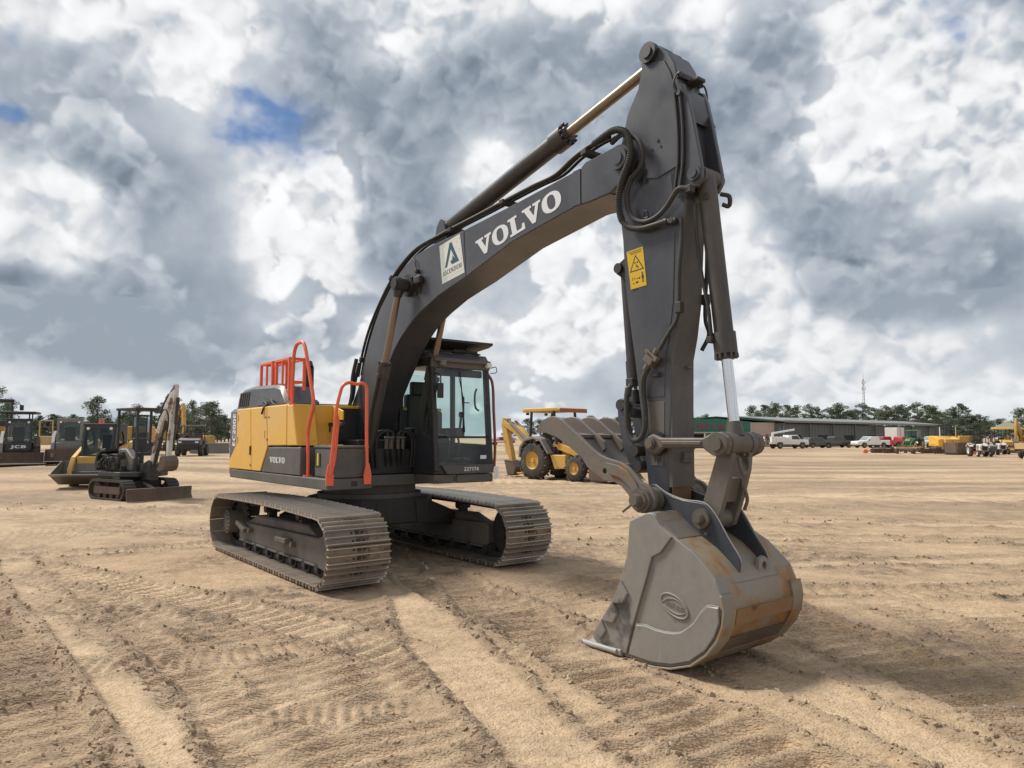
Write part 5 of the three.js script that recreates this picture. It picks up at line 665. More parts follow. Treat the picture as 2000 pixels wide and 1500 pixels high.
// ---------------------------------------------------------------- mini excavator with a white boom
{
  const t = thing('mini_excavator', 'dirty black mini excavator with white boom and exposed engine, blade lowered', 'excavator', -10.42, -19.7, turnTo(0.82, 0.57));
  rubberTrack(t, -0.95, 0.95, 0.26, 0.6, 0.32); rubberTrack(t, -0.95, 0.95, 0.26, -0.6, 0.32);
  part(t, 'undercarriage', [box2(-0.5, 0.6, 0.22, 0.5, -0.45, 0.45, 0.03), cyl([0, 0.5, 0], [0, 0.6, 0], 0.36, 0.36, 28)], M.under);
  const bl = sub(t, 'dozer_blade'); part(bl, 'blade', [plate([[1.34, 0.01], [1.42, 0.01], [1.36, 0.1], [1.345, 0.2], [1.37, 0.33], [1.33, 0.34], [1.30, 0.2]], -0.88, 0.88, 0.004), box2(1.31, 1.33, 0.04, 0.32, -0.87, -0.845), box2(1.31, 1.33, 0.04, 0.32, 0.845, 0.87)], M.rustDark, 'wide brown dozer blade'); part(bl, 'blade_arms', [bar([0.5, 0.28, 0.32], [1.32, 0.18, 0.42], 0.1, 0.08), bar([0.5, 0.28, -0.32], [1.32, 0.18, -0.42], 0.1, 0.08), cyl([0.55, 0.45, 0.05], [1.28, 0.24, 0.05], 0.045)], M.skidGrey);
  part(t, 'upper_frame', [plateY([[-0.85, -0.5], [-0.6, -0.68], [0.45, -0.7], [0.7, -0.35], [0.75, 0.3], [0.5, 0.66], [-0.6, 0.68], [-0.85, 0.5]], 0.6, 0.74, 0.02)], M.skidDark);
  const eng = rng(8), eg = []; for (let k = 0; k < 34; k++) { const w = 0.06 + 0.16 * eng(), h = 0.06 + 0.16 * eng(); eg.push(eng() < 0.5 ? bx(w, h, 0.08 + 0.15 * eng(), -0.72 + 0.85 * eng(), 0.78 + 0.42 * eng(), 0.18 + 0.44 * eng(), 0.01) : cyl([-0.72 + 0.85 * eng(), 0.8 + 0.4 * eng(), 0.4], [-0.72 + 0.85 * eng(), 0.8 + 0.4 * eng(), 0.62], 0.03 + 0.05 * eng(), undefined, 12)); }
  part(t, 'engine', eg, M.under); part(t, 'engine_block', [box2(-0.7, 0.1, 0.74, 1.15, -0.1, 0.45, 0.04), cyl([-0.3, 0.95, 0.5], [-0.3, 0.95, 0.64], 0.1)], M.skidGrey);
  for (let k = 0; k < 5; k++) part(t, 'engine_hose', [tube([[-0.7 + 0.17 * k, 0.78, 0.62], [-0.6 + 0.14 * k, 0.95 + 0.06 * (k % 2), 0.68], [-0.45 + 0.1 * k, 1.12, 0.6], [-0.3 + 0.1 * k, 1.0, 0.45]], 0.02, 20)], M.hose);
  part(t, 'rear_hood', [plate([[-0.92, 0.76], [-0.98, 0.95], [-0.9, 1.2], [-0.7, 1.34], [-0.4, 1.36], [-0.4, 1.28], [-0.66, 1.26], [-0.82, 1.14], [-0.88, 0.95], [-0.85, 0.76]], -0.62, 0.62, 0.02)], M.skidDark);
  part(t, 'side_cover', [plate([[-0.35, 0.76], [0.35, 0.76], [0.45, 1.1], [0.1, 1.35], [-0.35, 1.36]], 0.1, 0.3, 0.03), box2(-0.1, 0.5, 0.74, 0.95, -0.65, 0.05, 0.03)], M.skidGrey);
  part(t, 'seat', [bx(0.4, 0.1, 0.42, -0.1, 1.2, -0.28, 0.04), bx(0.1, 0.45, 0.4, -0.32, 1.42, -0.28, 0.04)], M.skidDark);
  for (const [x, z] of [[-0.42, 0.28], [-0.42, -0.62], [0.5, 0.22], [0.5, -0.62]]) part(t, 'canopy_post', [bar([x, x > 0 ? 0.74 : 1.3, z], [x * 0.95, 2.42, z], 0.06, 0.06)], M.skidDark);
  part(t, 'canopy_roof', [box2(-0.5, 0.58, 2.4, 2.47, -0.68, 0.33, 0.02)], M.skidDark);
  part(t, 'control_levers', [cyl([0.25, 1.0, -0.5], [0.28, 1.4, -0.5], 0.015), cyl([0.25, 1.0, -0.05], [0.28, 1.4, -0.05], 0.015), bx(0.06, 0.3, 0.14, 0.3, 1.1, 0.0)], M.black);
  part(t, 'swing_post', [plate([[0.65, 0.5], [1.0, 0.52], [1.02, 0.95], [0.9, 1.05], [0.66, 0.95]], -0.14, 0.14, 0.02)], M.skidDark);
  const bm = sub(t, 'boom'); part(bm, 'boom_body', [plate([[0.84, 0.78], [0.95, 0.74], [1.16, 1.35], [1.38, 1.98], [1.70, 2.46], [1.90, 2.80], [1.86, 2.86], [1.78, 2.84], [1.54, 2.55], [1.27, 2.1], [1.05, 1.5]], -0.075, 0.075, 0.012)], M.whiteOld, 'worn white boom'); part(bm, 'boom_ram', [cyl([0.98, 0.9, 0.0], [1.32, 1.65, 0], 0.05), cyl([1.32, 1.65, 0], [1.5, 2.1, 0], 0.03)], M.skidDark); part(bm, 'arm_ram', [cyl([1.22, 2.32, 0], [1.62, 2.78, 0], 0.05), cyl([1.6, 2.76, 0], [1.86, 3.0, 0], 0.028)], M.skidDark);
  const am = sub(t, 'arm'); part(am, 'arm_body', [plate([[1.86, 3.02], [1.97, 3.05], [1.98, 2.8], [1.88, 2.2], [1.78, 1.5], [1.74, 1.15], [1.66, 1.13], [1.66, 1.5], [1.74, 2.2], [1.83, 2.7]], -0.06, 0.06, 0.01)], M.whiteOld, 'worn white arm hanging down'); part(am, 'bucket_ram', [cyl([2.04, 2.7, 0], [1.98, 2.0, 0], 0.045), cyl([1.98, 2.0, 0], [1.9, 1.4, 0], 0.026)], M.skidDark); part(am, 'arm_hoses', [tube([[1.3, 2.1, 0.12], [1.7, 2.4, 0.15], [1.86, 2.2, 0.14], [1.8, 1.8, 0.12]], 0.018, 30), tube([[1.2, 1.8, -0.12], [1.6, 2.3, -0.15], [1.9, 2.4, -0.14], [1.9, 2.0, -0.12]], 0.018, 30)], M.hose);
  const bk2 = sub(t, 'bucket'); bk2.position.set(0.62, 0.36, 0); bk2.scale.set(0.64, 0.7, 0.6); part(bk2, 'bucket_shell', [plate([[1.6, 1.18], [1.8, 1.16], [1.95, 1.0], [1.95, 0.8], [1.82, 0.64], [1.55, 0.58], [1.35, 0.62], [1.36, 0.66], [1.56, 0.63], [1.8, 0.69], [1.9, 0.82], [1.9, 0.98], [1.78, 1.11], [1.6, 1.13]], -0.3, 0.3, 0.004)], M.rustDark); for (const s of [-1, 1]) part(bk2, 'bucket_side', [plate([[1.55, 1.15], [1.8, 1.14], [1.93, 0.99], [1.93, 0.81], [1.8, 0.66], [1.55, 0.6], [1.36, 0.64]], s * 0.3 - 0.01, s * 0.3 + 0.01, 0.002)], M.rustDark); for (let k = 0; k < 4; k++) part(bk2, 'tooth', [plate([[1.4, 0.6], [1.4, 0.66], [1.22, 0.69], [1.22, 0.67]], -0.26 + k * 0.16, -0.2 + k * 0.16, 0.004)], M.rustDark);
}
// ---------------------------------------------------------------- skid steer loaders at the left
function skid(label, x, z, hx, hz, o) {
  const t = thing('skid_steer_loader', label, 'loader', x, z, turnTo(hx, hz), 'skid steer loaders on the left of the lot');
  if (o.tracks) { rubberTrack(t, -0.85, 0.8, 0.3, 0.68, 0.36); rubberTrack(t, -0.85, 0.8, 0.3, -0.68, 0.36); } else for (const wx of [-0.55, 0.55]) for (const wz of [-0.72, 0.72]) wheel(t, wx, 0.4, wz, 0.4, 0.28, o.rim || M.skidGrey, 14);
  part(t, 'chassis', [plate([[-1.05, 0.3], [0.85, 0.3], [0.95, 0.55], [0.95, 0.95], [0.4, 1.0], [-0.6, 1.12], [-1.15, 1.05], [-1.2, 0.6]], -0.52, 0.52, 0.03)], o.body);
  const c = sub(t, 'cab'); for (const s of [-1, 1]) { part(c, 'cab_side', [plate([[-0.55, 0.95], [0.72, 0.9], [0.66, 1.25], [0.5, 1.95], [0.42, 2.03], [-0.5, 2.03]], s * 0.48 - 0.03, s * 0.48 + 0.03, 0.01, [[0.05, 1.5, 0.3]])], o.cab); quadPane(c, 'side_window', [[-0.3, 1.15, s * 0.48], [0.4, 1.15, s * 0.48], [0.38, 1.85, s * 0.48], [-0.3, 1.85, s * 0.48]]); }
  part(c, 'cab_roof', [box2(-0.55, 0.52, 2.0, 2.07, -0.52, 0.52, 0.025)], o.cab); part(c, 'front_frame', [bar([0.72, 0.92, 0.45], [0.5, 2.0, 0.45], 0.07, 0.08), bar([0.72, 0.92, -0.45], [0.5, 2.0, -0.45], 0.07, 0.08), bx(0.06, 0.1, 0.9, 0.5, 1.96, 0), bx(0.06, 0.12, 0.9, 0.72, 0.95, 0)], o.cab);
  quadPane(c, 'front_window', [[0.7, 1.0, 0.42], [0.7, 1.0, -0.42], [0.52, 1.92, -0.42], [0.52, 1.92, 0.42]]); quadPane(c, 'rear_window', [[-0.53, 1.3, 0.4], [-0.53, 1.3, -0.4], [-0.53, 1.92, -0.4], [-0.53, 1.92, 0.4]]); part(c, 'seat', [bx(0.4, 0.14, 0.45, -0.1, 1.15, 0, 0.04), bx(0.12, 0.55, 0.45, -0.32, 1.42, 0, 0.04)], M.black);
  for (const s of [-1, 1]) part(c, 'head_lamp', [cyl([0.5, 1.9, s * 0.36], [0.56, 1.9, s * 0.36], 0.05)], M.lamp);
  if (o.beacon) part(c, 'beacon', [cyl([-0.1, 2.07, 0.2], [-0.1, 2.2, 0.2], 0.09, 0.075)], M.orange);
  for (const s of o.arms || [-1, 1]) part(t, 'lift_arm', [plate([[-1.0, 1.15], [-1.05, 1.4], [-0.8, 1.5], [0.3, 1.28], [0.95, 0.95], [1.2, 0.55], [1.25, 0.28], [1.1, 0.26], [1.02, 0.5], [0.75, 0.82], [0.2, 1.08], [-0.7, 1.25]], s * 0.62 - 0.07, s * 0.62 + 0.07, 0.015)], o.arm); part(t, 'arm_cross_tube', [disc(1.12, 0.42, -0.62, 0.62, 0.07)], M.skidDark);
  part(t, 'lift_ram', [cyl([-0.7, 0.7, 0.55], [0.55, 1.0, 0.56], 0.045), cyl([-0.7, 0.7, -0.55], [0.55, 1.0, -0.56], 0.045)], M.skidGrey);
  openBucket(t, 'bucket', 1.2, 0.03, o.bw || 1.85, 0.85, o.bh || 0.6, o.bucket, o.tilt || 0);
  if (o.word) { const g = text(o.word, sansBold, 0.6, 0.17, { bold: 0.03, depth: 0.012 }); g.rotateY(Math.PI / 2); g.translate(0.952, 0.68, 0.3); part(t, 'front_lettering', g, M.letter, 'white maker letters on the nose'); part(t, 'nose_panel', [box2(0.9, 0.952, 0.6, 0.94, -0.46, 0.46, 0.02)], M.skidDark); }
  return t;
}
skid('black skid steer with white letters on its nose and one big lift arm', -22.9, -33.0, 0.56, 0.83, { tracks: false, body: M.skidDark, cab: M.skidDark, arm: M.skidGrey, bucket: M.rustDark, arms: [1], bw: 2.0, bh: 0.5, word: 'JCB' });
skid('grey skid steer with a brown bucket between the black one and the yellow-armed one', -20.9, -33.6, 0.5, 0.87, { body: M.skidGrey, cab: M.skidGrey, arm: M.skidGrey, bucket: M.rustDark, tracks: true, bw: 1.75, bh: 0.62, tilt: 0.1 });
skid('black skid steer with yellow lift arms and beacon behind the mini excavator', -14.05, -24.6, 0.16, 0.99, { body: M.yellowOld, cab: M.skidDark, arm: M.yellowOld, bucket: M.thumb, bw: 1.8, bh: 0.85, tilt: 0.45, beacon: 1, rim: M.yellowOld });
// ---------------------------------------------------------------- side-by-side utility vehicle
{
  const t = thing('utility_vehicle', 'dark side-by-side utility vehicle with flat roof facing the camera', 'utility vehicle', -20.3, -45.2, turnTo(0.25, 0.97));
  for (const x of [-0.95, 0.95]) for (const z of [-0.66, 0.66]) wheel(t, x, 0.34, z, 0.34, 0.26, M.skidGrey, 12);
  part(t, 'body', [plate([[-1.4, 0.45], [1.3, 0.45], [1.42, 0.7], [1.38, 0.95], [0.6, 1.08], [0.5, 0.7], [-0.4, 0.7], [-0.45, 0.98], [-1.42, 0.98]], -0.66, 0.66, 0.04)], M.skidDark); part(t, 'front_bumper', [box2(1.4, 1.5, 0.4, 0.78, -0.55, 0.55, 0.04)], M.black); part(t, 'bonnet', [plate([[0.62, 1.06], [1.36, 0.94], [1.36, 1.0], [0.66, 1.13]], -0.62, 0.62, 0.02)], M.skidGrey);
  for (const s of [-1, 1]) { part(t, 'roll_cage_side', [tube([[0.6, 1.05, s * 0.62], [0.3, 1.85, s * 0.58], [-0.5, 1.88, s * 0.58], [-0.62, 0.98, s * 0.62]], 0.03, 40)], M.black); part(t, 'headlight', [bx(0.05, 0.09, 0.2, 1.39, 0.86, s * 0.48, 0.02)], M.lamp); part(t, 'seat', [bx(0.45, 0.12, 0.5, -0.1, 0.82, s * 0.3, 0.04), bx(0.12, 0.6, 0.5, -0.34, 1.1, s * 0.3, 0.05)], M.rustDark); }
  part(t, 'roof', [box2(-0.62, 0.42, 1.88, 1.94, -0.68, 0.68, 0.03)], M.skidGrey); part(t, 'steering_wheel', [cyl([0.35, 1.12, 0.3], [0.3, 1.14, 0.3], 0.16, 0.16, 20)], M.black);
}
// ---------------------------------------------------------------- small crawler dozer behind it
{
  const t = thing('crawler_dozer', 'small yellow crawler dozer with black canopy and straight blade', 'bulldozer', -22.6, -52.5, turnTo(0.55, 0.83));
  rubberTrack(t, -1.0, 1.0, 0.32, 0.75, 0.4, M.rustDark); rubberTrack(t, -1.0, 1.0, 0.32, -0.75, 0.4, M.rustDark);
  part(t, 'hood', [plate([[-0.9, 0.5], [1.15, 0.5], [1.2, 1.25], [0.2, 1.35], [-0.1, 0.95], [-0.9, 0.95]], -0.42, 0.42, 0.03)], M.yellowOld); for (const [x, z] of [[-0.9, 0.55], [-0.9, -0.55], [0.2, 0.55], [0.2, -0.55]]) part(t, 'canopy_post', [bar([x, 0.95, z], [x, 2.35, z], 0.07, 0.07)], M.black); part(t, 'canopy_roof', [box2(-1.05, 0.4, 2.33, 2.42, -0.68, 0.68, 0.03)], M.black); part(t, 'seat', [bx(0.4, 0.5, 0.5, -0.6, 1.2, 0, 0.05)], M.black);
  part(t, 'blade', [plate([[1.75, 0.02], [1.83, 0.02], [1.76, 0.35], [1.8, 0.75], [1.74, 0.77], [1.69, 0.35]], -1.3, 1.3, 0.005)], M.skidGrey); part(t, 'push_arms', [bar([-0.2, 0.35, 0.98], [1.72, 0.25, 0.98], 0.12, 0.1), bar([-0.2, 0.35, -0.98], [1.72, 0.25, -0.98], 0.12, 0.1)], M.yellowOld);
}
// ---------------------------------------------------------------- excavators standing further back on the left
function farExcavator(label, x, z, hx, hz, raised, body = M.yellowOld) {
  const t = thing('parked_excavator', label, 'excavator', x, z, turnTo(hx, hz));
  rubberTrack(t, -1.6, 1.6, 0.38, 0.95, 0.5); rubberTrack(t, -1.6, 1.6, 0.38, -0.95, 0.5); part(t, 'upper_body', [box2(-2.0, 0.6, 0.95, 1.9, -1.1, 1.1, 0.08)], body);
  const c = sub(t, 'cab'); part(c, 'cab_frame', [box2(-0.5, 1.1, 2.55, 2.66, -1.1, -0.2, 0.03), box2(-0.5, 1.15, 0.95, 1.5, -1.1, -0.2, 0.03), ...[[-0.45, -1.06], [-0.45, -0.24], [1.08, -1.06], [1.05, -0.24]].map(([a, b]) => bar([a, 1.4, b], [a * 0.95, 2.6, b], 0.08, 0.08))], M.skidDark); quadPane(c, 'front_window', [[1.1, 1.5, -1.05], [1.1, 1.5, -0.25], [1.02, 2.55, -0.25], [1.02, 2.55, -1.05]]); for (const q of [-1.08, -0.22]) quadPane(c, 'side_window', [[-0.4, 1.5, q], [1.05, 1.5, q], [1.0, 2.55, q], [-0.4, 2.55, q]]);
  if (raised) { part(t, 'boom', [plate([[0.4, 1.4], [0.7, 1.3], [1.6, 2.6], [2.6, 3.6], [2.6, 3.8], [2.4, 3.82], [1.3, 3.0]], 0.05, 0.35, 0.02)], body); part(t, 'boom_ram', [cyl([0.7, 1.2, 0.42], [1.5, 2.6, 0.42], 0.07)], M.skidDark); part(t, 'arm', [plate([[2.35, 4.1], [2.6, 4.15], [2.75, 3.7], [2.95, 2.0], [2.8, 1.5], [2.65, 1.5], [2.6, 2.0], [2.45, 3.6]], 0.08, 0.32, 0.02)], body); part(t, 'arm_ram', [cyl([1.5, 3.4, 0.2], [2.42, 4.05, 0.2], 0.07)], M.skidDark); part(t, 'bucket', [plate([[2.6, 1.55], [2.95, 1.5], [3.15, 1.15], [3.0, 0.75], [2.5, 0.65], [2.3, 0.75], [2.35, 0.82], [2.55, 0.75], [2.9, 0.82], [3.02, 1.12], [2.88, 1.4], [2.6, 1.47]], -0.2, 0.6, 0.01)], M.rustDark); }
  return t;
}
farExcavator('yellow excavator with folded boom raised behind the utility vehicle', -30.6, -63.5, 0.8, 0.6, true);
farExcavator('yellow excavator cab seen through the mini excavator canopy', -25.4, -47.5, 0.3, 0.95, false);
// ---------------------------------------------------------------- machines at the left edge
{
  const t = thing('wheel_loader', 'yellow wheel loader with tall glazed cab cut by the left edge', 'loader', -30.15, -41.6, turnTo(0.6, 0.8));
  for (const x of [-1.3, 1.3]) for (const z of [-0.95, 0.95]) wheel(t, x, 0.65, z, 0.65, 0.45, M.yellowOld, 14); part(t, 'body', [box2(-2.2, 0.4, 0.8, 1.9, -0.7, 0.7, 0.1), box2(0.3, 1.8, 0.6, 1.2, -0.6, 0.6, 0.06)], M.yellowOld);
  const c = sub(t, 'cab'); part(c, 'cab_frame', [box2(-0.9, 0.6, 3.2, 3.4, -0.75, 0.75, 0.06), box2(-0.85, 0.55, 1.85, 2.1, -0.7, 0.7, 0.03), ...[[-0.82, -0.66], [-0.82, 0.66], [0.5, -0.66], [0.5, 0.66]].map(([a, b]) => bar([a, 2.0, b], [a, 3.25, b], 0.08, 0.08))], M.skidDark); for (const q of [-0.7, 0.7]) quadPane(c, 'side_window', [[-0.8, 2.1, q], [0.5, 2.1, q], [0.5, 3.2, q], [-0.8, 3.2, q]], M.glass); quadPane(c, 'front_window', [[0.54, 2.1, -0.65], [0.54, 2.1, 0.65], [0.54, 3.2, 0.65], [0.54, 3.2, -0.65]], M.glass); part(c, 'mirror', [bx(0.08, 0.32, 0.2, 0.75, 2.9, -1.1, 0.03), tube([[0.5, 3.1, -0.7], [0.7, 3.1, -1.0], [0.75, 3.0, -1.1]], 0.02, 12)], M.black); part(t, 'lift_arm', [plate([[0.4, 1.6], [0.8, 1.75], [2.2, 0.8], [2.4, 0.4], [2.2, 0.35], [1.9, 0.7]], -0.45, -0.3, 0.02), plate([[0.4, 1.6], [0.8, 1.75], [2.2, 0.8], [2.4, 0.4], [2.2, 0.35], [1.9, 0.7]], 0.3, 0.45, 0.02)], M.yellowOld); openBucket(t, 'bucket', 2.3, 0.05, 2.4, 1.0, 0.8, M.rustDark);
  const d = thing('compact_tractor', 'small dark tractor with flat black canopy behind the black skid steer', 'tractor', -26.6, -38.2, turnTo(0.4, 0.9)); for (const z of [-0.7, 0.7]) { wheel(d, -0.7, 0.6, z, 0.6, 0.35, M.skidGrey, 12); wheel(d, 0.9, 0.38, z * 0.9, 0.38, 0.24, M.skidGrey, 10); } part(d, 'hood', [box2(-0.2, 1.3, 0.6, 1.15, -0.3, 0.3, 0.06), box2(-1.0, 0.0, 0.5, 0.9, -0.5, 0.5, 0.05)], M.yellowOld); for (const [a, b] of [[-0.9, 0.5], [-0.9, -0.5], [-0.1, 0.5], [-0.1, -0.5]]) part(d, 'canopy_post', [bar([a, 0.9, b], [a, 2.42, b], 0.06, 0.06)], M.skidDark); part(d, 'canopy_roof', [box2(-1.15, 0.25, 2.42, 2.55, -0.85, 0.85, 0.04)], M.black); part(d, 'seat', [bx(0.4, 0.5, 0.45, -0.7, 1.15, 0, 0.05)], M.black);
  const e = thing('telehandler', 'small tan loader with an upright frame far off between the skid steers', 'loader', -43.2, -66, turnTo(0.5, 0.86)); for (const x of [-0.9, 0.9]) for (const z of [-0.7, 0.7]) wheel(e, x, 0.5, z, 0.5, 0.3, M.tan, 0); part(e, 'body', [box2(-1.4, 1.3, 0.5, 1.3, -0.7, 0.7, 0.08)], M.tan); part(e, 'mast', [bar([1.4, 0.2, -0.5], [1.4, 2.7, -0.5], 0.1, 0.1), bar([1.4, 0.2, 0.5], [1.4, 2.7, 0.5], 0.1, 0.1), bar([1.4, 2.7, -0.5], [1.4, 2.7, 0.5], 0.1, 0.1)], M.tan); part(e, 'overhead_guard', [box2(-0.6, 0.5, 2.1, 2.2, -0.6, 0.6), bar([-0.5, 1.3, -0.5], [-0.5, 2.1, -0.5], 0.07, 0.07), bar([-0.5, 1.3, 0.5], [-0.5, 2.1, 0.5], 0.07, 0.07)], M.rustDark);
}
// ---------------------------------------------------------------- backhoe loader behind the big machine
{
  const t = thing('backhoe_loader', 'yellow backhoe loader with canopy standing behind the excavator arm', 'backhoe', 2.05, -28.9, turnTo(0.68, 0.73));
  for (const s of [1, -1]) { wheel(t, -0.75, 0.74, s * 0.78, 0.74, 0.48, M.yellowOld, 16, 'rear_wheel', 0.5); wheel(t, 1.45, 0.48, s * 0.78, 0.48, 0.34, M.yellowOld, 14, 'front_wheel', 0.5);
    part(t, 'fender', [plate([[-1.55, 0.85], [-1.5, 1.3], [-1.2, 1.62], [-0.7, 1.72], [-0.25, 1.6], [0.15, 1.05], [0.1, 1.0], [-0.3, 1.5], [-0.7, 1.6], [-1.15, 1.52], [-1.4, 1.25], [-1.45, 0.85]], s > 0 ? 0.5 : -1.02, s > 0 ? 1.02 : -0.5, 0.02)], M.skidGrey);
    for (const [x, x2] of [[-1.25, -1.15], [0.25, 0.12]]) part(t, 'canopy_post', [bar([x, 1.4, s * 0.62], [x2, 2.72, s * 0.62], 0.09, 0.09)], M.skidDark);
    part(t, 'loader_arm', [plate([[-0.1, 1.3], [0.1, 1.5], [1.4, 1.15], [2.3, 0.5], [2.45, 0.3], [2.25, 0.25], [1.3, 0.9]], s * 0.52 - 0.06, s * 0.52 + 0.06, 0.015)], M.yellowOld); part(t, 'loader_ram', [cyl([0.2, 0.75, s * 0.42], [1.5, 0.95, s * 0.42], 0.055)], M.skidDark); }
  part(t, 'side_tank', [plate([[0.08, 0.98], [0.9, 0.98], [0.95, 0.45], [0.3, 0.42]], 0.4, 0.82, 0.03)], M.yellowOld); part(t, 'side_tank', [plate([[0.08, 0.98], [0.9, 0.98], [0.95, 0.45], [0.3, 0.42]], -0.82, -0.4, 0.03)], M.yellowOld);
  part(t, 'chassis', [box2(-1.4, 1.9, 0.55, 0.85, -0.42, 0.42, 0.03), box2(1.3, 1.6, 0.4, 0.6, -0.6, 0.6)], M.under); part(t, 'engine_hood', [plate([[0.3, 0.85], [2.1, 0.85], [2.1, 1.3], [1.9, 1.42], [0.3, 1.55]], -0.38, 0.38, 0.04)], M.yellowOld); part(t, 'cab_floor', [box2(-1.3, 0.3, 1.0, 1.12, -0.6, 0.6)], M.skidDark); part(t, 'seat', [bx(0.45, 0.14, 0.5, -0.6, 1.5, 0, 0.04), bx(0.12, 0.6, 0.5, -0.85, 1.8, 0, 0.05)], M.black); part(t, 'dashboard', [bx(0.2, 0.7, 0.6, 0.2, 1.55, 0, 0.03), cyl([0.0, 1.85, 0], [-0.06, 1.9, 0], 0.2, 0.2, 20)], M.black);
  const lv = []; for (let k = 0; k < 6; k++) lv.push(bar([-0.1 + k * 0.06, 1.1, 0.7], [-0.3 + k * 0.08, 1.75 - 0.05 * k, 0.72], 0.025, 0.025)); part(t, 'control_levers', [...lv, bx(0.5, 0.2, 0.12, 0.0, 1.2, 0.65)], M.black);
  const cn = sub(t, 'canopy'); part(cn, 'canopy_roof', [plate([[-1.5, 2.7], [0.6, 2.72], [0.62, 2.8], [0.5, 2.86], [-1.4, 2.86], [-1.52, 2.8]], -0.82, 0.82, 0.03)], M.yellowOld, 'dull yellow canopy roof'); part(cn, 'front_fascia', [box2(0.60, 0.64, 2.66, 2.82, -0.8, 0.8, 0.01)], M.redDull); for (const z of [-0.55, 0.55]) part(cn, 'work_lamp', [bx(0.08, 0.1, 0.14, -1.46, 2.64, z, 0.02)], M.black);
  openBucket(t, 'front_bucket', 2.35, 0.06, 2.2, 0.9, 0.8, M.rustDark);
  const b = sub(t, 'digging_boom'); b.scale.x = 1.32; b.position.x = 0.45; part(b, 'boom', [plate([[-1.6, 0.75], [-1.35, 0.7], [-1.6, 1.5], [-2.2, 2.1], [-2.85, 2.35], [-2.95, 2.2], [-2.4, 1.85], [-1.85, 1.3]], -0.16, 0.16, 0.015)], M.yellowOld); part(b, 'dipper', [plate([[-2.75, 2.5], [-2.98, 2.55], [-3.05, 2.2], [-2.85, 1.1], [-2.6, 0.62], [-2.5, 0.66], [-2.6, 1.2], [-2.78, 2.0]], -0.12, 0.12, 0.012)], M.yellowOld); part(b, 'boom_ram', [cyl([-1.5, 1.3, 0.2], [-2.6, 2.38, 0.2], 0.06), cyl([-1.5, 1.3, -0.2], [-2.6, 2.38, -0.2], 0.06)], M.skidGrey); part(b, 'ram_guard', [plate([[-2.05, 1.1], [-1.9, 1.15], [-1.7, 0.55], [-1.85, 0.45]], 0.17, 0.2, 0.004)], M.whiteOld); part(b, 'hoses', [tube([[-1.5, 1.0, 0.1], [-1.9, 1.7, 0.2], [-2.5, 2.3, 0.15], [-2.9, 2.5, 0.1]], 0.025, 30), tube([[-1.5, 1.1, -0.1], [-2.0, 1.8, -0.2], [-2.6, 2.4, -0.15]], 0.025, 30)], M.hose);
  const k = sub(t, 'digging_bucket'); k.scale.x = 1.32; k.position.x = 0.45; part(k, 'bucket_shell', [plate([[-2.75, 0.7], [-2.4, 0.66], [-2.2, 0.4], [-2.3, 0.1], [-2.6, 0.02], [-2.6, 0.07], [-2.33, 0.15], [-2.25, 0.4], [-2.42, 0.6], [-2.75, 0.64]], -0.3, 0.3, 0.004), plate([[-2.75, 0.68], [-2.4, 0.64], [-2.22, 0.4], [-2.32, 0.12], [-2.6, 0.04]], -0.3, -0.28, 0.002), plate([[-2.75, 0.68], [-2.4, 0.64], [-2.22, 0.4], [-2.32, 0.12], [-2.6, 0.04]], 0.28, 0.3, 0.002)], M.rustDark); for (let i = 0; i < 4; i++) part(k, 'tooth', [plate([[-2.58, 0.02], [-2.58, 0.07], [-2.75, 0.03], [-2.75, 0.01]], -0.28 + i * 0.17, -0.22 + i * 0.17, 0.004)], M.bareSteel);
  for (const s of [1, -1]) part(t, 'stabilizer_leg', [bar([-1.5, 0.9, s * 0.5], [-1.6, 0.25, s * 0.75], 0.12, 0.1), bx(0.3, 0.05, 0.25, -1.6, 0.2, s * 0.78)], M.yellowOld);
  const s = thing('concrete_block', 'pale block lying under the backhoe side tank', 'block', 2.45, -28.3); part(s, 'block', [plate([[-0.25, 0], [0.25, 0], [0.17, 0.32], [-0.15, 0.34]], -0.16, 0.16, 0.03)], M.white); 
}
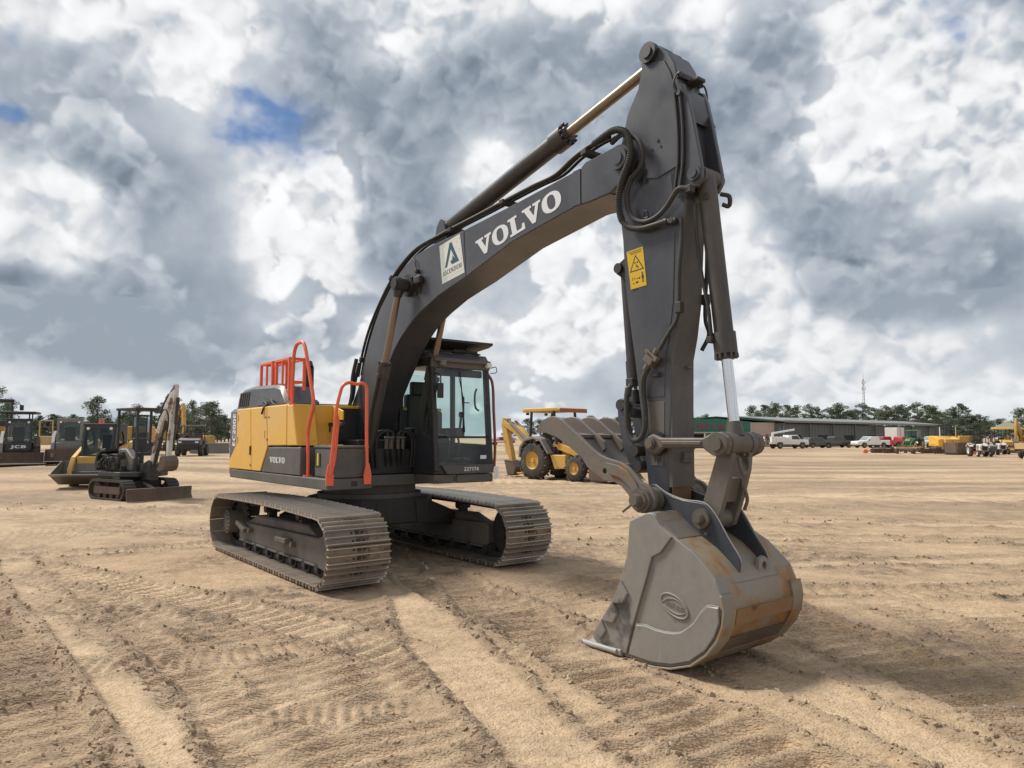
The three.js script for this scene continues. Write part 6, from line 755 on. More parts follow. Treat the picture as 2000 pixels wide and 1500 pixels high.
// ---------------------------------------------------------------- cars and trucks by the sales building
function carBody(t, L, W, side, mat, glassPts, wheels, rimMat = M.skidGrey) {
  part(t, 'body', [plate(side, -W / 2, W / 2, 0.07)], mat); for (const s of [-1, 1]) { const w = sub(t, 'side_glass'); part(w, 'window', [plate(glassPts, s * (W / 2 - 0.045) - 0.012, s * (W / 2 - 0.045) + 0.052 * (s > 0 ? 1 : 0.23), 0.004)], M.carBlack); }
  for (const [x, r] of wheels) for (const s of [-1, 1]) wheel(t, x, r, s * (W / 2 - 0.13), r, 0.26, rimMat, 0);
}
function pickup(label, x, z, hx, hz, mat, group) {
  const t = thing('pickup_truck', label, 'pickup truck', x, z, turnTo(hx, hz), group), W = 2.0;
  carBody(t, 5.9, W, [[-2.95, 0.5], [-2.25, 0.5], [-2.2, 0.75], [-1.95, 0.9], [-1.6, 0.9], [-1.35, 0.75], [-1.3, 0.5], [1.35, 0.48], [1.4, 0.75], [1.65, 0.9], [2.0, 0.9], [2.25, 0.75], [2.3, 0.5], [2.95, 0.5], [3.0, 0.9], [2.9, 1.12], [1.45, 1.22], [0.75, 1.82], [0.5, 1.9], [-0.75, 1.9], [-0.95, 1.75], [-1.02, 1.3], [-2.95, 1.3]], mat, [[-0.85, 1.3], [1.25, 1.27], [0.68, 1.78], [-0.75, 1.8]], [[-1.78, 0.42], [1.82, 0.42]]);
  part(t, 'windscreen', [bar([1.42, 1.26, 0], [0.78, 1.8, 0], 0.03, 1.7)], M.glassDark); part(t, 'front_bumper', [box2(2.92, 3.06, 0.45, 0.72, -0.95, 0.95, 0.04)], M.bareSteel); part(t, 'bed_liner', [box2(-2.9, -1.1, 1.29, 1.306, -0.85, 0.85, 0.002)], M.black); for (const s of [-1, 1]) { part(t, 'headlight', [bx(0.06, 0.16, 0.3, 2.96, 0.98, s * 0.8, 0.02)], M.lamp); part(t, 'mirror', [bx(0.12, 0.16, 0.16, 1.05, 1.32, s * 1.1, 0.02)], M.black); } return t;
}
function suv(label, x, z, hx, hz, mat) {
  const t = thing('sport_utility_car', label, 'car', x, z, turnTo(hx, hz));
  carBody(t, 4.9, 1.95, [[-2.4, 0.45], [-1.85, 0.45], [-1.75, 0.75], [-1.4, 0.86], [-1.05, 0.72], [-0.95, 0.42], [1.05, 0.42], [1.12, 0.72], [1.45, 0.86], [1.8, 0.75], [1.9, 0.45], [2.42, 0.45], [2.45, 0.8], [2.3, 1.05], [1.1, 1.15], [0.45, 1.7], [0.2, 1.76], [-1.8, 1.74], [-2.25, 1.2], [-2.42, 1.0]], mat, [[-1.95, 1.2], [0.95, 1.18], [0.35, 1.66], [-1.7, 1.66]], [[-1.4, 0.38], [1.46, 0.38]]); part(t, 'windscreen', [bar([1.1, 1.18, 0], [0.46, 1.68, 0], 0.03, 1.65)], M.glassDark); for (const s of [-1, 1]) part(t, 'headlight', [bx(0.05, 0.12, 0.3, 2.4, 0.85, s * 0.75, 0.02)], M.lamp); return t;
}
{ // service truck with a crane
  const t = thing('service_truck', 'white service truck with tool body and folded crane beside the pink wall', 'truck', 42.6, -110.5, turnTo(0.97, -0.25));
  carBody(t, 7, 2.1, [[-3.6, 0.7], [-2.3, 0.7], [-2.2, 0.95], [-1.3, 0.95], [-1.2, 0.65], [1.7, 0.6], [1.8, 0.95], [2.6, 0.95], [2.7, 0.6], [3.3, 0.6], [3.35, 1.1], [3.2, 1.35], [1.95, 1.42], [1.35, 2.1], [0.15, 2.1], [0.1, 1.2], [-3.6, 1.0]], M.carWhite, [[0.3, 1.45], [1.8, 1.42], [1.3, 1.98], [0.3, 1.98]], [[-1.75, 0.5], [2.2, 0.5]]);
  for (const s of [-1, 1]) for (let k = 0; k < 4; k++) part(t, 'tool_locker', [box2(-3.3 + k * 0.82, -2.52 + k * 0.82, 1.05, 1.85 - 0.1 * (k % 2), s > 0 ? 0.62 : -1.1, s > 0 ? 1.1 : -0.62, 0.03)], M.carWhite); part(t, 'crane_post', [cyl([-2.6, 1.0, 0.3], [-2.6, 2.4, 0.3], 0.16)], M.carWhite); part(t, 'crane_boom', [bar([-2.7, 2.35, 0.3], [1.3, 2.95, 0.3], 0.26, 0.26)], M.carWhite); part(t, 'rear_gear', [bx(0.7, 0.5, 1.6, -3.7, 0.9, 0, 0.05), cyl([-3.4, 1.5, -0.4], [-2.2, 1.5, -0.4], 0.25), bx(0.5, 0.5, 0.5, -3.2, 2.0, -0.4, 0.05)], M.rustDark);
}
suv('dark teal sport utility car parked beside the white service truck', 50.6, -118, 0.97, -0.2, M.carTeal);
pickup('black pickup between the dark car and the white pickup', 54.6, -120, 0.98, -0.2, M.carBlack, 'pickups parked by the shed');
pickup('long white pickup in front of the dark shed', 59.2, -117.5, -0.98, 0.2, M.carWhite, 'pickups parked by the shed');
pickup('red pickup half hidden behind the white pickup', 63.6, -122, -0.97, 0.25, M.carRed, 'pickups parked by the shed');
pickup('red pickup beside the green tractor', 66.2, -120.5, 0.97, -0.25, M.carRed, 'pickups parked by the shed');
pickup('white crew pickup beyond the green tractor', 69.6, -117.5, -0.97, 0.25, M.carWhite, 'pickups parked by the shed');
{ const t = pickup('small red and white pickup far off under the backhoe boom', -2.4, -170, 0.95, -0.3, M.carRed); part(t, 'white_stripe', [box2(-2.9, 0.2, 0.62, 1.05, -1.012, 1.012, 0.01)], M.carWhite); }
// ---------------------------------------------------------------- tractors, dozer, implements on the right
{
  const t = thing('farm_tractor', 'green cabbed farm tractor among the implements', 'tractor', 58.6, -104, turnTo(-0.75, 0.66)); for (const s of [-1, 1]) { wheel(t, -0.9, 0.8, s * 0.85, 0.8, 0.45, M.yellowOld, 14, 'rear_wheel'); wheel(t, 1.4, 0.52, s * 0.8, 0.52, 0.3, M.yellowOld, 12, 'front_wheel'); part(t, 'fender', [plate([[-1.6, 1.3], [-0.9, 1.75], [-0.2, 1.5], [-0.3, 1.4], [-0.9, 1.62], [-1.5, 1.2]], s * 0.85 - 0.25, s * 0.85 + 0.25, 0.02)], M.green); } part(t, 'hood', [plate([[0.1, 0.8], [2.0, 0.8], [2.1, 1.2], [1.9, 1.5], [0.1, 1.65]], -0.36, 0.36, 0.05)], M.green); part(t, 'chassis', [box2(-1.2, 1.8, 0.55, 0.85, -0.3, 0.3)], M.under);
  const c = sub(t, 'cab'); part(c, 'cab_roof', [box2(-1.2, 0.35, 2.65, 2.82, -0.8, 0.8, 0.06)], M.green); part(c, 'cab_posts', [[-1.1, -0.7], [-1.1, 0.7], [0.2, -0.7], [0.2, 0.7], [-0.5, 0.72], [-0.5, -0.72]].map(([a, b]) => bar([a, 1.2, b], [a, 2.7, b], 0.07, 0.07)), M.green); part(c, 'cab_floor', [box2(-1.15, 0.25, 1.1, 1.3, -0.7, 0.7)], M.green); for (const s of [-0.73, 0.73]) quadPane(c, 'side_window', [[-1.05, 1.3, s], [0.2, 1.3, s], [0.2, 2.65, s], [-1.05, 2.65, s]]); quadPane(c, 'front_window', [[0.23, 1.6, -0.7], [0.23, 1.6, 0.7], [0.23, 2.65, 0.7], [0.23, 2.65, -0.7]]); part(c, 'seat', [bx(0.4, 0.7, 0.5, -0.6, 1.6, 0, 0.06)], M.black);
  part(t, 'front_loader', [plate([[0.2, 1.5], [0.4, 1.65], [1.8, 1.3], [2.7, 0.5], [2.5, 0.4], [1.6, 1.1]], 0.45, 0.55, 0.01), plate([[0.2, 1.5], [0.4, 1.65], [1.8, 1.3], [2.7, 0.5], [2.5, 0.4], [1.6, 1.1]], -0.55, -0.45, 0.01)], M.green); openBucket(t, 'loader_bucket', 2.6, 0.1, 1.9, 0.7, 0.6, M.green);
}
{
  const t = thing('wheel_dozer', 'yellow construction machine with dark cab behind the rusty hopper', 'bulldozer', 53.4, -88, turnTo(-0.2, 0.98)); for (const s of [-1, 1]) rubberTrack(t, -1.3, 1.3, 0.42, s * 0.95, 0.5, M.rustDark); part(t, 'hood', [plate([[-1.5, 0.6], [1.6, 0.6], [1.7, 1.5], [0.4, 1.9], [-1.5, 1.9]], -1.2, 1.2, 0.1)], M.yellow); part(t, 'grille', [box2(1.62, 1.72, 0.8, 1.4, -0.5, 0.5, 0.02)], M.black); const c = sub(t, 'cab'); part(c, 'cab_roof', [box2(-0.9, 0.5, 3.15, 3.3, -0.75, 0.75, 0.05)], M.skidDark); part(c, 'cab_posts', [[-0.8, -0.65], [-0.8, 0.65], [0.4, -0.65], [0.4, 0.65]].map(([a, b]) => bar([a, 1.85, b], [a, 3.2, b], 0.1, 0.1)), M.skidDark); quadPane(c, 'front_window', [[0.44, 1.95, -0.6], [0.44, 1.95, 0.6], [0.44, 3.15, 0.6], [0.44, 3.15, -0.6]]); for (const s of [-0.68, 0.68]) quadPane(c, 'side_window', [[-0.75, 1.95, s], [0.38, 1.95, s], [0.38, 3.15, s], [-0.75, 3.15, s]]); part(t, 'exhaust', [cyl([0.9, 1.8, 0.7], [0.9, 3.0, 0.7], 0.06)], M.white); part(t, 'push_frame', [box2(1.7, 2.3, 0.4, 1.5, -1.0, 0.6, 0.05)], M.yellowOld);
  const h = thing('steel_hopper', 'rusty brown steel hopper standing on the sand', 'hopper', 44.1, -70.6, turnTo(0.3, 0.95)); part(h, 'hopper_wall', [plate([[-0.75, 0.1], [0.75, 0.1], [0.85, 1.2], [-0.85, 1.2], [-0.85, 1.14], [-0.6, 1.1], [0.6, 1.1], [0.62, 0.2], [-0.62, 0.2], [-0.66, 1.1], [-0.8, 1.1]], -0.8, 0.8, 0.01), box2(-0.75, 0.75, 0.08, 1.15, 0.76, 0.8), box2(-0.75, 0.75, 0.08, 1.15, -0.8, -0.76)], M.rustDark); part(h, 'hopper_skids', [box2(-0.8, 0.8, 0.0, 0.1, 0.5, 0.62), box2(-0.8, 0.8, 0.0, 0.1, -0.62, -0.5)], M.black); part(h, 'hopper_rib', [box2(0.74, 0.8, 0.1, 1.15, -0.05, 0.05)], M.rustDark);
}
function greyTractor(label, x, z, hx, hz) { const t = thing('small_tractor', label, 'tractor', x, z, turnTo(hx, hz), 'small pale tractors at the right'); for (const s of [-1, 1]) { wheel(t, -0.7, 0.55, s * 0.62, 0.55, 0.28, M.whiteOld, 10, 'rear_wheel'); wheel(t, 0.85, 0.3, s * 0.5, 0.3, 0.18, M.whiteOld, 0, 'front_wheel'); part(t, 'headlight', [cyl([0.95, 0.85, s * 0.32], [1.05, 0.85, s * 0.32], 0.08)], M.lamp); part(t, 'fender', [plate([[-1.25, 0.9], [-0.7, 1.2], [-0.15, 0.9], [-0.2, 0.84], [-0.7, 1.1], [-1.2, 0.83]], s * 0.62 - 0.16, s * 0.62 + 0.16, 0.01)], M.whiteOld); } part(t, 'hood', [plate([[-0.1, 0.5], [1.0, 0.5], [1.05, 0.95], [0.9, 1.1], [-0.1, 1.1]], -0.32, 0.32, 0.06)], M.whiteOld); part(t, 'grille', [box2(1.02, 1.07, 0.55, 0.92, -0.2, 0.2, 0.01)], M.black); part(t, 'seat', [bx(0.35, 0.4, 0.4, -0.6, 1.15, 0, 0.05), box2(-1.0, 0.0, 0.45, 0.7, -0.3, 0.3)], M.black); part(t, 'roll_bar', [tube([[-0.9, 0.7, -0.45], [-0.9, 1.8, -0.42], [-0.9, 1.8, 0.42], [-0.9, 0.7, 0.45]], 0.035, 40)], M.black); return t; }
greyTractor('small pale grey tractor nearest at the right, standing alone', 41.6, -63.2, -0.25, 0.97); greyTractor('small pale grey tractor behind, half hidden by the dark mower', 49.2, -71.8, -0.3, 0.95);
{ const t = thing('ride_on_mower', 'dark green ride-on mower between the two pale tractors', 'mower', 46.4, -69.4, turnTo(-0.2, 0.98)); for (const s of [-1, 1]) { wheel(t, -0.55, 0.36, s * 0.6, 0.36, 0.25, M.skidGrey, 0); wheel(t, 0.75, 0.26, s * 0.55, 0.26, 0.16, M.skidGrey, 0); } part(t, 'body', [plate([[-0.9, 0.35], [1.0, 0.35], [1.05, 0.85], [0.2, 1.0], [0.1, 0.6], [-0.8, 0.75]], -0.42, 0.42, 0.06)], M.carTeal); part(t, 'seat', [bx(0.4, 0.5, 0.45, -0.45, 0.95, 0, 0.06)], M.black); part(t, 'roll_bar', [tube([[-0.8, 0.6, -0.4], [-0.8, 1.6, -0.38], [-0.8, 1.6, 0.38], [-0.8, 0.6, 0.4]], 0.03, 30)], M.black); }
function harrow(label, x, z, hx, hz, mat, n, w) { const t = thing('farm_implement', label, 'implement', x, z, turnTo(hx, hz), 'implements laid out in front of the shed'); part(t, 'frame', [bar([-0.9, 0.6, -w / 2], [-0.9, 0.6, w / 2], 0.12, 0.12), bar([0.9, 0.6, -w / 2], [0.9, 0.6, w / 2], 0.12, 0.12), bar([-0.9, 0.6, -w / 3], [0.9, 0.6, -w / 3], 0.1, 0.1), bar([-0.9, 0.6, w / 3], [0.9, 0.6, w / 3], 0.1, 0.1), bar([0.9, 0.6, -0.3], [1.6, 0.7, 0], 0.08, 0.08), bar([0.9, 0.6, 0.3], [1.6, 0.7, 0], 0.08, 0.08), bar([0.7, 0.6, 0], [1.0, 1.1, 0], 0.08, 0.08)], mat); for (let k = 0; k < n; k++) for (const x2 of [-0.8, 0.7]) part(t, 'disc_blade', [cyl([x2, 0.26, -w / 2 + w * (k + 0.5) / n], [x2 + 0.02, 0.26, -w / 2 + w * (k + 0.5) / n + 0.015], 0.26, 0.26, 16)], M.rustDark); part(t, 'axle', [bar([-0.8, 0.26, -w / 2], [-0.8, 0.26, w / 2], 0.05, 0.05), bar([0.7, 0.26, -w / 2], [0.7, 0.26, w / 2], 0.05, 0.05)], M.rustDark); return t; }
harrow('low black disc harrow left in the implement row, beside the red roller', 40.6, -77.5, 0.4, 0.9, M.skidDark, 6, 2.2); harrow('dull red disc harrow behind in the implement row', 46.2, -83.5, -0.5, 0.85, M.redDull, 7, 3.2); harrow('tan disc harrow at the front of the implement row', 41.1, -74.4, 0.9, 0.4, M.tan, 6, 2.4); harrow('rusty disc harrow right in the implement row, near the hopper', 44.6, -74.8, 0.3, 0.95, M.rustDark, 6, 2.4);
{ const t = thing('rotary_cutter', 'dark flat rotary cutter deck lying in the implement row', 'implement', 43.4, -76.4, turnTo(0.5, 0.86)); part(t, 'deck', [plateY([[-0.9, -0.8], [0.7, -0.8], [0.9, -0.3], [0.9, 0.3], [0.7, 0.8], [-0.9, 0.8]], 0.2, 0.38, 0.03)], M.skidDark); part(t, 'gear_box', [bx(0.3, 0.25, 0.3, 0, 0.5, 0, 0.04), bar([0.6, 0.4, 0], [0.9, 1.0, 0], 0.08, 0.08), bar([0.9, 1.0, 0], [-0.7, 0.45, 0], 0.05, 0.05)], M.rustDark); part(t, 'tail_wheel', [disc(-1.2, 0.2, -0.07, 0.07, 0.2), bar([-1.2, 0.2, 0], [-0.8, 0.4, 0], 0.06, 0.06)], M.tyre);
  const r = thing('red_roller', 'short bright red roller lying at the left end of the implements', 'roller', 38.3, -77.2, turnTo(0.9, 0.3)); part(r, 'drum', [disc(0, 0.22, -0.55, 0.55, 0.22, 24)], M.orange); part(r, 'drawbar', [bar([0, 0.22, -0.6], [0.8, 0.3, 0], 0.05, 0.05), bar([0, 0.22, 0.6], [0.8, 0.3, 0], 0.05, 0.05)], M.redDull);
  const o = thing('orange_barrier', 'low orange plastic barrier beside the rusty hopper', 'barrier', 47.6, -73.0, turnTo(0.2, 0.98)); part(o, 'barrier_body', [plate([[-0.3, 0], [0.3, 0], [0.22, 0.3], [0.1, 0.45], [0.08, 0.6], [-0.08, 0.6], [-0.1, 0.45], [-0.22, 0.3]], -0.9, 0.9, 0.03)], flat(0.7, 0.2, 0.08, 0.6)); part(o, 'barrier_foot', [box2(-0.35, 0.35, 0, 0.06, -0.7, -0.5), box2(-0.35, 0.35, 0, 0.06, 0.5, 0.7)], flat(0.7, 0.2, 0.08, 0.6)); }
{ // at the right edge
  const t = thing('loader_bucket', 'dull yellow machine bucket standing at the right edge', 'bucket', 19.95, -26.4, turnTo(-0.55, 0.83)); part(t, 'shell', [plate([[0.9, 0.04], [0.5, 0.0], [0.1, 0.12], [-0.1, 0.45], [-0.05, 0.8], [0.1, 0.95], [0.2, 0.95], [0.05, 0.78], [0.0, 0.45], [0.18, 0.2], [0.5, 0.08], [0.9, 0.1]], -0.8, 0.8, 0.006)], M.tan); for (const s of [-1, 1]) part(t, 'side', [plate([[0.85, 0.06], [0.5, 0.02], [0.12, 0.14], [-0.08, 0.45], [-0.03, 0.8], [0.12, 0.94], [0.5, 0.8], [0.75, 0.4]], s * 0.8 - 0.02, s * 0.8 + 0.02, 0.005)], M.tan); part(t, 'hanger', [plate([[-0.12, 0.35], [-0.3, 0.5], [-0.3, 0.7], [-0.08, 0.75]], -0.3, -0.26, 0.004), plate([[-0.12, 0.35], [-0.3, 0.5], [-0.3, 0.7], [-0.08, 0.75]], 0.26, 0.3, 0.004)], M.rustDark);
  const u = thing('flatbed_trailer', 'tan flatbed trailer with dark wheels cut by the right edge', 'trailer', 42.6, -56.5, turnTo(-0.95, 0.3)); part(u, 'bed', [box2(-3, 2.2, 0.75, 0.95, -1.1, 1.1, 0.03), box2(-3, 2.2, 0.95, 1.25, -1.12, -1.06), box2(-3, 2.2, 0.95, 1.25, 1.06, 1.12), box2(2.1, 2.2, 0.95, 1.25, -1.06, 1.06)], M.tan); for (const x of [-1.2, -0.2, 1.6]) for (const s of [-1, 1]) wheel(u, x, 0.38, s * 0.95, 0.38, 0.25, M.skidGrey, 0); part(u, 'drawbar', [bar([2.2, 0.75, 0], [3.4, 0.5, 0], 0.12, 0.12)], M.rustDark);
  const v = thing('steel_rack', 'stacked dark red steel racking behind the tan trailer', 'rack', 60.5, -82, turnTo(-0.6, 0.8)); for (const y of [0.6, 1.4, 2.2, 3.0]) part(v, 'shelf', [box2(-2.4, 2.4, y, y + 0.14, -0.6, 0.6, 0.02)], M.redDull); for (const x of [-2.3, 0, 2.3]) for (const z of [-0.55, 0.55]) part(v, 'upright', [bar([x, 0, z], [x, 3.3, z], 0.1, 0.1)], M.rustDark); for (let k = 0; k < 6; k++) part(v, 'stored_part', [bx(0.5 + 0.1 * (k % 3), 0.4, 0.7, -1.9 + k * 0.75, 0.95 + 0.8 * (k % 3), 0, 0.05)], [M.white, M.rustDark, M.skidGrey][k % 3]); }
{ // yellow-roofed shelter
  const t = thing('open_shelter', 'small open shelter with dull hipped roof and crates inside', 'shelter', 72.5, -104, turnTo(-0.55, 0.83)); const rf = sub(t, 'roof'), apex = [[-0.6, 4.1, 0], [0.6, 4.1, 0]], c = [[-2.6, 3.0, -2.0], [2.6, 3.0, -2.0], [2.6, 3.0, 2.0], [-2.6, 3.0, 2.0]];
  for (const [a, b, d, e] of [[c[3], c[2], apex[1], apex[0]], [c[1], c[0], apex[0], apex[1]], [c[2], c[1], apex[1], apex[1]], [c[0], c[3], apex[0], apex[0]]]) quadPane(rf, 'roof_panel', [a, b, d, e], new THREE.MeshStandardMaterial({ color: new THREE.Color().setRGB(0.22, 0.21, 0.15), roughness: 0.8, side: THREE.DoubleSide })); part(rf, 'eave_beam', [box2(-2.6, 2.6, 2.85, 3.02, 1.9, 2.0), box2(-2.6, 2.6, 2.85, 3.02, -2.0, -1.9), box2(-2.6, -2.5, 2.85, 3.02, -1.9, 1.9), box2(2.5, 2.6, 2.85, 3.02, -1.9, 1.9)], M.tan); for (const [x, , z] of c) part(t, 'post', [bar([x * 0.95, 0, z * 0.95], [x * 0.95, 2.9, z * 0.95], 0.14, 0.14)], M.rustDark);
  part(t, 'counter', [box2(-2.3, 2.3, 0, 1.0, -0.2, 0.4, 0.02)], M.tan); const cols = [[0.5, 0.25, 0.08], [0.1, 0.12, 0.35], [0.55, 0.5, 0.4], [0.45, 0.1, 0.3], [0.1, 0.25, 0.2], [0.5, 0.35, 0.1], [0.6, 0.3, 0.2]]; cols.forEach((k, i) => part(t, 'crate', [bx(0.5, 0.4 + 0.1 * (i % 3), 0.5, -1.9 + i * 0.62, 1.25 + 0.5 * (i % 2), 0.05, 0.03)], flat(...k))); part(t, 'back_wall', [box2(-2.3, 2.3, 1.0, 2.8, -1.9, -1.82)], M.carTeal);
  const p = thing('yellow_post', 'thin pale yellow post standing right of the yellow machine', 'post', 60.9, -97.5); part(p, 'pole', [cyl([0, 0, 0], [0, 3.2, 0], 0.07)], M.tan); part(p, 'base', [bx(0.6, 0.3, 0.6, 0, 0.15, 0, 0.04)], M.white); }
farExcavator('yellow excavator without raised boom between hopper and pale tractors', 55.5, -86.5, -0.3, 0.95, false); farExcavator('yellow excavator with raised boom beyond the tan trailer at the right edge', 66.5, -92, -0.8, 0.6, true);
{ const t = thing('canopy_loader', 'yellow loader with flat yellow canopy behind the nearest pale tractor', 'loader', 55.6, -80.5, turnTo(-0.35, 0.94)); for (const x of [-0.9, 1.1]) for (const s of [-1, 1]) wheel(t, x, 0.6, s * 0.8, 0.6, 0.4, M.yellowOld, 12); part(t, 'body', [plate([[-1.5, 0.6], [1.7, 0.6], [1.75, 1.2], [0.6, 1.45], [0.4, 1.1], [-0.9, 1.1], [-1.0, 1.5], [-1.5, 1.5]], -0.55, 0.55, 0.05)], M.yellowOld); for (const [a, b] of [[-1.0, 0.55], [-1.0, -0.55], [0.45, 0.55], [0.45, -0.55]]) part(t, 'canopy_post', [bar([a, 1.1, b], [a, 2.7, b], 0.08, 0.08)], M.skidDark); part(t, 'canopy_roof', [plate([[-1.3, 2.68], [0.75, 2.68], [0.6, 2.84], [-1.15, 2.84]], -0.85, 0.85, 0.03)], M.yellowOld); part(t, 'seat', [bx(0.4, 0.6, 0.5, -0.6, 1.4, 0, 0.05)], M.black); openBucket(t, 'bucket', 1.9, 0.1, 2.1, 0.8, 0.7, M.rustDark); part(t, 'lift_arm', [plate([[0.2, 1.2], [0.5, 1.35], [1.9, 0.7], [2.1, 0.3], [1.9, 0.25], [1.6, 0.6]], -0.5, 0.5, 0.02)], M.yellowOld); }
// ---------------------------------------------------------------- sales building and long shed
const metalGreen = paint([0.012, 0.12, 0.085], { amt: 0.08, rough: 0.45 }), metalDark = paint([0.095, 0.112, 0.112], { amt: 0.12, rough: 0.6 }), roofMetal = paint([0.15, 0.175, 0.17], { amt: 0.15, rough: 0.45 }), pinkWall = paint([0.48, 0.36, 0.31], { amt: 0.1, rough: 0.85 }), darkIn = flat(0.03, 0.033, 0.035, 0.9);
{
  const t = thing('sales_building', 'green-fronted sales building with red sign letters and pink side wall', 'building', 44.4, -132, turnTo(1, 0), undefined, 0);   // x to the right, z towards the lot
  part(t, 'main_wall', [box2(-17, 4.4, 0, 4.6, -14, -0.6, 0.02)], pinkWall); part(t, 'roof', [plate([[-17.3, 4.62], [-6.5, 5.5], [4.4, 4.62], [4.4, 4.75], [-6.5, 5.66], [-17.3, 4.75]], -14.2, 0.4, 0.02)], metalGreen);
  part(t, 'green_fascia', [plate([[-17, 2.75], [-0.15, 2.75], [-0.15, 4.66], [-6.5, 5.3], [-17, 4.6]], -0.55, 0.35, 0.03)], metalGreen); part(t, 'porch_gutter', [box2(-17, -0.15, 2.55, 2.74, -0.3, 1.6, 0.02)], paint([0.3, 0.42, 0.38], { amt: 0.1, rough: 0.5 })); for (let k = 0; k < 6; k++) part(t, 'porch_post', [box2(-14.9 + k * 2.9, -14.7 + k * 2.9, 0, 2.55, 1.3, 1.5)], M.white);
  for (let k = 0; k < 5; k++) { const w = sub(t, 'window'); part(w, 'pane', [box2(-13.4 + k * 2.9, -11.6 + k * 2.9, 0.5, 2.3, -0.56, -0.5, 0.01)], darkIn); part(w, 'frame', [box2(-13.5 + k * 2.9, -13.4 + k * 2.9, 0.4, 2.4, -0.58, -0.44), box2(-11.6 + k * 2.9, -11.5 + k * 2.9, 0.4, 2.4, -0.58, -0.44)], metalGreen); }
  { const r = rng(61), g = []; let x = -12.2; while (x < -2.2) { const h = 0.75 + 0.45 * r(); if (r() < 0.16) { x += 0.55; continue; } g.push(box2(x, x + 0.2, 3.2, 3.2 + h, 0.34, 0.44, 0.02)); if (r() < 0.6) g.push(box2(x + 0.2, x + 0.55, 3.2 + h * (0.2 + 0.6 * r()), 3.36 + h * 0.5, 0.345, 0.435, 0.02)); x += 0.42 + 0.3 * r(); } const m = part(t, 'sign_lettering', g, flat(0.36, 0.015, 0.07, 0.5), 'dark red sign letters too blurred to read'); m.userData.kind = 'stuff'; }
  part(t, 'pink_wing', [box2(0.0, 4.4, 0, 4.5, -0.59, 0.1, 0.02)], pinkWall); part(t, 'corner_trim', [box2(-0.14, 0.0, 0, 4.6, -0.1, 0.14)], M.white); for (let k = 0; k < 3; k++) for (let j = 0; j < 2; j++) { const w = sub(t, 'wing_window'); part(w, 'pane', [box2(1.0 + k * 0.62, 1.5 + k * 0.62, 1.0 + j * 0.62, 1.52 + j * 0.62, 0.1, 0.14, 0.005)], darkIn); part(w, 'frame', [box2(0.95 + k * 0.62, 1.0 + k * 0.62, 0.96 + j * 0.62, 1.56 + j * 0.62, 0.1, 0.17), box2(1.5 + k * 0.62, 1.55 + k * 0.62, 0.96 + j * 0.62, 1.56 + j * 0.62, 0.1, 0.17)], M.white); }
  const s = thing('long_shed', 'long dark metal shed with pale roof edge behind the parked pickups', 'shed', 49.4, -131, turnTo(0.79, -0.61), undefined, 0), L = 70;
  part(s, 'shed_wall', [box2(0, L, 0, 4.3, -18, 0.3, 0.02)], metalDark); part(s, 'shed_roof', [plateX([[1.2, 4.65], [1.2, 4.85], [-9, 5.9], [-18.5, 4.85], [-18.5, 4.65], [-9, 5.7]], -0.6, L + 0.6, 0.01)], roofMetal); part(s, 'eave_fascia', [box2(-0.5, L + 0.5, 4.5, 4.9, 1.2, 1.35, 0.02)], roofMetal);
  for (let k = 0; k <= 8; k++) part(s, 'shed_post', [box2(k * 8.75 - 0.12, k * 8.75 + 0.12, 0, 4.4, 0.7, 0.95)], metalDark);
  for (let k = 0; k < 60; k++) part(s, 'wall_panel', [box2(k * L / 60 + 0.03, (k + 1) * L / 60 - 0.03, 0.02, 4.25, 0.301, 0.36, 0.02)], metalDark);
  for (let k = 0; k < 7; k++) part(s, 'shed_bay_window', [box2(2.5 + k * 10, 6.5 + k * 10, 0.9, 2.2, 0.355, 0.40, 0.02)], darkIn);
  const b = thing('storage_box', 'white ribbed storage box standing before the shed beside the tractor', 'container', 68.4, -127, turnTo(0.79, -0.61)); for (let k = 0; k < 8; k++) part(b, 'wall_rib', [box2(-1.3 + k * 0.33, -1.01 + k * 0.33, 0.1, 3.4, 1.0, 1.06, 0.01)], M.white); part(b, 'box_body', [box2(-1.35, 1.35, 0.1, 3.5, -1.1, 1.0, 0.03)], M.white); part(b, 'door_bar', [cyl([-0.2, 0.2, 1.08], [-0.2, 3.3, 1.08], 0.03)], M.skidGrey);
}
{ // lattice mast far behind
  const t = thing('lattice_mast', 'thin grey lattice radio mast rising behind the trees', 'mast', 170, -342, 0.3, undefined, 0), H = 30; for (let k = 0; k < 3; k++) { const a = k * 2.094; part(t, 'mast_leg', [cyl([0.9 * Math.cos(a), 0, 0.9 * Math.sin(a)], [0.3 * Math.cos(a), H, 0.3 * Math.sin(a)], 0.08, 0.06, 8)], M.skidGrey); }
  const br = []; for (let i = 0; i < 20; i++) for (let k = 0; k < 3; k++) { const y = i * H / 20, r0 = mix(0.9, 0.3, y / H), r1 = mix(0.9, 0.3, (y + 1.5) / H), a = k * 2.094, b = a + 2.094; br.push(cyl([r0 * Math.cos(a), y, r0 * Math.sin(a)], [r1 * Math.cos(b), y + 1.5, r1 * Math.sin(b)], 0.035, 0.035, 5)); } { const m = part(t, 'mast_bracing', br, M.skidGrey); m.userData.kind = 'stuff'; } for (const y of [25.5, 28.5]) part(t, 'antenna_ring', [0, 1, 2, 3, 4, 5].map(k => bx(0.22, 1.5, 0.22, 0.8 * Math.cos(k * 1.047), y, 0.8 * Math.sin(k * 1.047), 0.05)), M.white); part(t, 'lightning_rod', [cyl([0, H - 1, 0], [0, H + 3, 0], 0.08, 0.04, 6)], M.skidGrey);
}
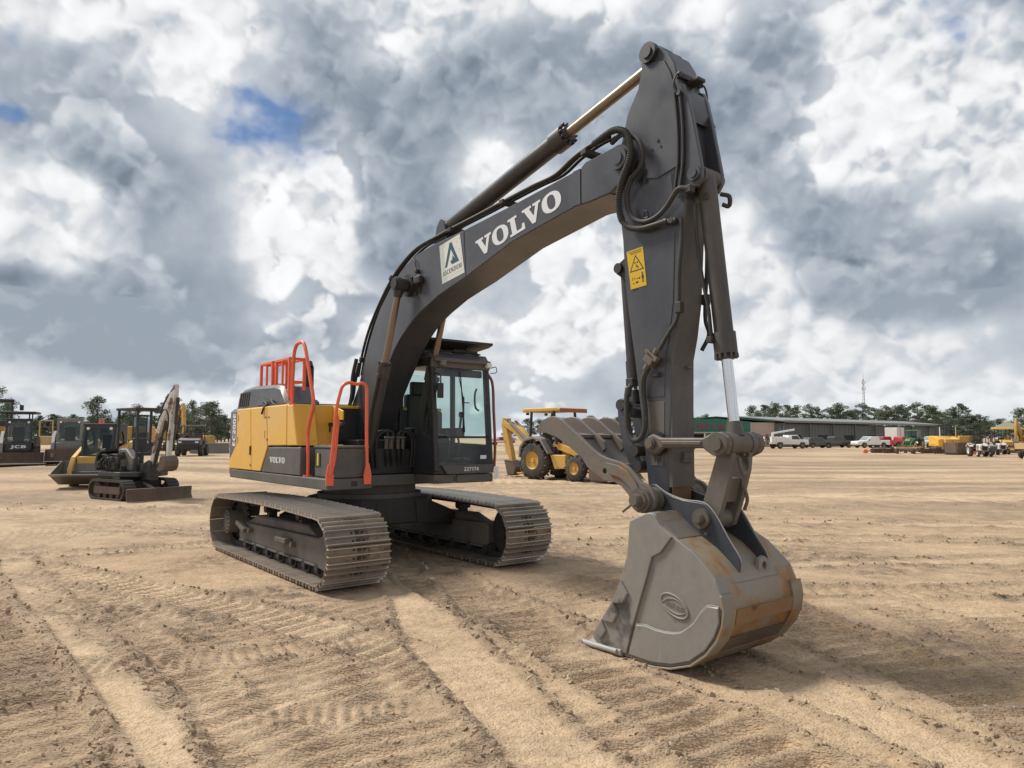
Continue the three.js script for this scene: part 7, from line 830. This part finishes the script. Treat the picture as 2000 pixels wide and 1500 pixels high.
// ---------------------------------------------------------------- trees
const leafM = [[0.075, 0.115, 0.05], [0.085, 0.125, 0.062], [0.068, 0.1, 0.06], [0.10, 0.125, 0.075]].map(c => new THREE.MeshPhysicalMaterial({ color: new THREE.Color().setRGB(...c), roughness: 0.9, transmission: 0.3, thickness: 0, side: THREE.DoubleSide }));
const barkM = paint([0.11, 0.085, 0.065], { dust: [0.2, 0.17, 0.14], amt: 0.3, rough: 0.9 });
function treeGeo(seed, kind) {   // unit height; pine: bare trunk, crown in tiers of clumps; broad: rounded crown; fir: cone
  const r = rng(seed), trunk = [], leaf = [], N = [];
  const lean = (r() - 0.5) * 0.06, P = y => [lean * y * y, y, (r() - 0.5) * 0.0];
  trunk.push(cyl([0, 0, 0], [lean * 0.25, 0.5, 0], 0.017, 0.012, 7), cyl([lean * 0.25, 0.5, 0], [lean, 0.95, 0], 0.012, 0.003, 6));
  const clumps = []; const base = kind === 'pine' ? 0.42 + 0.12 * r() : kind === 'fir' ? 0.1 : 0.2, nb = kind === 'pine' ? 20 : kind === 'fir' ? 26 : 32;
  for (let i = 0; i < nb; i++) { const t = (i + r() * 0.8) / nb, y = mix(base, 0.97, t), a = r() * 6.283, spread = kind === 'fir' ? 0.24 * (1 - t) + 0.02 : kind === 'pine' ? 0.17 * Math.sin(Math.PI * (0.15 + 0.8 * t)) + 0.03 : 0.27 * Math.sin(Math.PI * (0.12 + 0.84 * t)), q = spread * (0.35 + 0.75 * r()), c = [lean * y + q * Math.cos(a), y + 0.02 * r(), q * Math.sin(a)]; trunk.push(cyl([lean * y * y, y - 0.05, 0], c, 0.006, 0.002, 5)); clumps.push([c, (kind === 'broad' ? 0.105 : 0.075) * (0.65 + 0.7 * r()), kind === 'pine' ? 0.55 : 0.75]); }
  const pos = [];
  for (const [c, s, fl] of clumps) { const n = kind === 'broad' ? 150 : 110; for (let i = 0; i < n; i++) { const u = r() * 2 - 1, a = r() * 6.283, k = Math.sqrt(1 - u * u), q = s * Math.pow(r(), 0.4), x = c[0] + q * k * Math.cos(a), y = c[1] + q * u * fl, z = c[2] + q * k * Math.sin(a), w = 0.010 + 0.013 * r(); for (let m = 0; m < 3; m++) { pos.push(x + (r() - 0.5) * 2.6 * w, y + (r() - 0.5) * 2.0 * w, z + (r() - 0.5) * 2.6 * w); } } }
  const g = new THREE.BufferGeometry(); g.setAttribute('position', new THREE.Float32BufferAttribute(pos, 3)); g.computeVertexNormals();
  return [geo(trunk), geo(g)];
}
const TG = { pine: [0, 1, 2, 3, 4].map(k => treeGeo(900 + k, 'pine')), broad: [0, 1, 2, 3].map(k => treeGeo(940 + k, 'broad')), fir: [0, 1, 2].map(k => treeGeo(970 + k, 'fir')) };
function tree(name, label, group, kind, v, x, z, h, w = 1) { const t = new THREE.Group(), [a, b] = TG[kind][v % TG[kind].length]; t.name = numbered(name); t.userData = { label, category: 'tree' }; if (group) t.userData.group = group; t.position.set(x, rise(x, z) - 0.05, z); t.scale.set(h * w, h, h * w); t.rotation.y = v * 1.7 + x; const m = new THREE.Mesh(a, barkM), c = new THREE.Mesh(b, leafM[(v * 3 + (kind === 'fir' ? 2 : 0)) % 4]); m.name = 'trunk'; c.name = 'crown'; m.castShadow = c.castShadow = true; t.add(m, c); scene.add(t); return t; }
{
  const r = rng(2024);
  for (let i = 0; i < 46; i++) { const px = 1352 + i * 12.7 + 8 * (r() - 0.5), d = 215 + 60 * r(), tall = px < 1460 ? 0.72 : px > 1880 ? 0.8 : 1; tree('pine_tree', 'tall pine in the row rising behind the long shed', 'pines behind the shed', r() < 0.8 ? 'pine' : 'broad', Math.floor(r() * 9), (px - 1000) / 1384 * d, -d, (8.8 + 5.2 * r()) * tall * d / 240, 1 + 0.45 * r()); }
  for (let i = 0; i < 34; i++) { const px = 1345 + i * 19 + 8 * (r() - 0.5), d = 270 + 60 * r(); tree('understory_tree', 'low dark tree filling the gaps behind the pine trunks', 'low trees behind the pines', 'broad', Math.floor(r() * 9), (px - 1000) / 1384 * d, -d, (6.5 + 2.5 * r()) * d / 270, 1.5); }
  for (let i = 0; i < 10; i++) { const px = 1000 + i * 26 + 8 * (r() - 0.5), d = 190 + 30 * r(); tree('far_tree', 'hazy tree far off behind the backhoe loader', 'trees behind the backhoe', 'broad', Math.floor(r() * 9), (px - 1000) / 1384 * d, -d, (6.0 + 2.5 * r()), 1.4); }
  for (let i = 0; i < 70; i++) { const px = -40 + i * 7.2 + 5 * (r() - 0.5), d = 165 + 60 * r(); tree('fir_tree', 'dark conifer in the far tree line at the left', 'conifers of the far left tree line', r() < 0.75 ? 'fir' : 'broad', Math.floor(r() * 9), (px - 1000) / 1384 * d, -d, (5.0 + 2.6 * r() * r() + 0.8 * r()) * d / 180, 1.8); }
  tree('broad_tree', 'tall green tree above the skid steers, left of the mini excavator', undefined, 'broad', 1, -66, -113, 7.8, 1.05); tree('broad_tree', 'pale thin-crowned tree just left of the mini excavator canopy', undefined, 'broad', 2, -62.5, -118, 6.6, 0.95); tree('broad_tree', 'small tree at the left edge above the wheel loader', undefined, 'broad', 0, -80, -110, 9.0, 1.0);
  tree('broad_tree', 'slim upright tree behind the yellow excavator boom', undefined, 'broad', 3, -50.5, -112, 7.0, 0.75); tree('broad_tree', 'round leafy tree nearest the yellow engine house', undefined, 'broad', 1, -40.2, -95, 6.0, 1.3); tree('broad_tree', 'dense leafy tree behind the crawler dozer', undefined, 'broad', 2, -44.3, -103, 6.2, 1.3); tree('broad_tree', 'low leafy tree half hidden by the engine house', undefined, 'broad', 0, -36.5, -98, 5.8, 1.3); tree('broad_tree', 'bare-topped tree behind the mini excavator boom', undefined, 'pine', 2, -58, -120, 8.6, 1.1); tree('broad_tree', 'round tree at the right edge beyond the shelter', undefined, 'broad', 3, 92, -128, 7.0, 1.3);
}
renderer.render(scene, camera);
